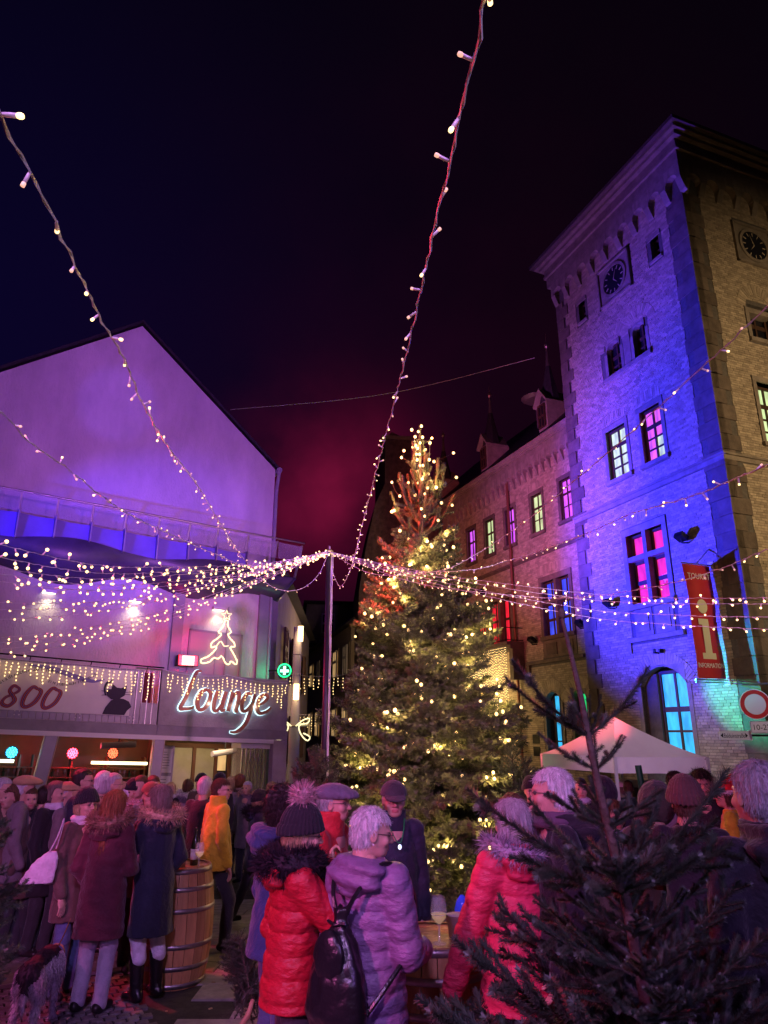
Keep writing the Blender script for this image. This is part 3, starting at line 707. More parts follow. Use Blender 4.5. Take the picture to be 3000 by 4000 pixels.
def gable_house():
    T = thing('gable_house', 'large gabled house with a blank pale wall washed in violet light', 'house')
    b = MB(); zb = -.5; fr = KG
    zb = 2.125
    front = [(-9.0, zb), (.42, zb), (.42, 8.65), (-3.28, 11.5), (-9.0, 6.95)]
    b.ext(fr, front, 0, -9); b.build('wall', M_PLAS, T)
    b = MB()
    for (s0, z0), (s1, z1) in (((-9.2, 6.85), (-3.28, 11.56)), ((.56, 8.60), (-3.28, 11.56))):
        b.ext(fr, [(s0, z0 + .01), (s1, z1 + .01), (s1, z1 + .09), (s0, z0 + .09)], .05, -9.1)
    b.build('roof', M_SLATE, T)
    b = MB(); b.tube([fr.pt(.5, .12, 8.62), fr.pt(.5, -9, 8.62)], .075, 8); b.tube([fr.pt(.5, .1, 8.6), fr.pt(.47, .08, 8.3), fr.pt(.45, .07, 8.0), fr.pt(.45, .07, 2.2)], .045, 8); b.build('downpipe', M_METP, T)
    # pilaster posts
    for s in (-1.78, .28):
        b = MB(); b.fb(fr, s - .12, s + .12, 0, .09, 3.3, 5.5); b.build('pilaster', M_METP, T)
    # grey door behind the neon tree
    b = MB(); b.fb(fr, -1.45, -.25, -.02, .03, 3.0, 4.25); d = b.build('door', mat('grey_door', (.42, .38, .40), .6), T)
    b = MB()
    for a, c, e, f in ((-1.49, -1.45, 3, 4.29), (-.25, -.21, 3, 4.29), (-1.49, -.21, 4.25, 4.30)): b.fb(fr, a, c, 0, .06, e, f)
    b.fb(fr, -.86, -.84, .03, .045, 3, 4.25); b.build('door_frame', M_METP, d)
    for k, s in enumerate((-4.5, -2.76, -.86)):
        z = (4.68, 4.74, 4.80)[k]
        b = MB(); b.fb(fr, s - .14, s + .14, 0, .14, z, z + .06); w = b.build('wall_lamp', M_WHITE, T)
        b = MB(); b.fb(fr, s - .12, s + .12, .02, .12, z - .012, z - .001); b.build('diffuser', emis('lamp_diffuser', (1, .93, .6), 4), w)
        p = fr.pt(s, .13, z - .05); lamp('wall_lamp_light', 'SPOT', p, (1, .88, .52), 13, fr.pt(s, .06, z - 1), .05, 118, .9)
gable_house()

def canopy():
    T = thing('wavy_canopy', 'wavy blue lit canopy with glass balustrade across the gable wall', 'canopy')
    ps = [-6.02, -5.36, -4.69, -4.02, -3.35, -2.67, -2.0, -1.36, -.63, .1, .75]
    wv = lambda s: 5.56 + .09 * sin((s + 5.0) * 2.1) + .02 * (s + 5)
    lv = lambda s: 5.05 + .14 * sin((s + 3.6) * 2.2) + .03 * (s + 4)
    zt = 6.42
    b = MB(); b.tube([KM.pt(-6.4, 0, zt - .02), KM.pt(.8, 0, zt + .06)], .022, 8); b.build('handrail', M_STEEL, T)
    for i, s in enumerate(ps[:-1]):
        s1 = ps[i + 1]; b = MB()
        b.fb(KM, s + .02, s1 - .02, -.015, 0, 6.0, zt - .03); b.build('glass_panel', mat('balustrade_glass', (.55, .5, .62), .1, trans=.0, alpha=.22), T)
    for s in ps:
        b = MB(); P = [(0, zt), (-.04, zt), (-.42, 5.7), (-.34, 5.7)]
        vs = [KM.pt(s + e, o, z) for e in (-.018, .018) for o, z in P]; b.add(vs, [(0, 1, 2, 3), (7, 6, 5, 4), (0, 4, 5, 1), (1, 5, 6, 2), (2, 6, 7, 3), (3, 7, 4, 0)]); b.build('bracket', M_STEEL, T)
    # fascia panels, slightly dished between the ribs
    for i in range(8):
        s0, s1 = ps[i], ps[i + 1]
        b = MB(); n = 8; top = []; bot = []
        for k in range(n + 1):
            s = s0 + .015 + (s1 - s0 - .03) * k / n; o = -.10 - .07 * sin(pi * k / n); top.append(KM.pt(s, o, 6.0)); bot.append(KM.pt(s, o + .05, wv(s) + .0))
        vs = top + bot + [tuple(Vector(p) + Vector((0, .02, 0))) for p in top] + [tuple(Vector(p) + Vector((0, .02, 0))) for p in bot]; m = n + 1
        fs = []
        for k in range(n): fs += [(k, k + 1, m + k + 1, m + k), (2 * m + k + 1, 2 * m + k, 3 * m + k, 3 * m + k + 1)]
        b.add(vs, fs); b.build('fascia_panel', mat('blue_lit_panel', (.20, .17, .50), .45, vary=.08), T, True)  # blue of the reflected flood light is put into the panel colour
    for i in range(9):
        s = ps[i]; b = MB(); b.fb(KM, s - .012, s + .012, -.2, .03, wv(s) - .02, 6.05); b.build('rib', M_METP, T)
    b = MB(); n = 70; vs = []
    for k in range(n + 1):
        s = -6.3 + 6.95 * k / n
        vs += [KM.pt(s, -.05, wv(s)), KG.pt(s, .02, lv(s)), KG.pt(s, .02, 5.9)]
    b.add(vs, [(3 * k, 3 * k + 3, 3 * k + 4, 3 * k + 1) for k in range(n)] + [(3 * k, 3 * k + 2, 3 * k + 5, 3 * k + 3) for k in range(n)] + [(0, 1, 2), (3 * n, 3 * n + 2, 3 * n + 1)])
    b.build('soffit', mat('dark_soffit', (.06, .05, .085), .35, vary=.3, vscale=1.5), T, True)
canopy()

def satellite():
    c = KG.shift(-1.0).pt(-5.3, 0, 9.35); t = thing('satellite_dish', 'round satellite dish on the roof of the gable house', 'satellite dish', c)
    b = MB(); R = Matrix.Rotation(radians(62), 3, 'X'); n = 20; vs = []
    for i in range(6):
        r = .44 * i / 5
        for k in range(n): q = 2 * pi * k / n; vs.append(R @ Vector((r * cos(q), r * sin(q), .28 * r * r)) + Vector((0, 0, .55)))
    b.add(vs, [(i * n + k, i * n + (k + 1) % n, (i + 1) * n + (k + 1) % n, (i + 1) * n + k) for i in range(5) for k in range(n)]); b.build('dish', M_METP, t, True)
    b = MB(); b.tube([(0, 0, -1.2), (0, 0, .5)], .03, 6); b.tube([(0, .02, .4), (0, -.35, .62)], .014, 5); b.box((0, -.36, .64), (.06, .08, .05)); b.build('mast', M_STEEL, t)
satellite()

def bar():
    T = thing('lounge_bar', 'low flat-roofed bar with an open front and lit back shelves', 'bar')
    zb = -.45; f = KF
    # fascia and parapet
    b = MB(); b.fb(f, -2.62, 0, -.12, 0, 2.14, 3.13); b.build('sign_wall', M_CONC, T)
    b = MB(); b.fb(f, -7.5, -2.62, -.12, -.004, 1.96, 2.14); b.fb(f, -2.62, .02, -.14, .012, 1.96, 2.137); b.build('fascia_beam', mat('violet_grey_beam', (.27, .24, .29), .6, vary=.15), T)
    b = MB(); b.fb(f, -7.5, -.29, -.3, .03, 1.88, 1.958); b.build('light_strip', mat('awning_white', (.7, .66, .70), .5), T)
    # boards of the parapet behind the banner, one by one
    for i in range(33):
        s = -6.2 + i * .108
        b = MB(); b.fb(f, s + .003, s + .103, -.05, -.02 - .003 * (i % 2), 2.145, 3.10 if s < -3.05 else 2.52); b.build('parapet_board', M_METP, T)
    b = MB(); b.fb(f, -3.08, -2.66, -.6, -.5, 2.5, 3.1); b.build('red_screen', mat('maroon_panel', (.22, .02, .03), .6), T)
    b = MB()
    for i in range(5): b.tube([f.pt(-3.05 + i * .1, -.03, 2.14), f.pt(-3.05 + i * .1, -.03, 3.12)], .011, 6)
    b.tube([f.pt(-3.1, -.03, 3.13), f.pt(-2.62, -.03, 3.13)], .016, 6); b.build('railing', M_STEEL, T)
    b = MB(); b.tube([f.pt(-7.4, .02, 3.17), f.pt(-2.6, .02, 3.17)], .014, 6)
    for i in range(9): b.tube([f.pt(-6.9 + i * .5, .02, 3.17), f.pt(-6.9 + i * .5, -.1, 3.05)], .009, 5)
    b.build('cable_rail', M_IRON, T)
    for s in (-4.98, -4.02, -3.1):
        for ds in (-.035, .035):
            for dz in (0, .06):
                b = MB(); b.tube([f.pt(s + ds, -.02, 2.2 + dz), f.pt(s + ds, .0, 2.2 + dz)], .011, 8); b.build('bolt', M_WHITE, T)
    # roof deck, side and back walls, floor slab
    b = MB(); b.fb(f, -8, .0, -3.4, -.13, 2.0, 2.12); b.build('roof', M_CONC, T)
    b = MB(); b.fb(f, -8, -1.85, -2.95, -2.8, zb, 2.0); b.fb(f, -1.85, .25, -2.95, -2.86, zb, 2.0); b.fb(f, -2.0, -1.85, -2.8, -2.2, zb, 2.0); b.build('back_wall', mat('bar_back_wall', (.20, .13, .08), .8, vary=.1), T)
    # posts: outer three lean, last is the flat pier
    for s, w, lean in ((-4.38, .19, .30), (-2.55, .17, .08), (-.13, .30, 0)):
        b = MB(); P = []
        for z in (zb, 1.955):
            k = -lean * (1.955 - z) / 2.4
            for ds, o in ((-w / 2, -.18), (w / 2, -.18), (w / 2, .0), (-w / 2, .0)): P.append(f.pt(s + ds + k, o - .001, z))
        b.add(P, BOXF); b.build('post', M_METP if lean else M_CONC, T)
        if lean:
            b = MB(); k = -lean
            for e in (-1, 1):
                b.tube([f.pt(s + e * (w / 2 + .012) - lean * .35, -.02, 1.1), f.pt(s + e * (w / 2 + .012), -.02, 1.93)], .009, 5)
            b.build('trim', mat('warm_edge', (.6, .5, .4), .4, .4), T)
    # back shelves, tubes and discs of light, glasses
    g = KI.shift(-.0)
    for z in (1.30, 1.12, .9):
        b = MB(); b.fb(g, -7, -2.1, 0, .28, z - .02, z); b.build('shelf', M_WOODR, T)
    for s in (-5.3, -4.55, -4.3, -3.6, -2.9, -2.15):
        b = MB(); b.fb(g, s - .015, s + .015, 0, .27, .9, 1.52); b.build('shelf_divider', M_WOODR, T)
    for s0, s1 in ((-6.4, -4.66), (-3.24, -2.12)):
        b = MB(); b.tube([g.pt(s0, .32, 1.40), g.pt(s1, .32, 1.40)], .030, 8); b.build('light_tube', emis('tube_light', (1, .86, .48), 3.2), T)
    bt = MB(); gm = 0
    for i in range(44):
        s = -6.6 + i * .1 + RN.uniform(-.02, .02); h = RN.uniform(.10, .17)
        b = MB(); c = g.pt(s, .12, 0); z0 = 1.12 + SLP * s
        if i % 3 == 0: b.lathe([(.028, z0), (.03, z0 + h * .6), (.011, z0 + h * .8), (.011, z0 + h * 1.15)], (c[0], c[1], 0), 7); nm = 'bottle'; mm = mat('bottle_glass', (.05, .10, .04), .1, spec=.8)
        else: b.lathe([(.022, z0), (.004, z0 + .01), (.004, z0 + .06), (.026, z0 + .09), (.022, z0 + .14)], (c[0], c[1], 0), 7); nm = 'wine_glass'; mm = mat('glassware', (.6, .55, .45), .1, alpha=.5)
        o = b.build(nm, mm); tag(o, 'small bottle on the back shelves of the bar' if nm == 'bottle' else 'upturned glass on the back shelves of the bar', nm.replace('_', ' '), 'bottles on the bar shelves' if nm == 'bottle' else 'glasses on the bar shelves')
    # stage spots inside
    for nm, s, z, c, e, pw, lab in (('stage_spot', -4.72, 1.56, (.03, .55, 1.0), 4, 12, 'round cyan stage spot inside the bar at far left'), ('stage_spot', -3.62, 1.57, (1, .03, .06), 12, 28, 'round glaring red stage spot inside the bar'), ('stage_spot', -2.84, 1.59, (1, .10, .04), 3, 6, 'small orange red stage spot above the long light tube')):
        t = thing(nm, lab, 'stage light', g.pt(s, .3, z), 0, 'stage spots in the bar')
        R = Matrix.Rotation(atan2(KD[1], KD[0]), 3, 'Z')
        b = MB(); q = [R @ Vector((0, y, 0)) for y in (.12, 0, -.02)]; b.tube(q, [.07, .115, .12], 16); b.build('housing', M_IRON, t)
        em = emis('spot_glow_%d' % int(s * 100), c, e)
        for k in range(19):
            r, a = ((0, 0) if k == 0 else (.032, k * pi / 3) if k < 7 else (.062, k * pi / 6))
            b = MB(); b.sph((0, 0, 0), .0155, 6, 4); l = b.build('led', em, t); l.location = R @ Vector((r * 1.35 * cos(a), -.025, r * 1.35 * sin(a))); l.scale = (1.35,) * 3
        p = g.pt(s, .42, z); lamp('stage_light', 'POINT', p, c, pw, None, .06)
    for k, (s, z, rz) in enumerate(((-2.95, 1.82, 0), (-.75, 1.72, .3))):
        t = thing('patio_heater', ['long grey heater hanging over the bar counter', 'tilted tube heater hanging in front of the glass doors'][k], 'heater', f.pt(s, -1.4, z + DZ), atan2(KD[1], KD[0]) + rz)
        b = MB(); b.tube([(-.33, 0, -.02), (.33, 0, .04 * k)], .06, 10); b.build('housing', M_METP, t)
        b = MB(); b.tube([(0, 0, .05), (0, 0, .36)], .014, 6); b.build('hanger', M_IRON, t)
    # folding glass front and doors on the right
    gl = mat('milky_door_glass', (.42, .38, .27), .3, vary=.1)
    gw = f.shift(-2.3)
    b = MB()
    for s in (-1.78, -1.12, -.62, -.30, .24): b.fb(gw, s - .035, s + .035, -.02, .05, zb, 1.78)
    b.fb(gw, -1.85, .5, -.018, .048, 1.74, 1.84); b.build('door_frame', M_WOODR, T)
    for s0, s1, m in ((-1.74, -1.16, gl), (-1.08, -.66, gl), (-.26, .2, gl), (.28, .6, gl)):
        b = MB(); b.fb(gw, s0, s1, 0, .012, zb + .1, 1.74); b.build('door_pane', m, T)
    b = MB(); b.fb(gw, -.585, -.335, -.1, -.08, .5, 1.74); b.build('dark_gap', M_DARK, T)
    b = MB(); b.fb(gw, -.56, -.36, -.05, -.03, 1.28, 1.62); b.build('lit_cabinet', G_WARM, T)
    b = MB(); b.fb(gw, -.56, -.36, -.05, -.03, 1.68, 1.74); b.build('lit_cabinet', G_WARM, T)
    for s, z0, z1 in ((-2.28, 1.28, 1.72), (-2.28, .72, 1.22), (-1.86, .85, 1.1)):
        b = MB(); b.fb(f.shift(-.9 if s < -2 else -2.2), s + (.02), s + .26, 0, .01, z0, z1); pm = b.build('menu_sheet', M_WHITE, T)
        b = MB()
        fm = f.shift(-.9 if s < -2 else -2.2)
        for i in range(7): b.fb(fm, s + .06, s + .06 + RN.uniform(.08, .16), .01, .013, z1 - .06 - i * (z1 - z0 - .1) / 7 - .008, z1 - .06 - i * (z1 - z0 - .1) / 7)
        b.build('menu_print', M_DARK, pm)
    b = MB(); b.fb(f.shift(-.905), -2.3, -1.98, -.03, 0, zb, 1.78); b.build('notice_panel', M_METP, T)
    fg = mat('folding_glass', (.45, .42, .35), .12, alpha=.35)
    for i in range(7):
        s = -.88 + i * .085; b = MB(); b.fb(f, s - .006, s + .006, -.62, -.12, zb + .03, 1.84); p = b.build('folding_glass', fg, T)
        b = MB(); b.fb(f, s - .012, s + .012, -.14, -.115, zb, 1.86); b.build('edge_profile', M_STEEL, p)
    b = MB(); b.fb(f, -.92, -.30, -.62, -.1, 1.78, 1.87); b.build('glass_track', M_WHITE, T)
    # warm light in the bar
    lamp('bar_tube_light', 'AREA', g.pt(-2.7, .45, 1.5), (1, .78, .42), 14, g.pt(-2.7, 3.5, .3), .9)
    lamp('bar_tube_light', 'AREA', g.pt(-5.4, .45, 1.5), (1, .78, .42), 12, g.pt(-5.4, 3.5, .3), .9)
    lamp('bar_ceiling_light', 'AREA', f.pt(-1.0, -1.2, 1.85), (1, .70, .36), 16, f.pt(-1.0, -1.8, 0), .8)
bar()

def text(s, fr, ss, o, z, size, mat_, parent=None, name='lettering', shear=0, ext=.004, align='LEFT', rot=0, xs=1):
    cu = bpy.data.curves.new(name, 'FONT'); cu.body = s; cu.size = size; cu.shear = shear; cu.extrude = ext; cu.align_x = align; cu.resolution_u = 3
    cu.materials.append(mat_); tmp = bpy.data.objects.new(name, cu); COL.objects.link(tmp); bpy.context.view_layer.update()
    me = bpy.data.meshes.new_from_object(tmp.evaluated_get(bpy.context.evaluated_depsgraph_get())); bpy.data.objects.remove(tmp); t = ob(name, me, parent)
    t.matrix_world = fr.mat(ss, o, z) @ Matrix.Rotation(rot, 4, 'Z') @ Matrix.Diagonal((xs, 1, 1, 1)); return t
def strokes(b, fr, ss, o, z, sc, paths, w=.06, th=.02, slant=0):
    """pen strokes: list of [(x,y,width)...] smoothed by catmull-rom"""
    for P in paths:
        Q = []
        for i in range(len(P) - 1):
            p0 = P[max(i - 1, 0)]; p1 = P[i]; p2 = P[i + 1]; p3 = P[min(i + 2, len(P) - 1)]
            for k in range(6):
                t = k / 6; Q.append(tuple(.5 * (2 * p1[j] + (p2[j] - p0[j]) * t + (2 * p0[j] - 5 * p1[j] + 4 * p2[j] - p3[j]) * t * t + (3 * p1[j] - p0[j] - 3 * p2[j] + p3[j]) * t ** 3) for j in range(3)))
        Q.append(P[-1])
        L = []; R = []
        for i, (x, y, ww) in enumerate(Q):
            a, c = Q[max(i - 1, 0)], Q[min(i + 1, len(Q) - 1)]; dx, dy = c[0] - a[0], c[1] - a[1]; l = hypot(dx, dy) or 1
            hx, hy = -dy / l * w * ww, dx / l * w * ww
            for lst, sg in ((L, 1), (R, -1)):
                X, Y = x + hx * sg, y + hy * sg; lst.append((ss + (X + slant * Y) * sc, z + Y * sc))
        m = len(L); vs = [fr.pt(*((p[0], oo, p[1]))) for oo in (o, o + th) for lst in (L, R) for p in lst]
        fs = []
        for i in range(m - 1):
            fs += [(2 * m + i, 2 * m + i + 1, 3 * m + i + 1, 3 * m + i), (i, m + i, m + i + 1, i + 1), (i, i + 1, 2 * m + i + 1, 2 * m + i), (m + i, 3 * m + i, 3 * m + i + 1, m + i + 1)]
        fs += [(0, 2 * m, 3 * m, m), (m - 1, 2 * m - 1, 4 * m - 1, 3 * m - 1)]
        b.add(vs, fs)

def lounge_sign():
    T = thing('lounge_sign', 'copper script Lounge sign with a cold white halo', 'sign')
    W_ = 1.75
    LP = {
     'L': [[(.30, .62, .5), (.22, .60, .9), (.16, .42, 1), (.09, .18, 1), (.02, .01, 1), (.10, 0, .9), (.20, .015, .8), (.245, .05, .4)]],
     'o': [[(.44, .33, .9), (.35, .29, 1.1), (.29, .14, 1.2), (.33, .01, 1), (.42, .02, 1), (.49, .14, 1.1), (.50, .27, 1), (.44, .33, .9)]],
     'u': [[(.62, .32, 1), (.58, .14, 1.1), (.59, .02, 1), (.65, .0, .8), (.72, .12, .7)], [(.77, .32, 1), (.73, .12, 1.1), (.73, .01, .9), (.79, .03, .5)]],
     'n': [[(.89, .32, 1), (.87, .16, 1.1), (.84, .0, 1)], [(.86, .12, .6), (.92, .27, .8), (.99, .32, 1), (1.01, .22, 1.1), (.98, .02, 1), (1.02, .02, .4)]],
     'g': [[(1.25, .30, .6), (1.16, .31, 1), (1.08, .18, 1.1), (1.09, .04, 1), (1.17, .03, .9), (1.27, .17, .8), (1.30, .31, .9)], [(1.30, .31, .9), (1.25, .05, 1), (1.18, -.18, 1), (1.04, -.32, .9), (.92, -.33, .5)]],
     'e': [[(1.36, .12, .6), (1.47, .18, .8), (1.54, .27, .9), (1.48, .32, .9), (1.39, .24, 1), (1.36, .08, 1.1), (1.42, .0, 1), (1.54, .03, .8), (1.62, .11, .4)]]}
    cop = mat('copper_letter', (.50, .20, .13), .5, .2)
    for k, p in LP.items():
        b = MB(); strokes(b, KF, -2.27, .055, 2.50 + DZ, 1.15, p, .031, .03, .05); b.build('letter', cop, T)
    hal = emis('cold_white_led', (.62, .95, 1.0), 1.6)
    for k, p in LP.items():
        b = MB(); strokes(b, KF, -2.27, .02, 2.50 + DZ, 1.15, p, .042, .012, .05); b.build('halo_led', hal, T)
    for s in (-2.1, -1.7, -1.2, -.75): lamp('halo_lamp', 'POINT', KF.pt(s, .10, 2.62 + DZ), (.6, .95, 1), .8, None, .04)
lounge_sign()

def banner800():
    T = thing('jubilee_banner', 'white banner with a large 800 and a black cat on the bar parapet', 'banner')
    f = KF
    b = MB(); n = 24; vs = []
    for k in range(n + 1):
        s = -7.2 + 4.05 * k / n; o = .012 + .008 * sin(k * 1.3)
        z0, z1 = 2.27, 3.07 + .01 * cos(k)
        vs += [f.pt(s, o, z0), f.pt(s, o, z1), f.pt(s, o - .004, z0), f.pt(s, o - .004, z1)]
    b.add(vs, [(4 * k, 4 * k + 4, 4 * k + 5, 4 * k + 1) for k in range(n)] + [(4 * k + 2, 4 * k + 3, 4 * k + 7, 4 * k + 6) for k in range(n)]); b.build('cloth', mat('banner_white', (.72, .68, .72), .6, vary=.04), T, True)
    for k, (c, w, m) in enumerate((((.30, .02, .03), 1.25, 0), ((.5, .12, .10), .7, 1), ((.06, .06, .25), .3, 2))):
        mm = mat('digit_ink_%d' % k, c, .6); b = MB(); o = .024 + .002 * k
        z8 = 2.33; sx = -5.26
        D8 = [(.22, .33, .6), (.13, .36, .9), (.09, .27, 1), (.16, .19, 1), (.22, .10, 1.1), (.14, .0, 1), (.03, .04, 1), (.05, .14, .8), (.16, .21, .7), (.24, .28, .8), (.22, .34, .6)]
        D0_ = lambda x: [(x + .18, .33, .8), (x + .09, .36, 1), (x + .01, .22, 1.2), (x + 0, .05, 1.1), (x + .08, .0, 1), (x + .20, .10, 1.2), (x + .25, .28, 1.1), (x + .18, .34, .8)]
        strokes(b, f, sx, o, z8, .92, [D8, D0_(.36), D0_(.70)], .026 * w, .002, .15); b.build('digits', mm, T)
    ink = mat('banner_ink', (.03, .02, .05), .6)
    # arched lettering, letter by letter
    def arcText(s, s0, s1, z0, zc, z1, size):
        n = len(s); adv = (s1 - s0) / n
        for i, ch in enumerate(s):
            if ch == ' ': continue
            t = i / n; x = s0 + adv * i; z = (1 - t) ** 2 * z0 + 2 * t * (1 - t) * zc + t * t * z1; dz = 2 * (1 - t) * (zc - z0) + 2 * t * (z1 - zc)
            text(ch, f, x, .03, z, size, ink, T, 'letter', .0, .001, rot=math.atan2(dz, s1 - s0))
    arcText('re Stadtrechte Zell (Mosel)', -5.42, -4.36, 2.56, 3.10, 2.88, .082)
    arcText('EIN JUBILÄUM FÜR ALLE', -4.58, -3.78, 2.76, 2.62, 2.96, .062)
    b = MB(); bl = mat('banner_swash', (.20, .16, .45), .6); strokes(b, f, -4.9, .0262, 3.0, 1, [[(0, .02, .4), (.35, .0, 1), (.7, -.10, 1.2), (1.05, -.17, .8), (1.25, -.12, .2)]], .035, .001); b.build('swash', bl, T)
    # plain black cat silhouette, sitting, one paw on the hip
    b = MB(); o = .026
    cat = [(-3.62, 2.28), (-3.24, 2.28), (-3.20, 2.36), (-3.13, 2.43), (-3.18, 2.52), (-3.28, 2.56), (-3.40, 2.57), (-3.50, 2.52), (-3.58, 2.40)]
    b.ext(f, cat, o, o + .002)
    b.ext(f, [(-3.60, 2.70), (-3.58, 2.60), (-3.50, 2.54), (-3.38, 2.54), (-3.27, 2.62), (-3.25, 2.72), (-3.25, 2.80), (-3.34, 2.745), (-3.42, 2.75), (-3.50, 2.81), (-3.51, 2.72)], o + .003, o + .005)
    strokes(b, f, 0, o + .006, 0, 1, [[(-3.60, 2.60, .6), (-3.63, 2.72, .9), (-3.60, 2.82, .9), (-3.54, 2.84, .7), (-3.50, 2.90, .5)]], .02, .002)
    strokes(b, f, 0, o + .006, 0, 1, [[(-3.27, 2.67, 1), (-3.13, 2.70, 1)], [(-3.27, 2.64, 1), (-3.12, 2.64, 1)], [(-3.56, 2.66, 1), (-3.68, 2.68, 1)], [(-3.56, 2.62, 1), (-3.67, 2.60, 1)]], .004, .002)
    b.build('cat_print', ink, T)
banner800()

# ---------------------------------------------------------------- string lights
BULB = MB(); BULB.k = 0; BULB.tube([(0, 0, 0), (0, 0, -.030)], [.0045, .0048], 6, True); BULB.k = 1; BULB.sph((0, 0, -.038), .0105, 6, 4)
BULB_ME = newmesh('bulb', BULB.v, BULB.f, [M_STEM, M_BULB], BULB.m, True)
BULB = MB(); BULB.k = 0; BULB.tube([(0, 0, 0), (0, 0, -.012), (0, 0, -.036)], [.0036, .0046, .0050], 8, True); BULB.k = 1; BULB.lathe([(.0052, -.047), (.0060, -.045), (.0060, -.038), (.0046, -.034)], n=8)
BULB_NEAR = newmesh('bulb', BULB.v, BULB.f, [M_STEM, M_BULB], BULB.m, True); BULB_DIM = newmesh('bulb', BULB.v, BULB.f, [M_STEM, M_DIMB], BULB.m, True)
BB = MB(); BB.sph((0, 0, 0), 1, 6, 4); DOT_ME = newmesh('bulb', BB.v, BB.f, [M_BULB], BB.m, True)
def cr(P, step):
    P = [Vector(p) for p in P]; Q = []
    for i in range(len(P) - 1):
        p0, p1, p2, p3 = P[max(i - 1, 0)], P[i], P[i + 1], P[min(i + 2, len(P) - 1)]
        n = max(2, int((p2 - p1).length / .02))
        for k in range(n):
            t = k / n; Q.append(.5 * (2 * p1 + (p2 - p0) * t + (2 * p0 - 5 * p1 + 4 * p2 - p3) * t * t + (3 * p1 - p0 - 3 * p2 + p3) * t ** 3))
    Q.append(P[-1]); out = [Q[0]]; acc = 0
    for a, c in zip(Q, Q[1:]):
        acc += (c - a).length
        if acc >= step: out.append(c); acc = 0
    return out
def string(P, label, sp=.122, wire=.0025, rs=1.0, near=False, group='light strings radiating from the mast'):
    pts = cr(P, sp / 3)
    T = thing('light_string', label, 'string lights', pts[0], 0, group); O = pts[0]
    pts = [p - O for p in pts]
    jit = [p + Vector((RN.uniform(-1, 1), RN.uniform(-1, 1), RN.uniform(-1, 1))) * .0035 for p in pts]
    # two strands twisted round each other
    b = MB()
    for ph in (0, pi):
        b.tube([p + Vector((cos(i * 2.1 + ph), 0, sin(i * 2.1 + ph))) * wire * .8 for i, p in enumerate(jit)], wire * .8, 4, False)
    b.build('cable', M_WIRE, T)
    for i in range(1, len(pts) - 1, 3):
        o = ob('bulb', (BULB_DIM if RN.random() < .4 else BULB_NEAR) if near else BULB_ME, T, jit[i]); s = rs * RN.uniform(.9, 1.1) * (.7 if near else 1)
        o.scale = (s, s, s); o.rotation_euler = (RN.gauss(0, .75), RN.gauss(0, .75), RN.uniform(0, 6.28))
        if RN.random() < .25: o.rotation_euler[0] += pi * .7
    return T
MT = at(1285, 2155, 10.0)
def pz(L): return [atz(x, y, z) for x, y, z in L]
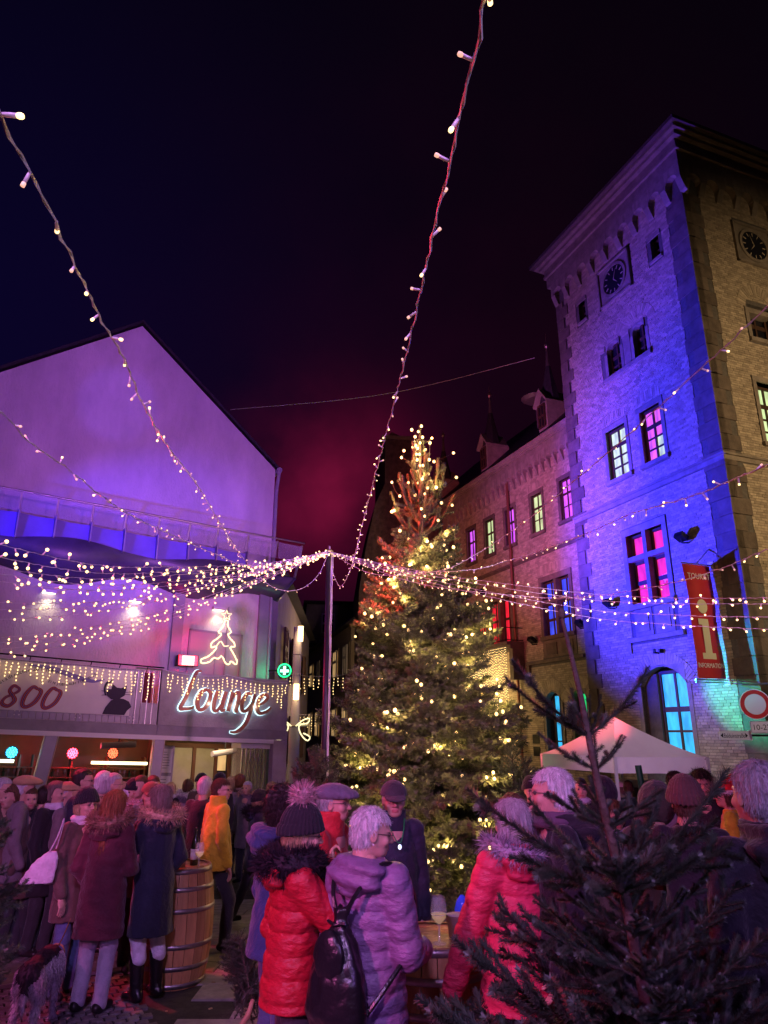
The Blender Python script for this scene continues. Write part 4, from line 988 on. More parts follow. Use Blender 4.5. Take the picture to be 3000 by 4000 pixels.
def strings():
    string(pz([(1930, -120, 3.05), (1895, 0, 3.08), (1855, 220, 3.1), (1740, 710, 3.2), (1640, 1150, 3.3), (1560, 1500, 3.42), (1480, 1800, 3.6), (1415, 2050, 3.85)]) + [at(1370, 2220, 8.8), at(1330, 2290, 9.6), at(1298, 2230, 10), MT], 'near light string running overhead from the top of the photo to the mast', near=True)
    string(pz([(-60, 330, 2.95), (0, 443, 2.97), (127, 696, 3.0), (244, 931, 3.03), (380, 1220, 3.1), (479, 1392, 3.15), (566, 1591, 3.22), (669, 1763, 3.35), (760, 1880, 3.5), (870, 2060, 3.7), (950, 2180, 3.95)]) + [at(1060, 2290, 9.0), at(1160, 2305, 9.6), at(1240, 2250, 9.9), MT], 'light string falling steeply across the gable from upper left', near=True)
    string(pz([(-60, 1560, 3.1), (0, 1606, 3.1), (127, 1736, 3.1), (271, 1835, 3.15), (470, 1989, 3.2), (669, 2088, 3.38), (832, 2160, 3.6)]) + [at(960, 2205, 7.6), at(1130, 2215, 9.2), MT], 'light string crossing the gable below the steep one', near=True)
    A = [(2105, 4.6, 2215, 'topmost of the flat strings reaching the left edge'), (2160, 4.8, 2235, 'second flat string from the top at the left edge'), (2205, 5.0, 2248, 'third flat string from the top at the left edge'), (2228, 5.4, 2275, 'fourth flat string from the top at the left edge'), (2262, 5.6, 2290, 'fifth flat string from the top at the left edge'),
         (2352, 7.6, 2318, 'string crossing in front of the left wall lamp'), (2382, 7.8, 2330, 'string just below the left wall lamp'), (2425, 8.0, 2340, 'string on the lower plaster wall beneath the lamps'), (2500, 8.4, 2385, 'fourth string from the bottom at the left edge'), (2522, 8.5, 2400, 'third string from the bottom at the left edge'), (2548, 8.6, 2412, 'second lowest string at the left edge'), (2576, 8.8, 2425, 'lowest string at the left edge above the banner')]
    for k, (y, d, ym, lab) in enumerate(A):
        e = at(-90, y, d); dm = 1 / (.5 / d + .5 / 10.0) * 1.02; m = at(640, ym, dm)
        q = [e, e.lerp(m, .5) - Vector((0, 0, .06)), m, m.lerp(MT, .5) - Vector((0, 0, .07 if k < 5 else .02)), MT + Vector((RN.uniform(-.04, .04), 0, RN.uniform(-.05, .02)))]
        string(q, lab, .118, .0022, 1.12)
    string([MT, at(1450, 2240, 8.6), at(1700, 2232, 6.6), at(1850, 2170, 5.6), at(2043, 2043, 4.6), at(2290, 1840, 3.7), at(2520, 1640, 3.1), at(2731, 1446, 2.7), at(3030, 1165, 2.3), at(3120, 1070, 2.15)], 'light string climbing across the blue tower to the upper right', near=True)
    string([MT, at(1500, 2225, 8.5), at(1800, 2230, 6.5), at(2000, 2185, 5.4), at(2240, 2105, 4.4), at(2460, 2010, 3.7), at(2700, 1940, 3.1), at(2850, 1880, 2.8), at(3080, 1780, 2.4)], 'light string crossing the tower below its string course', near=True)
    string([MT, at(1600, 2270, 8.4), at(1950, 2320, 7), at(2240, 2335, 5.8), at(2560, 2290, 4.8), at(2800, 2225, 4.1), at(3080, 2110, 3.5)], 'sagging light string that passes over the top of the tourist banner', near=True)
    for k, (y1, y2, d, lab) in enumerate(((2312, 2335, 6.0, 'upper of the two level strings across the tourist banner'), (2335, 2358, 6.3, 'lower of the two level strings across the tourist banner'), (2372, 2412, 6.6, 'level string just below the pink cross window'), (2400, 2462, 6.8, 'lowest level string across the tower'))):
        e = at(3100, y2, d); mm = at(2240, y1, 7.6)
        string([MT, MT.lerp(mm, .5) - Vector((0, 0, .06)), mm, mm.lerp(e, .5) - Vector((0, 0, .03)), e], lab, .125, .0022)
strings()

def mast():
    p = Vector((MT.x, MT.y + .02, gz(MT.y))); t = thing('string_light_mast', 'thin dark pole carrying all the light strings', 'pole', p)
    h = MT.z - p.z + .03
    b = MB(); b.tube([(0, 0, 0), (0, 0, h * .5), (0, 0, h)], [.045, .042, .038], 10); b.build('pole', mat('mast_metal', (.03, .025, .04), .4, .5), t, True)
    b = MB(); b.lathe([(.1, 0), (.25, .02), (.25, .04), (.05, .06)], n=16); b.build('base_plate', M_IRON, t)
    b = MB(); 
    for q in range(3): b.tube([(.05 + .012 * sin(z * 3 + q * 2), -.02 + .012 * cos(z * 4 + q), z) for z in np.linspace(h * .35, h - .05, 30)], .0045, 4)
    b.build('feed_cable', M_WIRE, t)
    b = MB(); b.tube([(0, 0, h), (0, 0, h + .06)], .02, 6); b.tube([(.06 * cos(a), .06 * sin(a), h - .02) for a in np.linspace(0, 2 * pi, 12, False)], .008, 5, closed=True); b.build('hook_ring', M_STEEL, t)
mast()

def icicle(fr, s0, s1, z0f, label, o=.1, seed=1, pat=None, sp=.055, dx=.098):
    R = random.Random(seed); T = thing('icicle_lights', label, 'icicle lights', fr.pt(s0, o, z0f(s0)), 0, 'icicle light curtains'); O = Vector(T.location)
    b = MB(); P = [Vector(fr.pt(s, o, z0f(s))) - O for s in np.linspace(s0, s1, 40)]; b.tube(P, .004, 4)
    n = int((s1 - s0) / dx); dots = []
    for i in range(n):
        s = s0 + (i + .5) * dx; k = pat[i % len(pat)]; oo = o + R.uniform(-.01, .02); z = z0f(s); x = s
        pts = [Vector(fr.pt(x, oo, z)) - O]
        for j in range(k):
            x += R.uniform(-.012, .012); z -= sp * R.uniform(.85, 1.15); q = Vector(fr.pt(x, oo, z)) - O; pts.append(q); dots.append(q + Vector((R.uniform(-.008, .008), 0, -.012)))
        b.tube(pts, .0022, 3, False)
    b.build('cable', M_WIRE, T)
    for q in dots:
        d = ob('bulb', DOT_ME, T, q); r = .0105 * R.uniform(.85, 1.15); d.scale = (r, r, r * 1.2)
icicle(KF, -6.0, -3.05, lambda s: 3.10 + .01 * sin(s * 4), 'icicle light curtain hanging over the white jubilee banner', .07, 3, [4, 5, 7, 5, 3, 6, 8, 5, 4, 6, 3])
icicle(KF, -3.04, -2.66, lambda s: 3.10, 'short icicle lights over the railing beside the lounge sign wall', .07, 4, [7, 9, 5, 8])
icicle(KF, -2.6, .02, lambda s: (3.12 - .05 * (1 - ((s + 2.0) / .6) ** 2) if s < -1.4 else 3.14 - .09 * sin(pi * (s + 1.4) / 1.6)) , 'icicle light curtain hanging in front of the lounge lettering', .12, 5, [5, 6, 3, 7, 6, 4, 8, 6, 3, 5, 7, 9, 4])
# curtain of tiny lights under the balcony
def net_lights():
    R = random.Random(9); T = thing('light_curtain', 'dense curtain of tiny lights hanging below the red lit balcony', 'light curtain', WF.pt(9.95, .75, 5.1)); O = Vector(T.location)
    c = MB(); bs = []
    for i in range(38):
        s = 10.0 + i * .094; l = R.uniform(1.7, 2.6); c.tube([Vector(WF.pt(s, .76, 5.06)) - O, Vector(WF.pt(s, .76, 5.06 - l)) - O], .0025, 3, False)
        z = 5.0
        while z > 5.06 - l: bs.append(Vector(WF.pt(s + R.uniform(-.015, .015), .77, z)) - O); z -= R.uniform(.07, .12)
    c.build('cable', M_WIRE, T); bs.sort(key=lambda p: -p.z)
    ms = emis('tiny_warm_bulb', (1, .74, .28), 3.0, True); me = DOT_ME.copy(); me.materials.clear(); me.materials.append(ms)
    for q in bs[:300]:
        d = ob('bulb', me, T, q); r = .0125; d.scale = (r, r, r)
    b = MB()
    for q in bs[300:]: b.sph(q, .0125, 5, 4)
    if b.v: b.build('bulb_mass', ms, T)['kind'] = 'stuff'
    lamp('curtain_glow', 'AREA', WF.pt(12.0, 1.1, 3.8), (1, .66, .25), 60, WF.pt(11.5, 0, 3.4), 1.6)
net_lights()

def neon_tree():
    T = thing('neon_tree', 'rope light outline of a fir with a star on the plaster wall', 'light figure')
    q = lambda x, y: KG.pix(x / 1.276, 2050 + y / 1.276, .1)
    m = emis('rope_light', (1.0, .80, .42), 1.8)
    out = [(1122, 478), (1108, 512), (1088, 535), (1104, 546), (1085, 566), (1056, 588), (1053, 612), (1078, 606), (1074, 622), (1040, 655), (1002, 672), (1006, 690), (1043, 684), (1065, 664), (1088, 668), (1106, 655), (1124, 690), (1142, 696), (1152, 680), (1174, 697), (1182, 682), (1162, 640), (1146, 610), (1170, 608), (1166, 588), (1146, 566), (1137, 546), (1152, 535), (1136, 505), (1136, 478)]
    P = [KG.pt(s, .1, z) for s, z in (q(*p) for p in out)]
    Q = cr(P + [P[0]], .03); b = MB(); b.tube([p + Vector((0, 0, .004 * (i % 2))) for i, p in enumerate(Q)], [.014 + .006 * (i % 2) for i in range(len(Q))], 6); b.build('rope_light', m, T)
    st = []
    for k in range(10):
        r = 26 if k % 2 == 0 else 11; a = -pi / 2 + k * pi / 5; st.append((1130 + r * cos(a), 452 + r * sin(a)))
    P = [KG.pt(s, .1, z) for s, z in (q(*p) for p in st)]; b = MB(); b.tube(P, .012, 5, closed=True); b.build('star', m, T)
    for y in (575, 590): pass
    P = [KG.pt(s, .1, z) for s, z in (q(*p) for p in [(1078, 606), (1100, 580), (1118, 605), (1146, 600)])]; b = MB(); b.tube(cr(P, .04), .012, 6); b.build('rope_light', m, T)
    c = q(1130, 600); b = MB(); b.fb(KG, c[0] - .012, c[0] + .012, .05, .08, 2.6, 4.9); b.build('mounting_rod', M_METP, T)
    lamp('rope_glow', 'POINT', KG.pt(c[0], .35, 4.1), (1, .75, .45), .8, None, .25)
neon_tree()
def red_flood():
    s, z = KG.pix(735, 2580, .35); t = thing('red_flood_lamp', 'glaring red floodlight left of the rope light fir', 'floodlight', KG.pt(s, .35, z), atan2(KD[1], KD[0]))
    b = MB(); b.box((0, .05, 0), (.46, .1, .23)); b.build('housing', M_IRON, t)
    em0 = emis('red_led_glare', (1.0, .30, .22), 4); em1 = emis('red_led_edge', (1.0, .03, .04), 4)
    for i in range(6):
        for j in range(3): em = em1 if i in (0, 5) else em0; b = MB(); b.box((-.175 + i * .07, -.005, -.07 + j * .07), (.066, .01, .066)); b.build('led', em, t)
    b = MB(); b.tube([(-.2, .05, 0), (-.2, .12, -.1), (-.2, .3, -.1)], .012, 5); b.tube([(.2, .05, 0), (.2, .12, -.1), (.2, .3, -.1)], .012, 5); b.build('yoke', M_IRON, t)
    lamp('red_flood_light', 'POINT', KG.pt(s, .50, z), (1, .02, .07), 42, None, .1)
red_flood()

# ---------------------------------------------------------------- lamp column, pharmacy sign, street beyond
def lamp_column():
    p = at(1165, 2450, 16); t = thing('lamp_column', 'tall grey round lamp column with glowing slots', 'street lamp', (p.x, p.y, gz(p.y)))
    h = p.z - gz(p.y)
    b = MB(); b.lathe([(.125, 0), (.12, h * .55), (.095, h * .56), (.095, h)], n=18); b.build('shaft', M_CONC, t, True)
    b = MB()
    for z in (h * .55, h * .78, h * .87): b.lathe([(.099 if z > h * .56 else .125, z), (.103 if z > h * .56 else .128, z + .01), (.099, z + .02)], n=18)
    b.build('joint_ring', M_METP, t)
    em = emis('column_lamp', (1.0, .68, .28), 5)
    for x, z, r in ((.07, h - .33, .0), (.02, h - 1.60, 0)):
        b = MB(); b.box((x, -.085, z + .17), (.11, .05, .34)); w = b.build('light_slot', em, t)
    lamp('column_light', 'POINT', (p.x + .05, p.y - .3, p.z - 1.4), (1, .66, .3), 10, None, .1); lamp('column_light', 'POINT', (p.x + .1, p.y - .3, p.z - .2), (1, .66, .3), 9, None, .1)
    # rope-light ribbon ornament round the column
    o = thing('ribbon_ornament', 'curled ribbon of rope light round the lamp column', 'light figure', (p.x, p.y - .18, p.z - 2.15))
    b = MB(); m = emis('ribbon_light', (.95, .85, .45), 1.6)
    for sx in (-1, 1):
        P = [(sx * .05, 0, 0), (sx * .2, -.02, .12), (sx * .34, 0, .16), (sx * .3, .02, .06), (sx * .12, 0, .02), (sx * .16, 0, -.16), (sx * .3, 0, -.3), (sx * .36, 0, -.22), (sx * .2, 0, -.14)]
        b.tube(cr(P, .04), .014, 6)
    b.build('rope_light', m, o)
    p2 = at(1215, 2835, 15.8); b = MB(); b.tube([(-.32, -.14, p2.z - gz(p.y)), (.32, -.14, p2.z - gz(p.y))], .022, 6); b.build('cross_bar', M_STEEL, t)
lamp_column()
def pharmacy():
    p = at(1110, 2620, 17); t = thing('green_sign', 'round glowing green sign with a white cross by the lamp column', 'sign', p, .25)
    g = emis('green_tube', (.0, .9, .25), 2); w = emis('pale_tube', (.45, 1, .8), 3)
    b = MB(); b.lathe([(.17, -.05), (.17, .05)], n=20); o = b.build('case', M_DARK, t); o.rotation_euler = (pi / 2, 0, 0)
    b = MB(); b.tube([(.15 * cos(a), -.07, .15 * sin(a)) for a in np.linspace(0, 2 * pi, 20, False)], .016, 6, closed=True); b.build('ring_tube', g, t)
    b = MB(); b.box((.0, -.07, .0), (.055, .02, .2)); b.box((.0, -.072, -.01), (.2, .02, .055)); b.build('cross', w, t)
    b = MB(); b.tube([(-.17, 0, 0), (-.55, .3, 0)], .02, 6); b.build('arm', M_IRON, t)
    lamp('green_sign_light', 'POINT', p + Vector((0, -.35, 0)), (.05, 1, .35), 10, None, .1)
pharmacy()

def street():
    # right row: pale rendered house seen down the lane, plus a house across its end
    M_R = mat('cream_render', (.42, .34, .25), .85, vary=.12, vscale=2, bump=.2); M_R2 = mat('grey_render', (.30, .26, .26), .85, vary=.12, vscale=2)
    a = at(1345, 2600, 34); f = Fr((a.x, a.y), DD(-14.5), flip=True)
    T = thing('lane_house', 'cream rendered house on the right of the lane behind the mast', 'house')
    b = MB(); b.fb(f, -1.5, 14, -6, 0, -.5, 6.9); b.build('wall', M_R, T)
    b = MB(); vs = [f.pt(-1.6, .35, 6.9), f.pt(14, .35, 6.9), f.pt(14, -3, 9.6), f.pt(-1.6, -3, 9.6), f.pt(14, -6.3, 6.9), f.pt(-1.6, -6.3, 6.9)]; b.add(vs, [(0, 1, 2, 3), (3, 2, 4, 5), (0, 3, 5), (1, 4, 2), (0, 5, 4, 1)]); b.build('roof', M_SLATE, T)
    for r, z in enumerate((4.7, 1.9)):
        for k in range(5):
            s = -1.1 + k * 2.6
            w = window(T, f, s, s + .9, z, z + 1.35, 2, (0, .6, 1), [G_WARM if (k + r) % 3 else M_GLASS], .02 - .09, .05, .06, fm=M_WHITE); surround(Parts(w, M_STONE, 'trim'), f, s, s + .9, z, z + 1.35, .1, .03)
    # end house
    c = at(1290, 2500, 46); g = Fr((c.x, c.y), DD(90 - 8)); T = thing('white_end_house', 'white house with an attic window closing the lane', 'house')
    b = MB(); b.fb(g, -1.6, 7, -5, 0, -.5, 10.2); b.build('wall', M_R2, T)
    b = MB(); b.fb(g, -1.8, 7.1, -5.1, .3, 10.2, 10.4); b.build('roof', M_SLATE, T)
    b = MB(); b.fb(g, -1.7, 7.05, -.1, .12, 7.4, 7.65); b.build('cornice', M_SLATE, T)
    for s in (-.6, 1.6, 3.8):
        for z, m in ((8.3, M_GLASS), (5.2, G_WARM), (1.8, G_WARM)): window(T, g, s, s + .85, z, z + 1.3, 1, (0, .5, 1), [m], -.07, .05, .07, fm=M_WHITE)
    # dark row on the left of the lane
    d = at(1075, 2600, 19); l = Fr((d.x, d.y), DD(-2.5)); T = thing('dark_row_house', 'dark house on the left of the lane behind the lamp column', 'house')
    b = MB(); b.fb(l, 0, 14, -4, 0, -.5, 6.2); b.build('wall', M_R2, T)
    b = MB(); b.add([l.pt(-.2, .3, 6.2), l.pt(14, .3, 6.2), l.pt(14, -2, 8.6), l.pt(-.2, -2, 8.6), l.pt(-.2, -4.3, 6.2), l.pt(14, -4.3, 6.2)], [(0, 1, 2, 3), (3, 2, 5, 4), (0, 3, 4), (1, 5, 2), (0, 4, 5, 1)]); b.build('roof', M_SLATE, T)
    for k in range(4):
        for z in (1.2, 3.6): window(T, l, 1.2 + k * 2.7, 2.1 + k * 2.7, z, z + 1.4, 2, (0, .6, 1), [G_WARM if (k + int(z)) % 2 else M_GLASS], -.07, .05, .07)
    # icicles across the lane
    for k, (y, dd, x0, x1) in enumerate(((2632, 18, 1125, 1360), (2785, 25, 1120, 1300))):
        p, q = at(x0, y, dd), at(x1, y + (6 if k == 0 else -4), dd); u = (q - p); fr = Fr((p.x, p.y), (u.x / hypot(u.x, u.y), u.y / hypot(u.x, u.y)))
        L = hypot(u.x, u.y); icicle(fr, 0, L, lambda s: p.z - .06 * sin(pi * s / L), ['icicle lights strung across the lane at lamp height', 'farther icicle lights strung low across the lane'][k], 0, 11 + k, [3, 5, 4, 6, 3, 4] if k == 0 else [3, 5, 6, 4], .075 if k == 0 else .085, .12 if k == 0 else .13)
    # stepped brick gable with chimney behind the fir
    e = at(1440, 2000, 30); T = thing('stepped_gable_house', 'dark brick house with stepped gable and chimney behind the tree top', 'house')
    h = Fr((e.x, e.y), DD(84)); z1 = e.z
    b = MB(); P = [(-.4, -.5), (4.2, -.5), (4.2, 10.6), (3.2, 10.6), (3.2, 12.2), (2.55, 12.2), (2.55, 13.2), (1.95, 13.2), (1.95, 15.2), (1.05, 15.6), (.75, 15.2), (.75, 13.0), (.3, 12.0), (-.1, 10), (-.4, 8)]
    b.ext(h, P, 0, -5); b.build('wall', mat('old_dark_brick', (.09, .055, .045), .9, vary=.35, vscale=6, bump=.4, bscale=20), T)
    b = MB(); b.fb(h, .6, 2.05, -1.3, .06, 15.25, 15.4); b.build('chimney_cap', M_STONE2, T)
    t = ob('overhead_wire', None); P = cr([at(900, 1600, 30), at(1500, 1540, 28), at(2120, 1390, 24)], .8); b = MB(); b.tube(P, .012, 4); o = b.build('overhead_wire', M_WIRE); bpy.data.objects.remove(t)
    o.name = 'overhead_wire'; tag(o, 'thin overhead wire crossing the dark sky behind the tree top', 'wire')
street()

# ---------------------------------------------------------------- tourist banner, traffic signs, lantern
def tourist():
    # flag hangs square to the wall from two arms
    A = Vector(TL.pt(.85, 0, 0)); n = Vector((TL.n[0], TL.n[1], 0))
    f = Fr((A.x + n.x * .92, A.y + n.y * .92), (-n.x, -n.y))      # reading direction runs towards the wall
    if f.n[1] > 0: f = Fr((f.P), f.d, flip=True)
    T = thing('tourist_banner', 'tall red tourist information banner hanging out from the tower', 'banner')
    W0, Wd, zt, zb = 0, .86, 6.0, 3.30
    b = MB(); n_ = 16; vs = []
    for k in range(n_ + 1):
        z = zb + (zt - zb) * k / n_; bow = .05 * sin(pi * k / n_)
        for s in (W0 + bow, Wd - bow * .6): vs += [f.pt(s, .002 + .02 * sin(k * .7), z), f.pt(s, -.004 + .02 * sin(k * .7), z)]
    fs = []
    for k in range(n_): i = 4 * k; fs += [(i, i + 2, i + 6, i + 4), (i + 1, i + 5, i + 7, i + 3), (i, i + 4, i + 5, i + 1), (i + 2, i + 3, i + 7, i + 6)]
    b.add(vs, fs); b.build('cloth', mat('banner_red', (.46, .02, .03), .7, vary=.08), T, True)
    cr_ = mat('banner_cream', (.62, .56, .36), .7); wh = mat('banner_letter_white', (.75, .7, .68), .7)
    text('TOURIST', f, Wd / 2, .03, zt - .36, .20, wh, T, 'lettering', 0, .001, 'CENTER', xs=.86)
    text('INFORMATION', f, Wd / 2 + .01, .03, zb + .24, .155, wh, T, 'lettering', 0, .001, 'CENTER', xs=.74)
    b = MB(); c = Wd / 2; b.ext(f, [(c - .02 + .155 * cos(a), 4.98 + .17 * sin(a)) for a in np.linspace(0, 2 * pi, 28, False)], .026, .03)
    b.ext(f, [(c - .2, 4.68), (c + .1, 4.68), (c + .1, 3.88), (c + .2, 3.88), (c + .2, 3.74), (c - .2, 3.74), (c - .2, 3.88), (c - .1, 3.88), (c - .1, 4.54), (c - .2, 4.54)], .026, .03); b.build('letter_i', cr_, T)
    for z, nm in ((zt + .02, 'top_arm'), (zb - .03, 'bottom_arm')):
        b = MB(); b.tube([f.pt(-.06, 0, z), f.pt(.92, 0, z)], .02, 8); b.build(nm, M_STEEL, T)
    b = MB(); b.tube([f.pt(-.06, 0, zb - .09), f.pt(.92, 0, zb - .09)], .014, 8); b.tube([f.pt(.45, 0, zt + .04), f.pt(.92, 0, zt + .45)], .016, 8); b.build('stay', M_STEEL, T)
    for z in (zb - .06, zt + .02): b = MB(); b.fb(TL, .77, .93, 0, .04, z - .08, z + .08); b.build('wall_plate', M_WHITE, T)
tourist()
def signs():
    p = at(2950, 2751, 16.6); az = atan2(p.x, p.y); f = Fr((p.x, p.y), (cos(az + .28), -sin(az + .28)))
    px = .36
    T = thing('sign_post', 'steel post at the tower corner carrying the traffic signs', 'post', f.pt(px, -.05, gz(p.y)))
    b = MB(); L = p.z + .42 - gz(p.y); b.tube([(0, 0, 0), (0, 0, L)], .03, 10); b.build('post', M_STEEL, T)
    b = MB(); q = Vector(f.pt(-.2, -.05, 0)) - Vector(f.pt(px, -.05, 0)); b.tube([(q.x, q.y, L - .02), (0, 0, L - .02)], .02, 8); b.build('bracket', M_STEEL, T)
    def disc(r0, r1, o0, o1, n=32):
        b = MB()
        for k in range(n):
            a, c = 2 * pi * k / n, 2 * pi * (k + 1) / n
            if r0 <= 0: b.ext(f, [(0, p.z), (r1 * cos(a), p.z + r1 * sin(a)), (r1 * cos(c), p.z + r1 * sin(c))], o0, o1)
            else: b.ext(f, [(r0 * cos(a), p.z + r0 * sin(a)), (r0 * cos(c), p.z + r0 * sin(c)), (r1 * cos(c), p.z + r1 * sin(c)), (r1 * cos(a), p.z + r1 * sin(a))], o0, o1)
        return b
    T = thing('no_vehicles_sign', 'round white road sign with a red rim at the tower corner', 'road sign')
    disc(0, .295, -.01, 0).build('plate', mat('sign_back', (.5, .5, .5), .4, .6), T); disc(.205, .285, 0, .004).build('red_rim', mat('sign_red', (.5, .015, .02), .4), T); disc(0, .203, 0, .003).build('white_face', mat('sign_white', (.68, .66, .7), .4), T); disc(.286, .3, -.01, .006).build('edge', M_WHITE, T)
    T = thing('time_plate', 'small white plate reading 10-22h below the round sign', 'road sign')
    b = MB(); b.fb(f, -.16, .34, -.01, 0, p.z - .57, p.z - .33); b.build('plate', mat('sign_white'), T)
    ink = mat('sign_ink', (.01, .01, .012), .5)
    b = MB()
    for a, c, e, g in ((-.15, .33, -.345, -.338), (-.15, .33, -.562, -.555), (-.15, -.143, -.562, -.338), (.323, .33, -.562, -.338)): b.fb(f, a, c, 0, .002, p.z + e, p.z + g)
    b.build('border', ink, T); text('10-22h', f, .09, .002, p.z - .50, .15, ink, T, 'lettering', 0, .001, 'CENTER')
    q = at(2870, 2873, 16.9); f2 = Fr((q.x, q.y), DD(90 - 2)); g = f2
    T = thing('street_name_sign', 'long white street name sign reading Balduinstraße', 'street sign')
    w0, w1 = -.32, .30; b = MB(); b.fb(g, w0, w1, -.02, 0, q.z - .09, q.z + .09); b.fb(g, w1, w1 + .06, -.03, .01, q.z - .1, q.z + .1); b.build('plate', mat('sign_white'), T)
    text('Balduinstraße', g, -.01, .002, q.z - .045, .125, ink, T, 'lettering', 0, .001, 'CENTER', xs=.66)
    b = MB()
    for sg in (-1, 1): b.ext(g, [(-.01 + sg * .29, q.z), (-.01 + sg * .235, q.z + .05), (-.01 + sg * .235, q.z - .05)], .0, .003)
    b.build('arrow', ink, T); b = MB(); b.fb(g, w1 + .05, w1 + .5, -.02, 0, q.z - .02, q.z + .02); b.build('bracket', M_IRON, T)
signs()
def lantern():
    s, z = WF.pix(2010, 2905, .5); T = thing('wall_lantern', 'glowing hexagonal wall lantern on an iron arm by the downpipe', 'lantern', WF.pt(s, .5, z))
    b = MB()
    for k in range(6):
        a = pi / 3 * k; b.tube([(.07 * cos(a), .07 * sin(a), -.13), (.11 * cos(a), .11 * sin(a), .12)], .006, 4)
    b.lathe([(.06, -.15), (.08, -.135), (.07, -.13)], n=6); b.lathe([(.14, .12), (.11, .15), (.03, .24), (.02, .28), (.004, .3)], n=6); b.build('frame', M_IRON, T)
    b = MB(); b.lathe([(.066, -.13), (.1, .12)], n=6); b.build('glass', emis('lantern_glass', (1, .6, .16), 3.0), T)
    b = MB(); e = Vector(WF.pt(0, 0, 0)) - Vector(WF.pt(0, .5, 0)); b.tube([(0, 0, -.15), (0, 0, -.24), (e.x * .5, e.y * .5, -.3), (e.x, e.y, -.26)], .012, 5); b.build('arm', M_IRON, T)
    lamp('lantern_light', 'POINT', WF.pt(s, .55, z + .02), (1, .58, .2), 34, None, .08)
lantern()

def tent():
    n_ = at(2400, 2945, 11.9); l_ = at(2115, 2942, 13.6); r_ = at(2760, 2946, 12.3)
    for p in (n_, l_, r_): p.z = 1.80 + DZ
    b_ = l_ + r_ - n_; zt = 2.36; g = gz(12)
    T = thing('white_gazebo', 'white pop-up gazebo with a peaked roof glowing pink and blue', 'tent')
    m = mat('gazebo_canvas', (.72, .70, .70), .8, vary=.04, bump=.15, bscale=6); pk = (n_ + b_) / 2; pk.z = zt
    C = [n_, r_, b_, l_]; b = MB()
    for i in range(4):
        a, c = C[i], C[(i + 1) % 4]; N_ = 10; vs = []; fs = []
        for u in range(N_ + 1):
            for v in range(N_ + 1):
                t = u / N_; e = a.lerp(c, v / N_); p = e.lerp(pk, t); p = Vector((p.x, p.y, a.z + (zt - a.z) * (t ** 1.25))); p.z -= .035 * sin(pi * v / N_) * (1 - t); vs.append(p)
        for u in range(N_):
            for v in range(N_): k = u * (N_ + 1) + v; fs.append((k, k + 1, k + N_ + 2, k + N_ + 1))
        b.add(vs, fs)
    b.build('canopy', m, T, True)
    for i in range(4):
        a, c = C[i], C[(i + 1) % 4]; b = MB(); N_ = 14; vs = []
        o = ((c - a).cross(Vector((0, 0, 1)))).normalized()
        for v in range(N_ + 1):
            p = a.lerp(c, v / N_); w = o * .012 * sin(v * 1.7)
            vs += [p + Vector((0, 0, -.005)), p + w + Vector((0, 0, -.24)), p + Vector((0, 0, -.005)) - o * .006, p + w + Vector((0, 0, -.24)) - o * .006]
        b.add(vs, [(4 * v, 4 * v + 4, 4 * v + 5, 4 * v + 1) for v in range(N_)] + [(4 * v + 2, 4 * v + 3, 4 * v + 7, 4 * v + 6) for v in range(N_)]); b.build('valance', m, T, True)
        b = MB(); h = a.lerp(c, .5)
        for p, q in ((a, h), (h, c)):
            for e0, e1 in ((-.03, -.22), (-.22, -.03)): b.tube([p + Vector((0, 0, e0)) - o * .03, q + Vector((0, 0, e1)) - o * .03], .011, 4)
        b.build('truss', M_STEEL, T)
    for p in C: b = MB(); b.box((p.x, p.y, (p.z + g) / 2), (.045, .045, p.z - g - .01)); b.build('leg', mat('gazebo_leg', (.6, .62, .6), .5, .3), T)
    p = at(2515, 3100, 11.2); t = thing('green_pole', 'dark green slanting pole standing under the white gazebo', 'pole', (p.x + .1, p.y, g)); b = MB(); b.tube([(0, 0, 0), (-.14, 0, 2.05)], .045, 10); b.build('pole', mat('green_paint', (.01, .05, .03), .5), t)
    # banner stands with pictures under the roof
    for k, (x, w) in enumerate(((2445, .28), (2495, .36))):
        p = at(x, 3080, 13.4); t = thing('poster_stand', ['narrow pale poster stand under the gazebo', 'pale poster stand with a landscape picture under the gazebo'][k], 'poster stand', (p.x, p.y, g), -.3)
        b = MB(); b.box((0, 0, .98), (w, .02, 1.5)); b.build('panel', M_WHITE, t); b = MB(); b.box((0, -.012, 1.46), (w * .8, .006, .3)); b.build('picture', mat('photo_print', (.25, .17, .08), .6, col2=(.05, .07, .12), vary=.4, vscale=9), t)
        b = MB(); b.box((0, 0, .11), (w * .8, .3, .05)); b.box((0, 0, .18), (.04, .04, .12)); b.build('foot', M_STEEL, t)
    p = at(2560, 2950, 14.6)
    t = thing('market_stall', 'dark wooden counter with small goods under the gazebo', 'stall', (p.x, p.y, g), -.3)
    b = MB(); b.box((0, 0, .45), (2.6, .5, .9)); b.build('counter', M_WOODR, t); b = MB(); b.box((0, 0, .92), (2.7, .6, .04)); b.build('counter_top', M_WOODR, t)
    lamp('gazebo_pink', 'SPOT', (5.5, 6.5, 4.4), (1, .10, .13), 7500, tuple(pk + Vector((-.25, -.2, .05))), .1, 10, 1); lamp('gazebo_violet', 'SPOT', (-1.0, 2.5, 4.6), (.62, .62, 1), 1300, tuple(pk + Vector((.3, -.4, -.3))), .1, 15, .9); lamp('gazebo_green', 'SPOT', (-2.4, 12.5, 3.5), (.35, 1, .62), 90, tuple(l_), .1, 14, .8)
tent()
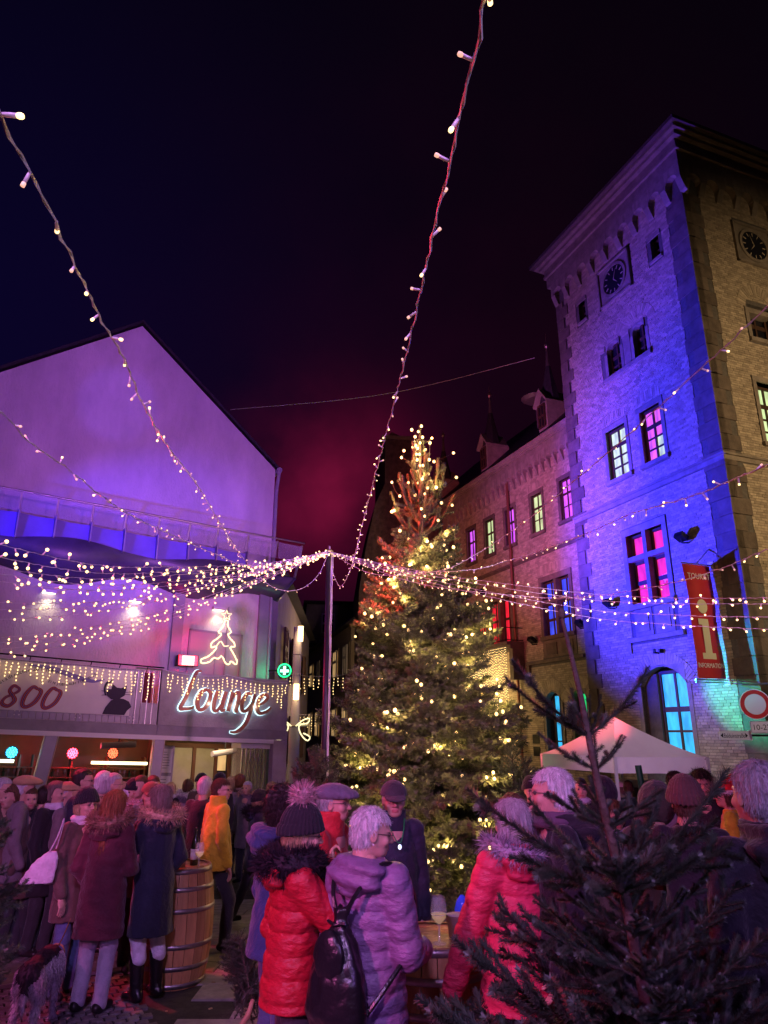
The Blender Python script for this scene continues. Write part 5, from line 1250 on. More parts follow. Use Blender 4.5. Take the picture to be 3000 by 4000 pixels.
# ================================================================ firs
M_NEED = mat('fir_needles', (.085, .105, .05), .5, vary=.3, vscale=3, isl=.3, spec=.5)
M_NEEDF = mat('fir_needles_blue_grey', (.062, .088, .06), .45, isl=.35, vary=.2, vscale=3, spec=.6)
M_BARK = mat('fir_bark', (.09, .065, .05), .85, vary=.25, vscale=20, bump=.6, bscale=60)
def twig_arrays(path, dens, nl, nw, rs, flat=.0, end=True):
    """needles round a path; returns (V, tri)"""
    P = np.array([tuple(p) for p in path]); d = np.linalg.norm(np.diff(P, axis=0), axis=1); cum = np.r_[0, np.cumsum(d)]; L = cum[-1]
    n = max(6, int(L * dens)); t = rs.rand(n) * L; t = np.sort(t)
    B = np.stack([np.interp(t, cum, P[:, i]) for i in range(3)], 1); e = .01
    T = np.stack([np.interp(np.minimum(t + e, L), cum, P[:, i]) - np.interp(np.maximum(t - e, 0), cum, P[:, i]) for i in range(3)], 1); T /= np.linalg.norm(T, axis=1)[:, None] + 1e-9
    up = np.array([0, 0, 1.]); A = np.cross(T, up); ln = np.linalg.norm(A, axis=1); A[ln < .05] = (1, 0, 0); A /= np.linalg.norm(A, axis=1)[:, None]; C = np.cross(A, T)
    q = rs.rand(n) * 2 * pi
    if flat: q = np.where(rs.rand(n) < flat, np.where(rs.rand(n) < .5, 0, pi) + rs.randn(n) * .45, q)
    R = A * np.cos(q)[:, None] + C * np.sin(q)[:, None]
    D = R * .85 + T * (.45 + .25 * rs.rand(n))[:, None]; D /= np.linalg.norm(D, axis=1)[:, None]
    Wd = np.cross(D, T); Wd /= np.linalg.norm(Wd, axis=1)[:, None] + 1e-9
    l = nl * (.75 + .5 * rs.rand(n)) * np.clip((L - t) / (nl * 1.2) + .55, .4, 1); tip = B + D * l[:, None]
    V = np.stack([B - Wd * nw / 2, B + Wd * nw / 2, tip + Wd * nw * .22, tip - Wd * nw * .22], 1).reshape(-1, 3)
    return V, np.arange(4 * n).reshape(-1, 4)
def curve_path(o, d, L, lift, n=7):
    o = Vector(o); d = Vector(d).normalized(); return [o + d * (L * k / n) + Vector((0, 0, lift * L * (k / n) ** 2)) for k in range(n + 1)]
def frond(name, L, ns, sl, dens, nl, nw, seed, mn, sub=0, lift=.12, rad=.012, tall=.15):
    rs = np.random.RandomState(seed); VV = []; QQ = []; off = 0; b = MB(); paths = []
    main = curve_path((0, 0, 0), (1, 0, 0), L, lift, 10); paths.append(main); b.tube(main, [rad * (1 - .75 * k / 10) for k in range(11)], 5)
    for i in range(ns):
        t = .14 + .82 * (i + rs.rand() * .5) / ns; k = t * 10; o = main[int(k)].lerp(main[min(10, int(k) + 1)], k % 1)
        side = (-1) ** i; l = sl * (1.05 - t) ** .75 * (.8 + .4 * rs.rand()) + .05 * L
        a = .75 + rs.randn() * .1; p = curve_path(o, (cos(a), side * sin(a), rs.randn() * tall), l, lift * .6, 5); paths.append(p); b.tube(p, [rad * .4 * (1 - .6 * q / 5) for q in range(6)], 4)
        for j in range(sub):
            tt = .3 + .6 * (j + rs.rand() * .4) / max(sub, 1); o2 = p[int(tt * 5)]; s2 = (-1) ** j; a2 = side * a + s2 * .7; l2 = l * .42 * (1.1 - tt)
            p2 = curve_path(o2, (cos(a2), sin(a2), rs.randn() * tall), l2 + .03, lift * .5, 3); paths.append(p2)
    for p in paths:
        V, Q = twig_arrays(p, dens, nl, nw, rs, .35); VV.append(V); QQ.append(Q + off); off += len(V)
    nb = len(b.v); V = np.concatenate([np.array(b.v)] + VV); Qn = np.concatenate(QQ) + nb
    me = bpy.data.meshes.new(name); fs = b.f + [tuple(q) for q in Qn.tolist()]
    me.from_pydata(V.tolist(), [], fs); me.materials.append(M_BARK); me.materials.append(mn)
    me.polygons.foreach_set('material_index', [0] * len(b.f) + [1] * len(Qn)); me.update(); return me
def setbranch(parent, me, base, az, el, scale, roll=0, name='branch'):
    o = ob(name, me, parent, base); x = Vector((cos(az) * cos(el), sin(az) * cos(el), sin(el))); y = Vector((-sin(az), cos(az), 0)); z = x.cross(y)
    m = Matrix((x, y, z)).transposed() @ Matrix.Rotation(roll, 3, 'X'); o.rotation_euler = m.to_euler(); o.scale = (scale,) * 3; return o

TREE = Vector((0, 0, 0)); tp = at(1640, 1665, 11.5); bpx = at(1655, 3350, 11.2); TREE = Vector((bpx.x, bpx.y, gz(bpx.y)))
def christmas_tree():
    T = thing('christmas_tree', 'tall christmas fir covered in warm white bulbs at the centre of the square', 'christmas tree', TREE)
    h = tp.z - TREE.z; lean = Vector((tp.x - TREE.x, tp.y - TREE.y, 0))
    ax = lambda z: lean * (z / h) + Vector((0, 0, z))
    b = MB(); b.tube([ax(z) for z in np.linspace(0, h, 14)], [.11 * (1 - z / h) ** .8 + .012 for z in np.linspace(0, h, 14)], 9); b.build('trunk', M_BARK, T, True)
    big = [frond('branch', 1.0, 17, .44, 250, .050, .0085, s, M_NEED, 3, lift=.10, rad=.012) for s in (1, 2, 3, 4, 5)]
    cand = [frond('branch', 1.0, 3, .34, 900, .055, .0065, s, M_NEED, 0, lift=.50, rad=.016, tall=.25) for s in (11, 12, 13)]
    k = 0; pos = []
    V, Q = twig_arrays([ax(z) for z in np.linspace(h - 1.0, h, 12)], 900, .035, .005, NR); ob('leader_needles', npmesh('leader', V, Q, [M_NEED], smooth=False), T)
    tips = []
    z = .42
    for zz, n, l, e in ((h - .62, 4, .34, 58), (h - 1.25, 6, .70, 50), (h - 1.55, 4, .5, 30), (h - 1.85, 7, .92, 42), (h - 2.1, 6, .8, 25)):
        o = RN.uniform(0, 6)
        for i in range(n):
            a = o + 2 * pi * i / n + RN.uniform(-.25, .25); ee = radians(e + RN.uniform(-6, 6)); l2 = l * RN.uniform(.85, 1.15); setbranch(T, RN.choice(cand), ax(zz), a, ee, l2, RN.uniform(-.2, .2))
            for q in range(2): f = RN.uniform(.4, 1.0); tips.append((ax(zz) + Vector((cos(a) * cos(ee), sin(a) * cos(ee), sin(ee) + .45 * f)) * l2 * f + Vector((RN.uniform(-.06, .06), RN.uniform(-.06, .06), 0)), .9))
    while z < h - 2.2:
        t = z / h
        r = 1.92 * (1 - t) ** .82 * (.72 if z < .8 else 1) + .08; n = 13 if z < 2.6 else 11 if z < 4.4 else 8 if z < 5.6 else 5
        for i in range(n):
            a = 2 * pi * (i + .5 * (k % 2)) / n + RN.uniform(-.2, .2); el = radians(-8 + 52 * t ** 1.1 + RN.uniform(-7, 7)); rr = r * RN.uniform(.82, 1.12)
            c = z > h * .95
            me = RN.choice(cand if c else big); zz = z + RN.uniform(-.1, .1) - (rr * sin(el) * .45)
            zz = max(.25, zz)
            setbranch(T, me, ax(zz), a, el, rr * (.78 if c else 1), RN.uniform(-.35, .35))
            for q in range(4):
                f = RN.uniform(.35, 1.0); tips.append((ax(zz) + Vector((cos(a) * cos(el), sin(a) * cos(el), sin(el) + .1 * f)) * rr * f * (.85 if c else 1) + Vector((RN.uniform(-.12, .12), RN.uniform(-.12, .12), RN.uniform(-.02, .10))), f))
        z += .27 if z < 5.2 else .36; k += 1
    # bulbs on their own dark cable
    Lt = thing('tree_lights', 'warm white bulbs on dark cable wound through the christmas fir', 'string lights', TREE)
    cands = [p for p, f in tips if f > .5 and p.z > .5]; RN.shuffle(cands)
    front = [p for p in cands if (p.y < p.z * 0 + .35)]; back = [p for p in cands if p not in front]
    use = front[:680]
    for i in range(11): use.append(ax(h - .02 - i * .11) + Vector((RN.uniform(-.06, .06), -.05, 0)))
    use.sort(key=lambda p: -p.z)
    ind = set(RN.sample(range(len(use)), min(300, len(use)))); b = MB(); M_TB = emis('tree_bulb_glow', (1.0, .64, .24), 3.0, True); me = newmesh('bulb', BB.v, BB.f, [M_TB], None, True)
    for i, p in enumerate(use):
        r = RN.uniform(.020, .028)
        if i in ind: o = ob('bulb', me, Lt, p); o.scale = (r, r, r * 1.15)
        else: b.sph(p, r, 6, 4)
    if b.v: b.build('bulb_mass', M_TB, Lt)['kind'] = 'stuff'
    b = MB()
    for i in range(0, len(use) - 1):
        p, q = use[i], min(use[i + 1:i + 14], key=lambda w: (w - use[i]).length)
        if (p - q).length < .7: b.tube([p, (p + q) / 2 - Vector((0, 0, .05)), q], .004, 3, False)
    b.build('cable', M_CABLE, Lt)
    for i in range(56):
        p = use[int((i + .5) * len(use) / 56)]; lamp('tree_bulb_light', 'POINT', TREE + p + Vector((0, -.10, .02)), (1, .58, .20), 15, None, .05)
christmas_tree()

def small_fir(name, label, base, top, zs, lens, els, ns, nl, meshes, seed, trunk=.03, topn=.3):
    R = random.Random(seed); T = thing(name, label, 'fir tree', base); h = top.z - base.z; lean = Vector((top.x - base.x, top.y - base.y, 0)); ax = lambda z: lean * (z / h) + Vector((0, 0, z))
    b = MB(); zl = np.linspace(0, h, 12); b.tube([ax(z) for z in zl], [trunk * (1 - .72 * z / h) for z in zl], 9); b.build('trunk', M_BARK, T, True)
    rs = np.random.RandomState(seed); V, Q = twig_arrays([ax(z) for z in np.linspace(h - topn, h, 6)], 500, .012, .0022, rs); ob('leader_needles', npmesh('leader', V, Q, [M_NEEDF], smooth=False), T)
    for z, l, e, n in zip(zs, lens, els, ns):
        off = R.uniform(0, 6.28)
        for i in range(n):
            a = off + 2 * pi * i / n + R.uniform(-.22, .22)
            setbranch(T, R.choice(meshes), ax(z - base.z + R.uniform(-.015, .015)), a, radians(e + R.uniform(-8, 8)), l * R.uniform(.85, 1.12), R.uniform(-.3, .3))
    return T, ax
def near_fir():
    dn = 2.9; top = at(2192, 2387, dn); lo = at(2395, 3310, dn); d = (top - lo); base = lo + d * ((gz(lo.y) - lo.z) / d.z)
    fs = [frond('branch', 1.0, 6, .5, 1700, .060, .0060, s, M_NEEDF, 0, lift=.16, rad=.012, tall=.3) for s in (31, 32)]
    fb = [frond('branch', 1.0, 12, .38, 1600, .036, .0046, s, M_NEEDF, 0, lift=.16, rad=.013, tall=.25) for s in (33, 34, 35)]
    bare = [frond('branch', 1.0, 3, .22, 1150, .064, .0055, s, M_NEEDF, 0, lift=.22, rad=.012) for s in (41, 42)]
    T = thing('near_fir', 'big unlit fir with spreading whorls of branches filling the lower right', 'fir tree', base); h = top.z - base.z
    ln = Vector((top.x - base.x, top.y - base.y, 0)); ax = lambda z: ln * (z / h) + Vector((0, 0, z))
    zl = np.linspace(0, h, 16); b = MB(); b.tube([ax(z) + Vector((.004 * sin(z * 9), 0, 0)) for z in zl], [.027 * (1 - z / h) ** .9 + .0065 for z in zl], 10); b.build('trunk', M_BARK, T, True)
    b = MB(); c = ax(h - .01); b.sph((c.x, c.y, c.z), .016, 8, 6, (1, 1, 1.5)); b.build('terminal_bud', M_BARK, T, True)
    rs = np.random.RandomState(5); V, Q = twig_arrays([ax(z) for z in np.linspace(h - .75, h, 8)], 260, .016, .003, rs); ob('leader_needles', npmesh('leader', V, Q, [M_NEEDF], smooth=False), T)
    # photographed whorls: (height above ground, list of (azimuth deg, length, elevation deg))
    W = [(2.09 - .0, [(170, .37, 24), (196, .40, 30), (12, .38, 30), (60, .16, 60), (-40, .16, 55), (110, .2, 50)], bare),
         (1.97, [(185, .2, 18), (160, .24, 20), (5, .17, 30), (-60, .18, 30), (70, .2, 40)], bare),
         (1.77, [(20, .26, 18), (170, .24, 20), (-75, .16, 30), (95, .22, 40)], fs),
         (1.60, [(178, .60, 17), (152, .40, 26), (10, .60, 24), (40, .44, 26), (-25, .40, 20), (90, .4, 32), (-70, .24, 34)], bare), (1.56, [(200, .42, 10), (-5, .42, 14), (-110, .3, 20), (60, .4, 20)], fs)]
    for z, L, ms in W:
        for a, l, e in L: setbranch(T, RN.choice(ms), ax(z - base.z), radians(a), radians(e), l, RN.uniform(-.25, .25))
    for z, n, l, e in ((1.42, 4, .36, 26), (1.30, 6, .46, 22), (1.17, 7, .58, 19), (1.04, 8, .72, 16), (.90, 9, .84, 13), (.76, 9, .92, 10), (.62, 9, .98, 8), (.46, 9, 1.0, 4), (.32, 8, 1.0, 0)):
        o = RN.uniform(0, 6)
        for i in range(n):
            a = o + 2 * pi * i / n + RN.uniform(-.2, .2)
            k = 1.0 if sin(a) > -.3 else .62    # shorter towards the path
            setbranch(T, RN.choice(fb), ax(z - base.z), a, radians(e + RN.uniform(-7, 9)), l * k * RN.uniform(.85, 1.15), RN.uniform(-.3, .3))
near_fir()
FB = [frond('branch', 1.0, 13, .5, 420, .045, .006, s, M_NEEDF, 2, lift=.22, rad=.014, tall=.2) for s in (51, 52, 53)]
b_ = at(-190, 3300, 5.0); b_.z = 0
small_fir('left_fir', 'dark unlit fir leaning in from the left edge of the square', b_, Vector((b_.x - .25, b_.y, 2.15)), [.15, .35, .55, .75, .95, 1.12, 1.3, 1.45, 1.6, 1.75, 1.9], [.40, .42, .50, .58, .55, .54, .5, .45, .38, .3, .2], [8, 10, 14, 18, 22, 25, 28, 32, 36, 42, 50], [9, 9, 9, 9, 9, 8, 8, 8, 7, 6, 4], .03, FB, 61)
b_ = at(1230, 3120, 9.6); b_.z = gz(b_.y)
small_fir('background_fir', 'small fir standing left of the christmas tree foot', b_, b_ + Vector((0, 0, 1.95)), [.3, .5, .7, .9, 1.1, 1.3, 1.5, 1.7], [.75, .75, .7, .62, .55, .45, .35, .22], [5, 8, 12, 18, 24, 30, 40, 50], [9, 9, 9, 8, 8, 7, 6, 5], .03, FB, 62)
b_ = at(2010, 3120, 10.2); b_.z = gz(b_.y)
small_fir('background_fir', 'small fir standing right of the christmas tree foot below the lantern', b_, b_ + Vector((0, 0, 2.05)), [.3, .5, .7, .9, 1.1, 1.3, 1.5, 1.75], [.7, .7, .66, .6, .52, .45, .35, .22], [5, 8, 12, 18, 24, 30, 40, 50], [9, 9, 9, 8, 8, 7, 6, 5], .03, FB, 63)
def bundle():
    p = at(965, 3790, 6.0); p.z = .02; T = thing('fir_cuttings', 'heap of cut fir branches lying on the paving behind the red puffer jacket', 'branches', p)
    for i in range(16): setbranch(T, RN.choice(FB), Vector((RN.uniform(-.1, .12), RN.uniform(-.1, .1), .05 + .02 * i)), radians(60 + RN.uniform(-70, 80)), radians(RN.uniform(0, 38)), RN.uniform(.28, .42), RN.uniform(-1, 1), 'branch')
    b = MB(); b.tube([(-.05, -.12, .04), (.02, .02, .12), (.04, .08, .2)], [.022, .02, .015], 8); b.build('cut_stem', mat('cut_wood', (.5, .33, .2), .7), T)
bundle()

# ================================================================ barrels and what stands on them
def barrel(p, label, h=.95, r=.30):
    T = thing('wine_barrel', label, 'barrel', p, RN.uniform(0, 1), 'wine barrels used as tables'); n = 22
    ms = mat('barrel_oak', (.52, .27, .12), .45, vary=.28, vscale=7, bump=.35, bscale=30, isl=.16, stretch=(1, 1, .12), col2=None)
    prof = [(r * (1 - .17 * (2 * t - 1) ** 2 * 1.0), h * t) for t in np.linspace(0, 1, 13)]
    V = []
    me = MB(); a0, a1 = .008, 2 * pi / n - .008
    for rr, z in prof:
        for a in (a0, (a0 + a1) / 2, a1): me.v.append((rr * cos(a), rr * sin(a), z))
    for rr, z in prof:
        for a in (a0, a1): me.v.append(((rr - .028) * cos(a), (rr - .028) * sin(a), z))
    m = len(prof); k3 = 3 * m
    for i in range(m - 1):
        for j in (0, 1): me.f.append((3 * i + j, 3 * i + j + 1, 3 * i + j + 4, 3 * i + j + 3)); me.m.append(0)
        me.f.append((k3 + 2 * i, 3 * i, 3 * i + 3, k3 + 2 * i + 2)); me.f.append((3 * i + 2, k3 + 2 * i + 1, k3 + 2 * i + 3, 3 * i + 5)); me.m += [0, 0]
    t_ = 3 * (m - 1); u = k3 + 2 * (m - 1); me.f.append((t_, t_ + 1, t_ + 2, u + 1, u)); me.m.append(0)
    st = newmesh('stave', me.v, me.f, [ms])
    for i in range(n): o = ob('stave', st, T); o.rotation_euler = (0, 0, 2 * pi * i / n)
    for z in (.03, .17, .34, .62, .79, .93):
        rr = lambda q: r * (1 - .17 * (2 * q / h - 1) ** 2) + .004
        b = MB(); w = .019; Q = [(rr(z * h / .96 - w), z * h / .96 - w), (rr(z * h / .96 + w), z * h / .96 + w)]
        n2 = 36; vs = []
        for q, zz in Q + [(Q[1][0] - .012, Q[1][1]), (Q[0][0] - .012, Q[0][1])]:
            for k in range(n2): a = 2 * pi * k / n2; vs.append((q * cos(a), q * sin(a), zz))
        b.add(vs, [(i * n2 + k, i * n2 + (k + 1) % n2, ((i + 1) % 4) * n2 + (k + 1) % n2, ((i + 1) % 4) * n2 + k) for i in range(4) for k in range(n2)]); b.build('hoop', mat('hoop_iron', (.33, .29, .30), .38, .75, vary=.25, vscale=8), T, True)
    R2 = r * .81; n3 = 6
    for i in range(n3):
        y0 = -R2 + 2 * R2 * i / n3 + .003; y1 = -R2 + 2 * R2 * (i + 1) / n3 - .003; f = Fr((0, 0), (1, 0))
        w0 = math.sqrt(max(0, R2 * R2 - y0 * y0)); w1 = math.sqrt(max(0, R2 * R2 - y1 * y1)); wm = math.sqrt(max(0, R2 * R2 - ((y0 + y1) / 2) ** 2)); ym = (y0 + y1) / 2
        P = [(-w0, y0), (w0, y0), (wm, ym), (w1, y1), (-w1, y1), (-wm, ym)]
        b = MB(); b.add([(x, y, z) for z in (h - .03, h - .012) for x, y in P], [(5, 4, 3, 2, 1, 0), (6, 7, 8, 9, 10, 11)] + [(k, (k + 1) % 6, (k + 1) % 6 + 6, k + 6) for k in range(6)]); b.build('head_board', ms, T)
    return T, Vector(p) + Vector((0, 0, h - .012))
GLASS = mat('clear_glass', (1, 1, 1), .02, trans=1, spec=.5, ior=1.45)
WINE = mat('white_wine', (.9, .72, .3), .05, trans=.9, ior=1.33, emit=(1, .7, .3), es=.08, nosample=True)
def glass(p, label, s=1.0):
    T = thing('wine_glass', label, 'glass', p)
    pr = [(.034, 0), (.034, .003), (.006, .008), (.004, .07), (.012, .082), (.034, .105), (.040, .135), (.036, .17), (.031, .20)]
    b = MB(); n = 18; vs = [(r * s * cos(2 * pi * k / n), r * s * sin(2 * pi * k / n), z * s) for r, z in pr for k in range(n)]
    b.add(vs, [(i * n + k, i * n + (k + 1) % n, (i + 1) * n + (k + 1) % n, (i + 1) * n + k) for i in range(len(pr) - 1) for k in range(n)]); b.build('bowl', mat('thin_glass', (.85, .85, .9), .03, spec=.9, alpha=.28), T, True)
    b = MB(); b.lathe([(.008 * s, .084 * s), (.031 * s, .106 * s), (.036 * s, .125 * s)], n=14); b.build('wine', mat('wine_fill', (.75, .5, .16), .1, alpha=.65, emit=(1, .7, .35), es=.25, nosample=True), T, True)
    b = MB(); b.tube([(.0385 * s * cos(a), .0385 * s * sin(a), .125 * s) for a in np.linspace(0, 2 * pi, 14, False)], .0012 * s, 4, closed=True); b.build('rim_line', M_WHITE, T)
def potfir(p, label, s=1.0, pot=(.5, .42, .42)):
    T = thing('potted_conifer', label, 'potted plant', p); b = MB(); b.lathe([(.045 * s, 0), (.06 * s, .11 * s), (.063 * s, .115 * s), (.052 * s, .115 * s)], n=16); b.build('pot', mat('pot_%d' % int(pot[2] * 100), pot, .7), T, True)
    rs = np.random.RandomState(int(s * 100)); VV = []; QQ = []; off = 0
    for k in range(70):
        t = k / 70; z = (.11 + .24 * t) * s; r = (.075 * (1 - t) + .012) * s; a = k * 2.4; V, Q = twig_arrays([(0, 0, z - .02), (r * cos(a) * .6, r * sin(a) * .6, z), (r * cos(a), r * sin(a), z + .03 * s)], 420, .014 * s, .003, rs); VV.append(V); QQ.append(Q + off); off += len(V)
    ob('foliage', npmesh('foliage', np.concatenate(VV), np.concatenate(QQ), [M_NEEDF], smooth=False), T)
p = at(705, 3400, 7.45); p.z = gz(p.y) - .0; B1, top1 = barrel(p, 'oak wine barrel table beside the long navy coat', .95, .33)
potfir(top1 + Vector((.02, -.10, 0)), 'small potted conifer on the left barrel')
glass(top1 + Vector((.20, -.14, 0)), 'wine glass half full of white wine on the left barrel', 1.05)
t = thing('wine_bottle', 'dark wine bottle behind the potted conifer on the left barrel', 'bottle', top1 + Vector((.12, .0, 0))); b = MB(); b.lathe([(.037, 0), (.038, .18), (.03, .215), (.015, .25), (.014, .31), (.016, .312), (.016, .32)], n=14); b.build('glass_body', mat('dark_bottle', (.02, .03, .015), .1, spec=.8), t, True); b = MB(); b.lathe([(.0388, .05), (.0388, .14)], n=14); b.build('label_paper', M_WHITE, t, True)
for k in range(3): t = tag(None or (lambda b: b.build('tea_light', mat('candle_glass', (.7, .6, .55), .3), None, True, top1 + Vector((-.10 + .045 * k, -.19, .025))))(MB().lathe([(.018, 0), (.02, .05), (.017, .05)], top1 + Vector((-.10 + .045 * k, -.19, 0)), 10)), ['leftmost', 'middle', 'rightmost'][k] + ' of three small glass candle holders at the barrel rim', 'candle holder', 'candle holders on the left barrel')
p = at(1690, 3700, 4.85); p.z = gz(p.y); B2, top2 = barrel(p, 'wine barrel table between the lavender coat and the pink jacket', .93, .36)
glass(top2 + Vector((.03, -.17, 0)), 'wine glass on the middle barrel catching blue light', 1.25)
potfir(top2 + Vector((-.24, -.0, 0)), 'small potted conifer on the middle barrel', 1.15)
t = thing('flower_pot', 'pale round pot on the middle barrel behind the glass', 'pot', top2 + Vector((.15, -.03, 0))); b = MB(); b.lathe([(.05, 0), (.065, .12), (.07, .122), (.06, .125)], n=16); b.build('pot', mat('pale_pot', (.55, .42, .48), .6), t, True)
t = thing('blue_lantern', 'small blue glass ornament behind the pale pot', 'ornament', top2 + Vector((.2, .12, 0))); b = MB(); b.lathe([(.02, 0), (.045, .05), (.05, .12), (.035, .17), (.01, .2)], n=12); b.build('glass', mat('blue_glass', (.03, .04, .6), .1, emit=(.05, .08, 1), es=.25), t, True)
p = at(130, 3300, 9.3); p.z = gz(p.y); t = thing('litter_bin', 'dark blue litter bin standing by the slanting post', 'bin', p); b = MB(); b.lathe([(.17, 0), (.21, .8), (.22, .82), (.22, .86)], n=16); b.build('body', mat('bin_blue', (.05, .05, .16), .5), t); b = MB(); b.lathe([(.225, .86), (.2, .92), (.08, .95)], n=16); b.build('lid', M_DARK, t)
# ================================================================ people: signed-distance bodies, meshed as one continuous skin
class G:
    """grid of sample points with a smooth union of shapes"""
    def __init__(g, lo, hi, h):
        g.h = h; g.lo = np.array(lo, np.float32) - h * 2; n = np.ceil((np.array(hi) + h * 2 - g.lo) / h).astype(int) + 1; g.n = n
        ax = [g.lo[i] + h * np.arange(n[i], dtype=np.float32) for i in range(3)]
        g.X, g.Y, g.Z = np.meshgrid(*ax, indexing='ij', sparse=True); g.ax = ax; g.D = np.full(n, 9., np.float32)
    def u(g, d, k=.02):
        if k <= 0: g.D = np.minimum(g.D, d); return
        hh = np.clip(.5 + .5 * (g.D - d) / k, 0, 1); g.D = g.D * (1 - hh) + d * hh - k * hh * (1 - hh)
    def sub(g, d, k=.01):
        hh = np.clip(.5 - .5 * (g.D + d) / k, 0, 1); g.D = g.D * (1 - hh) - d * hh + k * hh * (1 - hh)
    def cap(g, a, b, ra, rb):
        a = np.array(a, np.float32); b = np.array(b, np.float32); v = b - a; L = float(v @ v) + 1e-9
        t = np.clip(((g.X - a[0]) * v[0] + (g.Y - a[1]) * v[1] + (g.Z - a[2]) * v[2]) / L, 0, 1)
        return np.sqrt((g.X - a[0] - t * v[0]) ** 2 + (g.Y - a[1] - t * v[1]) ** 2 + (g.Z - a[2] - t * v[2]) ** 2) - (ra + (rb - ra) * t)
    def ell(g, c, r):
        x, y, z = (g.X - c[0]) / r[0], (g.Y - c[1]) / r[1], (g.Z - c[2]) / r[2]; k0 = np.sqrt(x * x + y * y + z * z)
        return (k0 - 1) * min(r)
    def prof(g, P, ends=True):
        """P rows: z, rx, ry, cx, cy"""
        P = np.array(P, np.float32); z = g.Z; f = lambda i: np.interp(z.ravel(), P[:, 0], P[:, i]).reshape(z.shape).astype(np.float32)
        rx, ry, cx, cy = f(1), f(2), f(3), f(4); k = np.sqrt(((g.X - cx) / rx) ** 2 + ((g.Y - cy) / ry) ** 2); d = (k - 1) * np.minimum(rx, ry)
        return np.maximum(d, np.maximum(P[0, 0] - z, z - P[-1, 0])) if ends else d
    def mesh(g):
        D = g.D; S_ = D < 0; nx, ny, nz = D.shape
        acc = np.zeros((nx - 1, ny - 1, nz - 1, 3), np.float32); cnt = np.zeros((nx - 1, ny - 1, nz - 1), np.float32); E = []
        for a in range(3):
            sl0 = [slice(None)] * 3; sl1 = [slice(None)] * 3; sl0[a] = slice(0, -1); sl1[a] = slice(1, None)
            A, B = D[tuple(sl0)], D[tuple(sl1)]; cr_ = S_[tuple(sl0)] != S_[tuple(sl1)]; idx = np.argwhere(cr_)
            if not len(idx): continue
            va, vb = A[cr_], B[cr_]; t = va / (va - vb); p = idx.astype(np.float32); p[:, a] += t
            o = [i for i in range(3) if i != a]; q = []
            for d0, d1 in ((-1, -1), (0, -1), (0, 0), (-1, 0)):
                c = idx.copy(); c[:, o[0]] += d0; c[:, o[1]] += d1; q.append(c)
            lim = np.array(acc.shape[:3]) - 1
            ok = np.all([(c >= 0).all(1) & (c <= lim).all(1) for c in q], axis=0)
            for c in q:
                cc = c[ok]; np.add.at(acc, tuple(cc.T), p[ok]); np.add.at(cnt, tuple(cc.T), 1)
            E.append(([c[ok] for c in q], S_[tuple(sl0)][cr_][ok], a))
        act = cnt > 0; ids = np.full(cnt.shape, -1, np.int64); ids[act] = np.arange(act.sum()); V = acc[act] / cnt[act][:, None] * g.h + g.lo
        Q = []
        for q, s, a in E:
            F_ = np.stack([ids[tuple(c.T)] for c in q], 1); fl = s if a != 1 else ~s; F_[~fl] = F_[~fl][:, ::-1]; Q.append(F_)
        return V, np.concatenate(Q)
def noise3(P, s, seed=0):
    """cheap smooth pseudo noise"""
    r = np.random.RandomState(seed); o = 0
    for k in range(5):
        d = r.randn(3) * s * (1 + .35 * k); o = o + np.sin(P[..., 0] * d[0] + P[..., 1] * d[1] + P[..., 2] * d[2] + r.rand() * 6.28)
    return o / 5
def gn(g, s, seed):
    r = np.random.RandomState(seed); o = 0
    for k in range(5): d = r.randn(3) * s * (1 + .35 * k); o = o + np.sin(g.X * d[0] + g.Y * d[1] + g.Z * d[2] + r.rand() * 6.28)
    return o / 5

# --- cached head, hair, hands (head centre at origin, face towards +Y)
def make_head(h, male):
    g = G((-.10, -.13, -.20), (.10, .14, .13), h)
    g.u(g.ell((0, -.012, .030), (.075, .096, .086)), 0); g.u(g.ell((0, .022, -.028), (.062 + .004 * male, .070, .078)), .03)
    g.u(g.ell((0, .052, -.082), (.034 + .006 * male, .032, .026)), .03); g.u(g.cap((0, -.03, -.05), (0, -.045, -.20), .052, .056), .03)
    g.u(g.cap((0, .088, .012), (0, .108, -.026), .007, .013), .012); g.u(g.ell((.013, .096, -.030), (.008, .010, .007)), .008); g.u(g.ell((-.013, .096, -.030), (.008, .010, .007)), .008)
    for s in (-1, 1):
        g.sub(g.ell((s * .031, .098, .006), (.019, .016, .013)), .014); g.u(g.ell((s * .030, .078, .024), (.022, .012, .006)), .012)
        g.u(g.ell((s * .042, .066, -.028), (.022, .018, .018)), .02); g.u(g.ell((s * .078, -.006, -.008), (.009, .020, .031)), .008); g.sub(g.ell((s * .086, .000, -.006), (.006, .010, .016)), .006)
    g.u(g.ell((0, .089, -.056), (.024, .010, .0055)), .006); g.u(g.ell((0, .087, -.067), (.020, .010, .0065)), .005); g.sub(g.ell((0, .100, -.0615), (.021, .006, .0018)), .003)
    V, Q = g.mesh(); c = V[Q].mean(1)
    mi = np.zeros(len(Q), int); lip = (np.abs(c[:, 0]) < .024) & (c[:, 1] > .078) & (c[:, 2] < -.051) & (c[:, 2] > -.073); mi[lip] = 2
    b = MB()
    for s in (-1, 1): b.sph((s * .031, .0815, .006), .0118, 8, 6)
    nv = len(V); V = np.concatenate([V, np.array(b.v)]); fs = [tuple(q) for q in Q.tolist()] + [tuple(i + nv for i in f) for f in b.f]; mi = list(mi) + [1] * len(b.f)
    return V, fs, mi
HEADS = {(m, d): make_head(h, m) for m in (0, 1) for d, h in ((1, .0052), (0, .011))}
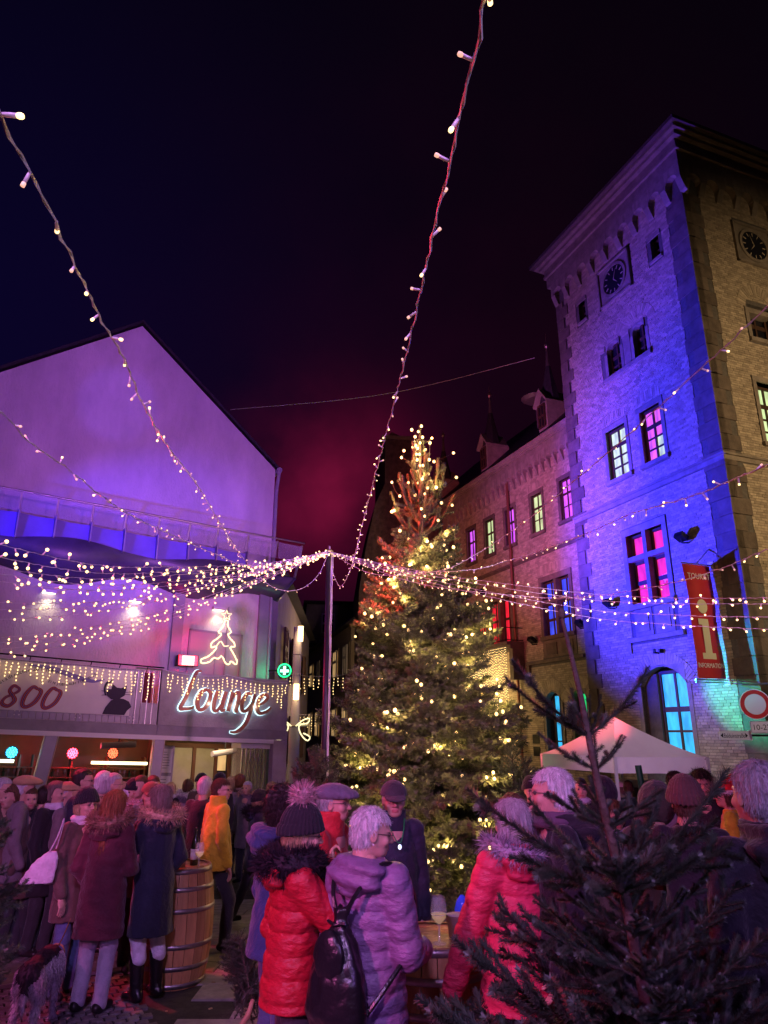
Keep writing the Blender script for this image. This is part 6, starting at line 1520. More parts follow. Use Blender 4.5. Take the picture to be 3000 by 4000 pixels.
def make_hair(style, h):
    g = G((-.14, -.20, -.42 if style == 'long' else -.20), (.14, .13, .17), h)
    r = {'short': (.082, .104, .096), 'bald': (.078, .099, .085), 'bob': (.096, .116, .108), 'long': (.096, .114, .106), 'curly': (.106, .124, .116), 'bun': (.088, .108, .100)}[style]
    d = g.ell((0, -.016, .034), r); g.u(d, 0)
    if style in ('bob', 'curly'): g.u(g.ell((0, -.045, -.035), (.090, .078, .075)), .03)
    if style in ('short', 'bald', 'bun'): g.u(g.ell((0, -.05, -.03), (.068, .058, .060)), .03)
    if style == 'long': g.u(g.cap((0, -.055, -.02), (0, -.09, -.34), .092, .075), .04)
    fz = .062 if style != 'bald' else .10
    rem = np.maximum(np.maximum(.020 + .25 * (g.Z - .06) - g.Y + .0 * g.X, g.Z - fz), -1)
    g.D = np.maximum(g.D, -rem)
    yl = {'short': .022, 'bald': -.01, 'bob': .045, 'long': .05, 'curly': .05, 'bun': .02}[style]
    cut = np.maximum(yl - g.Y, -(fz - g.Z)); cut = np.minimum(g.Y - yl, fz - g.Z) # inside face region when both > 0
    g.D = np.maximum(g.D, np.minimum(g.Y - yl, fz - g.Z))
    zl = {'short': -.075, 'bald': -.06, 'bob': -.105, 'long': -.40, 'curly': -.11, 'bun': -.07}[style]; g.D = np.maximum(g.D, zl - g.Z)
    if style == 'bald': g.D = np.maximum(g.D, np.minimum(g.Z - .055, .02 - np.abs(g.Y + .0)) * 0 + (g.Z - .07))
    amp = {'short': .004, 'bald': .002, 'bob': .005, 'long': .006, 'curly': .012, 'bun': .004}[style]
    if style == 'curly': g.D = g.D + amp * gn(g, 60, 3) + .006 * gn(g, 120, 4)
    else:
        a = np.arctan2(g.X + 0 * g.Z, -(g.Y + .02) + 0 * g.Z); g.D = g.D + amp * (np.sin(a * 23 + g.Z * 18) * .6 + np.sin(a * 41 - g.Z * 30) * .4)
    return g.mesh()
HAIR = {}
def hair(style, det):
    k = (style, det)
    if k not in HAIR: HAIR[k] = make_hair(style, .006 if det else .012)
    return HAIR[k]
def make_hand(curl):
    """wrist at origin, fingers towards -Z, palm faces +Y, thumb on +X"""
    g = G((-.06, -.04, -.21), (.08, .10, .03), .0052)
    g.u(g.cap((0, 0, .02), (0, 0, -.02), .026, .026), 0); g.u(g.ell((0, 0, -.055), (.040, .017, .048)), .015)
    for i, (x, l) in enumerate(((.029, .070), (.010, .079), (-.009, .073), (-.027, .058))):
        p = np.array((x, 0, -.090)); a = .18
        for sgm, (f, r) in enumerate(((.45, .0088), (.30, .0080), (.25, .0072))):
            a += curl * (.75 if sgm == 0 else 1.0); q = p + l * f * np.array((.04 * (x / .03), sin(a), -cos(a))); g.u(g.cap(p, q, r, r - .0006), .0035); p = q
    g.u(g.cap((.030, .004, -.030), (.054, .016, -.062), .013, .0100), .008); g.u(g.cap((.054, .016, -.062), (.050, .034 + .02 * curl, -.090), .0096, .0080), .004)
    return g.mesh()
HANDS = {c: make_hand(c) for c in (.25, 1.0)}

SKIN = mat('skin', (.52, .32, .24), .55, vary=.08, vscale=30, spec=.4); SKIN2 = mat('skin_ruddy', (.55, .29, .23), .55, vary=.08, vscale=30)
EYE = mat('eye_dark', (.12, .09, .08), .5); LIP = mat('lips', (.42, .14, .13), .5)
def hm(name, c): return mat(name, c, .5, vary=.3, vscale=60, bump=.5, bscale=150, stretch=(1, 1, .15), isl=.28)
H_GREY = hm('hair_grey', (.42, .41, .43)); H_WHITE = hm('hair_white', (.62, .60, .62)); H_BROWN = hm('hair_brown', (.10, .055, .03)); H_DARK = hm('hair_dark', (.022, .016, .014)); H_BLOND = hm('hair_blond', (.42, .30, .16)); H_RED = hm('hair_auburn', (.24, .085, .035)); H_ASH = hm('hair_ash', (.20, .15, .13))
def cl(name, c, rough=.75, **k): return mat(name, c, rough, vary=k.pop('vary', .14), vscale=14, bump=k.pop('bump', .45), bscale=k.pop('bscale', 45), sheen=k.pop('sheen', .2), **k)
FUR = {}
def furmat(name, c): return mat(name, c, .7, vary=.35, vscale=40, isl=.35)

ARMS = {'down': ((.235, -.02, 1.10), (.235, .07, .86)), 'pocket': ((.27, -.06, 1.10), (.20, .10, .92)), 'mouth': ((.23, .17, 1.12), (.07, .22, 1.37)), 'chest': ((.25, .06, 1.09), (.10, .27, 1.14)),
        'reach': ((.27, .14, 1.12), (.28, .38, .98)), 'hold': ((.25, .02, 1.09), (.16, .27, 1.04)), 'side': ((.33, .05, 1.10), (.40, .16, .86)), 'cheek': ((.22, .20, 1.16), (.05, .20, 1.42)), 'low': ((.29, .06, 1.08), (.36, .15, .80))}
def xf(V, M):
    V = np.asarray(V, np.float64); A = np.array(M); return V @ A[:3, :3].T + A[:3, 3]
def person(label, pos, hgt, yaw, top, hem=.78, legs=None, shoes=None, hairs=('short', H_GREY), hat=None, arms=('down', 'down'), det=0, male=1, puff=0, slim=0, hood=None, boots=None, walk=0, lean=0, glasses=False, scarf=None, hyaw=0, hpitch=0, skin=None, extra=None, group=None, collar=0, wide=1.0, fat=0):
    """pos = feet; yaw 0 looks away from the camera along +Y, +90 to the left"""
    T = thing('person', label, 'person', pos, radians(yaw), group); k = hgt / 1.72; skin = skin or SKIN
    legs = legs or cl('trousers_dark', (.03, .03, .04)); shoes = shoes or mat('shoe_black', (.02, .018, .018), .35)
    hv = .012 if det else .021
    lw = lambda p: (p[0] + lean * p[2], p[1], p[2])
    LM = np.eye(4); LM[0, 2] = lean; LM[:3, :3] *= 1; Sk = np.diag([k, k, k, 1.0]); TM = Sk @ LM
    hd = (0, .035, 1.60 if True else 0)
    Hm = Matrix.Translation(hd) @ Matrix.Rotation(radians(hyaw), 4, 'Z') @ Matrix.Rotation(radians(hpitch), 4, 'X')
    # arms
    A = []
    for s, nm in ((-1, arms[0]), (1, arms[1])):
        e, w = ARMS[nm] if isinstance(nm, str) else nm
        A.append(((s * .160 * wide, -.005, 1.40), (s * (e[0] - .028) * wide, e[1], e[2]), (s * (w[0] - .02 * (w[0] > .15)), w[1], w[2]), s, nm))
    # legs
    sp = .085; L = []
    for s in (-1, 1):
        st = s * walk; kn = (s * (sp + .01), .03 + .16 * st + (.05 if walk and st > 0 else 0), .49); an = (s * (sp + .015), .30 * st - .02, .09 + (.04 if walk and st < 0 else 0)); L.append(((s * sp, 0, .90), kn, an, s))
    # --- skin: head, neck, torso core, limbs, hands joined as one mesh
    V, fs, mi = HEADS[(male, 1 if det else 0)]; V = xf(V, TM @ np.array(Hm)); VV = [V]; FF = list(fs); MI = list(mi); off = len(V)
    g = G((-.34, -.2, .06), (.34, .3, 1.5), .03)
    g.u(g.cap((0, -.0, .95), (0, 0, 1.36), .10, .11), 0); g.u(g.cap((0, -.005, 1.36), (0, .0, 1.47), .06, .05), .03)
    for sh, el, wr, s, nm in A: g.u(g.cap(sh, el, .04, .034), .02); g.u(g.cap(el, wr, .034, .026), .01)
    for hp, kn, an, s in L: g.u(g.cap(hp, kn, .06, .045), .03); g.u(g.cap(kn, an, .045, .035), .01)
    v, q = g.mesh(); v = xf(v, TM); VV.append(v); FF += [tuple(int(i) + off for i in f) for f in q]; MI += [0] * len(q); off += len(v)
    if det or any(n in ('mouth', 'cheek', 'chest') for n in arms):
        for sh, el, wr, s, nm in A:
            if nm == 'pocket': continue
            v, q = HANDS[1.0 if nm in ('mouth', 'chest', 'hold', 'cheek') else .25]
            d = (Vector(wr) - Vector(el)).normalized(); z = -d; x = Vector((-s, 0, 0)); x = (x - z * x.dot(z)).normalized(); y = z.cross(x)
            M = Matrix((x, y, z)).transposed().to_4x4(); M.translation = Vector(wr) + d * .015; mir = np.diag([1, 1.0 if y.y > 0 or True else -1, 1, 1])
            v = xf(v, TM @ np.array(M)); VV.append(v); FF += [tuple(int(i) + off for i in f) for f in q]; MI += [0] * len(q); off += len(v)
    me = newmesh('body', np.concatenate(VV), FF, [skin, EYE, LIP], MI, True); ob('body', me, T)
    def add(name, g_or_vq, m, MM=None):
        v, q = g_or_vq.mesh() if isinstance(g_or_vq, G) else g_or_vq
        return ob(name, npmesh(name, xf(v, TM if MM is None else MM), q, [m]), T)
    # --- trousers
    g = G((-.26, -.42, .05), (.26, .45, 1.0), hv * 1.1); fold = .006 * gn(g, 22, int(hgt * 1000) % 97)
    for hp, kn, an, s in L: g.u(g.cap(hp, kn, .088, .070), .03); g.u(g.cap(kn, (an[0], an[1], an[2] + (.24 if boots else -.02)), .072, .060), .02)
    g.u(g.ell((0, 0, .90), (.145, .100, .09)), .02); g.D = g.D + fold; add('trousers', g, legs)
    for hp, kn, an, s in L:
        z0 = an[2] - .085
        g = G((an[0] - .09, an[1] - .12, z0 - .01), (an[0] + .09, an[1] + .22, .62 if boots else z0 + .2), hv * .8); tw = .02 * s
        g.u(g.ell((an[0], an[1] - .02, z0 + .045), (.045, .065, .045)), 0); g.u(g.cap((an[0], an[1], z0 + .035), (an[0] + tw, an[1] + .12, z0 + .03), .042, .036), .02); g.D = np.maximum(g.D, z0 - g.Z)
        if boots: g.u(g.cap(an, (kn[0] * .6 + an[0] * .4, kn[1] * .6 + an[1] * .4, .34), .052, .066), .03); g.D = g.D + .003 * gn(g, 60, 5)
        else: g.u(g.cap((an[0], an[1], z0 + .04), (an[0], an[1], z0 + .12), .045, .05), .02)
        add('boot' if boots else 'shoe', g, boots or shoes)
    # --- coat
    g = G((-.48, -.30, hem - .03), (.48, .46, 1.62), .0095 if puff else hv); sl = slim; f_ = fat
    P = [(hem, .190 - .01 * sl + f_, .155 + f_, 0, 0), (max(hem + .04, .84), .190 + f_, .155 + f_, 0, .0), (1.0, .178 - .02 * sl + f_, .140 + f_, 0, 0), (1.10, .166 - .02 * sl + f_, .128 + f_, 0, 0), (1.25, .180 - .01 * sl, .132, 0, .0), (1.36, .170, .114, 0, -.01), (1.43, .12, .09, 0, -.01), (1.47, .075, .075, 0, 0)]
    if hem < .8: P = [(hem, .212 - .01 * sl + f_, .175 + f_, 0, 0)] + [(.95, .188 - .005 * sl + f_, .150 + f_, 0, 0)] + P[3:]
    g.u(g.prof(P), 0)
    g.u(g.cap((-.150, -.01, 1.385), (.150, -.01, 1.385), .060, .060), .05)
    if slim: g.u(g.ell((0, .075, 1.25), (.12, .06, .075)), .05)
    sr = .012 * (puff > 0)
    body_d = g.D.copy()
    if puff:
        ph = 2 * pi / (.105 if puff == 1 else .085); ww = np.abs(np.sin(g.Z * ph / 2 + .25 * np.sin(g.X * 9 + 1) + .15 * gn(g, 12, 4)))
        g.D = g.D - .017 * (ww ** .38) + .012 + .003 * gn(g, 55, 8)
    AD = None
    for sh, el, wr, s, nm in A:
        gg = G.__new__(G); gg.__dict__.update(g.__dict__); gg.D = g.cap(sh, el, .072 + sr, .062 + sr); gg.u(g.cap(el, wr, .066 + sr, .050 + sr), .02)
        if puff:
            d = np.array(wr) - np.array(sh); d = d / np.linalg.norm(d); t = g.X * d[0] + g.Y * d[1] + g.Z * d[2]; gg.D = gg.D - .013 * np.abs(np.sin(t * ph / 2 + .4 * s)) ** .38 + .009
        else: gg.D = gg.D + .006 * gn(g, 34, 6 + int(s))
        g.u(gg.D, .022)
    if not puff: g.D = g.D + .009 * gn(g, 15, int(hgt * 977) % 89) + .005 * np.abs(gn(g, 34, 2))
    if collar: g.u(np.maximum(np.abs(g.prof([(1.40, .085, .088, 0, .0), (1.50, .078, .086, 0, .005), (1.54, .080, .088, 0, .01)], False)) - .014, np.maximum(1.40 - g.Z, g.Z - (1.50 + collar))), .012)
    v, q = g.mesh(); add('coat', (v, q), top)
    # --- hood lying on the back, optional fur edge
    if hood:
        hmat_, furm = hood if isinstance(hood, tuple) else (hood, None)
        g = G((-.24, -.30, 1.26), (.24, .12, 1.58), hv); g.u(g.ell((0, -.115, 1.425), (.155, .085, .095)), 0); g.u(g.ell((0, -.04, 1.47), (.13, .105, .05)), .03); g.sub(g.ell((0, -.02, 1.535), (.085, .085, .075)), .03)
        g.D = g.D + .008 * np.sin(g.Z * 75 + g.X * 16 + 3 * g.Y) + .005 * gn(g, 34, 9); add('hood', g, hmat_)
        if furm: fur(T, [(.15 * sin(a), -.055 - .125 * cos(a) if abs(a) < 1.7 else -.04 + .10, 1.505 - .04 * cos(a)) for a in np.linspace(-2.1, 2.1, 22)], .040, 1500 if det else 420, .045, furm, TM, det)
    if scarf:
        g = G((-.16, -.13, 1.36), (.16, .19, 1.58), hv); g.u(np.sqrt((np.sqrt((g.X / 1.0) ** 2 + ((g.Y - .01) / 1.05) ** 2) - .082) ** 2 + ((g.Z - 1.475) / 1.3) ** 2) - .032, 0); g.u(g.cap((.03, .12, 1.46), (.05, .15, 1.38), .03, .03), .02); g.D = g.D + .006 * np.sin(g.Z * 120 + g.X * 25) + .004 * gn(g, 50, 4); add('scarf', g, scarf)
    # --- hair and hats in head space
    HM = TM @ np.array(Hm)
    if hairs: add('hair', hair(hairs[0], 1 if det else 0), hairs[1], HM)
    if hairs and det and not (hat and hat[0] == 'hoodup'): strands(T, hairs, HM, hat)
    def hg(lo, hi): return G(lo, hi, .007 if det else .013)
    if hat:
        kind, hmt = hat[:2]
        if kind in ('beanie', 'pompom'):
            g = hg((-.13, -.15, -.06), (.13, .13, .22)); g.u(g.ell((0, -.018, .045), (.102, .122, .122 if kind == 'beanie' else .135)), 0); g.D = np.maximum(g.D, .012 + .18 * g.Y - g.Z - .0); 
            rim = np.abs(g.ell((0, -.018, .02), (.104, .124, .11))) - .010; g.u(np.maximum(rim, np.abs(g.Z - .045 - .18 * g.Y) - .028), .006)
            a = np.arctan2(g.X + 0 * g.Z, g.Y + .018 + 0 * g.Z); g.D = g.D + .0035 * np.sin(a * 30); add('hat', g, hmt, HM)
            if kind == 'pompom': fur(T, [(0, -.03, .20), (0, -.032, .205), (0, -.03, .21)], .02, 1400 if det else 300, .062, hat[2], HM, det, 'pompom', ball=True)
        elif kind == 'flat':
            g = hg((-.13, -.15, -.02), (.13, .19, .18)); g.u(g.ell((0, -.012, .068), (.105, .128, .062)), 0); g.u(g.ell((0, .075, .060), (.085, .085, .030)), .03); g.u(np.maximum(g.ell((0, .105, .046), (.078, .062, .020)), -1), .012); g.D = np.maximum(g.D, .032 - g.Z); g.D = g.D + .003 * gn(g, 40, 3); add('flat_cap', g, hmt, HM)
        elif kind == 'cap':
            g = hg((-.13, -.15, -.02), (.13, .22, .18)); g.u(g.ell((0, -.012, .045), (.098, .116, .096)), 0); g.D = np.maximum(g.D, .034 - g.Z - .0 * g.Y); vz = g.Z - (.045 - .35 * (g.Y - .08) - 2.2 * g.X ** 2)
            g.u(np.maximum(np.maximum(np.abs(vz) - .0055, g.ell((0, .10, .04), (.078, .095, .09))), .07 - g.Y), .006); g.u(g.ell((0, -.012, .142), (.010, .010, .006)), .003); add('cap', g, hmt, HM)
        elif kind == 'santa':
            g = hg((-.13, -.24, -.02), (.13, .12, .26)); g.u(g.ell((0, -.018, .05), (.098, .118, .10)), 0); g.u(g.cap((0, -.03, .12), (.02, -.10, .19), .065, .035), .03); g.u(g.cap((.02, -.10, .19), (.05, -.19, .13), .035, .018), .02); g.D = np.maximum(g.D, .04 - g.Z); add('hat', g, hmt, HM)
            fur(T, [(.1 * cos(a), -.018 + .12 * sin(a), .045) for a in np.linspace(0, 2 * pi, 16)], .02, 500, .02, hat[2], HM, det, 'fur_band'); fur(T, [(.05, -.2, .12), (.051, -.2, .122)], .012, 260, .03, hat[2], HM, det, 'bobble', ball=True)
        elif kind == 'hoodup':
            g = hg((-.16, -.2, -.17), (.16, .12, .19)); g.u(g.ell((0, -.025, .02), (.125, .145, .150)), 0); g.sub(g.ell((0, .12, -.005), (.085, .12, .115)), .02); g.D = np.maximum(g.D, -.16 - g.Z); g.D = g.D + .005 * gn(g, 40, 3); add('hood', g, hmt, HM)
    if glasses:
        b = MB()
        for s in (-1, 1):
            b.tube([(s * .033 + .024 * cos(a), .112 - .25 * abs(s * .033 + .024 * cos(a)), .004 + .017 * sin(a)) for a in np.linspace(0, 2 * pi, 14, False)], .0012, 4, closed=True); b.tube([(s * .057, .099, .008), (s * .080, .0, .006)], .0018, 4)
        b.tube([(-.010, .110, .008), (0, .114, .010), (.010, .110, .008)], .0015, 4)
        b.v = [tuple(p) for p in xf(b.v, HM)]; b.build('glasses', mat('glasses_frame', (.12, .09, .08), .3, .6), T)
    if extra: extra(T, TM, HM, A)
    return T
def strands(T, hairs, MM, hat):
    v, q = hair(hairs[0], 1); n = 2600 if hairs[0] != 'bald' else 1200; rs = np.random.RandomState(len(v)); k = rs.choice(len(q), n)
    c = v[q[k]].mean(1) + rs.randn(n, 3) * .002; e1 = v[q[k, 1]] - v[q[k, 0]]; e2 = v[q[k, 2]] - v[q[k, 0]]; N_ = np.cross(e1, e2); N_ /= np.linalg.norm(N_, axis=1)[:, None] + 1e-9
    out = c - np.array([0, -.02, .02]); N_ *= np.sign((N_ * out).sum(1))[:, None]
    D = np.tile(np.array([0, 0, -1.]), (n, 1)) + rs.randn(n, 3) * .22; fr = c[:, 2] > .06; D[fr] += np.array([0, .5, 0]) * np.sign(c[fr, 1] + .03)[:, None] + np.stack([c[fr, 0] * 9, 0 * c[fr, 0], 0 * c[fr, 0]], 1)
    D -= N_ * (D * N_).sum(1)[:, None] * .93; D /= np.linalg.norm(D, axis=1)[:, None] + 1e-9
    curl = hairs[0] == 'curly'
    if curl: D = D + rs.randn(n, 3) * .6 + N_ * .5
    l = {'short': .022, 'bald': .010, 'bob': .040, 'long': .060, 'curly': .022, 'bun': .03}[hairs[0]] * (.6 + .8 * rs.rand(n)); w = np.cross(D, N_); w /= np.linalg.norm(w, axis=1)[:, None] + 1e-9
    b0 = c + N_ * .0005; m1 = b0 + D * l[:, None] * .5 + N_ * .004; t = b0 + D * l[:, None] + N_ * (.0045 + .003 * rs.rand(n))[:, None] * (1.0)
    wd = .0011; V = np.stack([b0 - w * wd, b0 + w * wd, m1 + w * wd, t, m1 - w * wd], 1).reshape(-1, 3)
    keep = np.ones(n, bool)
    if hat: keep = c[:, 2] < .03
    idx = np.arange(n)[keep]; Q = (np.arange(5)[None] + 5 * idx[:, None]); 
    if len(Q): ob('hair_strands', npmesh('hair_strands', xf(V, MM), Q, [hairs[1]], smooth=False), T)
def fur(T, path, r, n, ln, m, MM, det, name='fur_trim', ball=False):
    P = np.array(path, float); d = np.linalg.norm(np.diff(P, axis=0), axis=1); c = np.r_[0, np.cumsum(d)]; rs = np.random.RandomState(n)
    t = rs.rand(n) * c[-1]; B = np.stack([np.interp(t, c, P[:, i]) for i in range(3)], 1); R = rs.randn(n, 3); 
    if not ball:
        Tn = np.stack([np.interp(np.minimum(t + .01, c[-1]), c, P[:, i]) - np.interp(np.maximum(t - .01, 0), c, P[:, i]) for i in range(3)], 1); Tn /= np.linalg.norm(Tn, axis=1)[:, None] + 1e-9; R -= Tn * (R * Tn).sum(1)[:, None] * .8
    R /= np.linalg.norm(R, axis=1)[:, None]; w = np.cross(R, rs.randn(n, 3)); w /= np.linalg.norm(w, axis=1)[:, None]; l = ln * (.5 + rs.rand(n)); wd = .0045 if det else .010
    a = B + R * r * .55; tip = B + R * (r + l)[:, None] * np.array([1, 1, 1]) + rs.randn(n, 3) * .006 - np.array([0, 0, .010 if not ball else 0])
    V = np.stack([a - w * wd, a + w * wd, tip], 1).reshape(-1, 3); b = MB()
    if ball: b.sph(tuple(P[len(P) // 2]), r + ln * .62, 12, 8)
    else: b.tube([tuple(p) for p in P], r * .95, 8)
    nb = len(b.v); V = np.concatenate([np.array(b.v), V]); fs = b.f + [(nb + 3 * i, nb + 3 * i + 1, nb + 3 * i + 2) for i in range(n)]
    me = newmesh(name, xf(V, MM), fs, [m], None, False); return ob(name, me, T)

def spot(px, py, h, d=None, hat=0, dmin=2.5):
    """stand where a head of this height shows its top at this pixel; returns (feet, height)"""
    r = ray(px, py); tn = r[2] / hypot(r[0], r[1])
    if d is None:
        best = None
        for i in range(300):
            dd = dmin + i * .05
            if dd > 14.3: break
            c = at(px, py, dd); e = abs((c.z - gz(c.y)) - (h + hat))
            if best is None or e < best[0]: best = (e, dd)
        d = best[1]
    c = at(px, py, d); g = gz(c.y); return Vector((c.x, c.y, g)), (c.z - g - hat) if h is None else h
# ================================================================ who stands where
NAVY = cl('coat_navy', (.018, .02, .045)); BLACK = cl('coat_black', (.012, .012, .018)); MAROON = cl('coat_wine', (.09, .015, .03)); PUFR = cl('puffer_red', (.42, .015, .03), .42, bump=.8, bscale=18, stretch=(1, 1, 2), sheen=0); PUFP = cl('puffer_pink', (.62, .045, .10), .42, bump=.8, bscale=18, stretch=(1, 1, 2), sheen=0)
LAV = cl('puffer_lavender', (.22, .13, .26), .40, bump=.8, bscale=16, stretch=(1, 1, 2.2), sheen=0); YEL = cl('jacket_mustard', (.60, .42, .02), .7); BROWN = cl('coat_brown', (.10, .06, .05)); GREY = cl('coat_grey', (.16, .14, .16)); REDJ = cl('jacket_red', (.52, .025, .03), .6); DGREEN = cl('coat_dark_green', (.05, .06, .045)); BLUEJ = cl('jacket_blue', (.03, .05, .16)); LILAC = cl('coat_lilac', (.30, .25, .34), .6)
JEAN = cl('jeans_blue', (.07, .10, .22)); LJEAN = cl('trousers_pale', (.36, .32, .40)); WJEAN = cl('trousers_white', (.62, .58, .72)); TROUS = cl('trousers_dark', (.03, .03, .04)); BOOT = mat('boot_leather', (.012, .010, .012), .25, bump=.3, bscale=30)
F_BROWN = furmat('fur_brown', (.24, .13, .09)); F_TAN = furmat('fur_tan', (.40, .27, .18)); F_BLACK = furmat('fur_black', (.015, .010, .016)); F_GREY = furmat('fur_grey', (.30, .26, .33)); F_PINK = furmat('fur_pale_pink', (.48, .30, .32)); F_WHITE = furmat('fur_white', (.7, .66, .66))
BEAN = cl('beanie_black', (.014, .012, .018), .9); WSC = cl('scarf_white', (.6, .58, .66)); HATG = cl('cap_grey_wool', (.13, .12, .17), .9); CAPD = cl('cap_charcoal', (.05, .045, .05), .9); CAPR = cl('cap_rust', (.28, .08, .05), .9); HATT = cl('hat_tan', (.40, .28, .14), .9); SCL = cl('scarf_lilac', (.34, .28, .42), .9); SANTA = cl('santa_red', (.6, .02, .02), .8)

def backpack(T, TM, HM, A):
    g = G((-.20, -.44, .78), (.20, -.10, 1.34), .011); m = mat('black_leather', (.012, .012, .014), .28, bump=.35, bscale=22, spec=.6)
    g.u(g.prof([(.80, .150, .075, -.0, -.24), (.88, .165, .100, 0, -.255), (1.02, .145, .095, 0, -.25), (1.16, .085, .070, 0, -.235), (1.25, .030, .028, 0, -.22), (1.30, .045, .035, 0, -.21)]), 0)
    a = np.arctan2(g.X + 0 * g.Z, g.Y + .25 + 0 * g.Z); g.D = g.D + .006 * np.sin(a * 9 + g.Z * 7) * np.clip((g.Z - .9) * 3, 0, 1) + .004 * gn(g, 24, 3); v, q = g.mesh(); ob('backpack_body', npmesh('backpack', xf(v, TM), q, [m]), T)
    g = G((-.12, -.42, 1.0), (.12, -.2, 1.28), .010); g.u(g.ell((0, -.315, 1.11), (.085, .035, .115)), 0); g.D = g.D + .003 * gn(g, 40, 3); v, q = g.mesh(); ob('backpack_flap', npmesh('flap', xf(v, TM), q, [m]), T)
    b = MB()
    for s in (-1, 1): b.tube([tuple(p) for p in xf(cr([(s * .02, -.225, 1.26), (s * .07, -.20, 1.36), (s * .13, -.09, 1.475), (s * .17, .03, 1.45), (s * .20, .12, 1.30), (s * .235, .02, 1.12), (s * .20, -.14, .98), (s * .13, -.23, .86)], .03), TM)], .0115, 6)
    b.tube([tuple(p) for p in xf([(-.05, -.26, 1.245), (0, -.275, 1.235), (.05, -.26, 1.245)], TM)], .008, 6); b.build('shoulder_strap', m, T)
def tote(T, TM, HM, A):
    b = MB(); sh, el, wr, s, nm = A[0]; x, y, z = el[0] - .03, el[1] + .02, .96
    P = [(x - .03, y - .16, z - .38), (x - .03, y + .17, z - .42), (x - .01, y + .11, z), (x - .01, y - .11, z + .02)]; Q = [(p[0] - .07, p[1], p[2] + (.0 if i < 2 else 0)) for i, p in enumerate(P)]
    Q = [(p[0] - (.05 if i < 2 else .005), p[1], p[2]) for i, p in enumerate(P)]
    b.add([tuple(p) for p in xf(P + Q, TM)], BOXF); b.build('tote_bag', cl('tote_cotton', (.62, .56, .66)), T)
    b = MB(); b.tube([tuple(p) for p in xf(cr([(x - .02, y - .06, z), (x, y - .03, z + .22), (sh[0] - .05, -.02, 1.40), (x, y + .05, z + .22), (x - .02, y + .07, z)], .04), TM)], .008, 5); b.build('bag_strap', cl('tote_cotton', (.62, .56, .66)), T)
def cupin(side, col):
    def f(T, TM, HM, A):
        sh, el, wr, s, nm = A[side]; d = (Vector(wr) - Vector(el)).normalized(); c = Vector(wr) + d * .10 + Vector((0, .015, .03))
        b = MB(); b.lathe([(.026, -.04), (.034, .045), (.031, .045), (.024, -.035)], tuple(c), 12); b.v = [tuple(p) for p in xf(b.v, TM)]; b.build('cup', mat('cup_' + str(col[0]), col, .3), T)
    return f
def neckcord(T, TM, HM, A):
    b = MB(); b.tube([tuple(p) for p in xf(cr([(-.07, .06, 1.49), (-.05, .13, 1.42), (-.01, .165, 1.33), (.05, .15, 1.42), (.07, .06, 1.49)], .02), TM)], .004, 5); b.build('green_cord', mat('green_cord', (.02, .3, .08), .5), T)
    b = MB(); p = xf([(-.01, .175, 1.31)], TM)[0]; b.sph(tuple(p), .014, 8, 6, (1, .6, 1.3)); b.build('pendant', emis('pendant_glow', (.6, .7, 1), 1.6, True), T)
    b = MB(); b.tube([tuple(p) for p in xf([(.09, .142, 1.24), (.105, .142, 1.232), (.14, .138, 1.245)], TM)], .003, 4); b.build('chest_mark', M_WHITE, T)
def emblem(T, TM, HM, A):
    b = MB(); P = [(.012 * cos(a) * (1 if k < 9 else .7), -.118 + .004, 1.525 + .014 * sin(a)) for k, a in enumerate(np.linspace(0, 2 * pi, 12, False))]; b.tube([tuple(p) for p in xf(P, TM)], .003, 4, closed=True); b.build('emblem', mat('emblem_red', (.5, .03, .03), .6), T)
def earring(T, TM, HM, A):
    b = MB(); p = xf([(.080, -.004, -.045)], HM)[0]; b.sph(tuple(p), .006, 6, 5); b.build('earring', mat('pearl', (.8, .78, .75), .2), T)
def garland(T, TM, HM, A):
    b = MB(); Q = []
    for a in np.linspace(-2.0, 2.3, 9): Q.append((.19 * sin(a), -.02 - .16 * cos(a), 1.50 - .03 * cos(a)))
    Q += [(.10, .14, 1.36), (-.17, .1, 1.34)]; Q = [tuple(p) for p in xf(Q, TM)]; b.tube(Q, .0025, 4); c = b.build('garland_wire', M_CABLE, T)
    for i, p in enumerate(Q):
        g = i == 6; b = MB(); b.sph((0, 0, 0), .013 if g else .009, 6, 5); b.build('garland_bulb', emis('garland_green', (.1, 1, .25), 6, True) if g else M_BULB, T).location = p
    p = Q[6]; l = lamp('garland_light', 'POINT', Vector(T.location) + Matrix.Rotation(T.rotation_euler.z, 3, 'Z') @ (Vector(p) * 1.06), (.1, 1, .3), .35, None, .03)

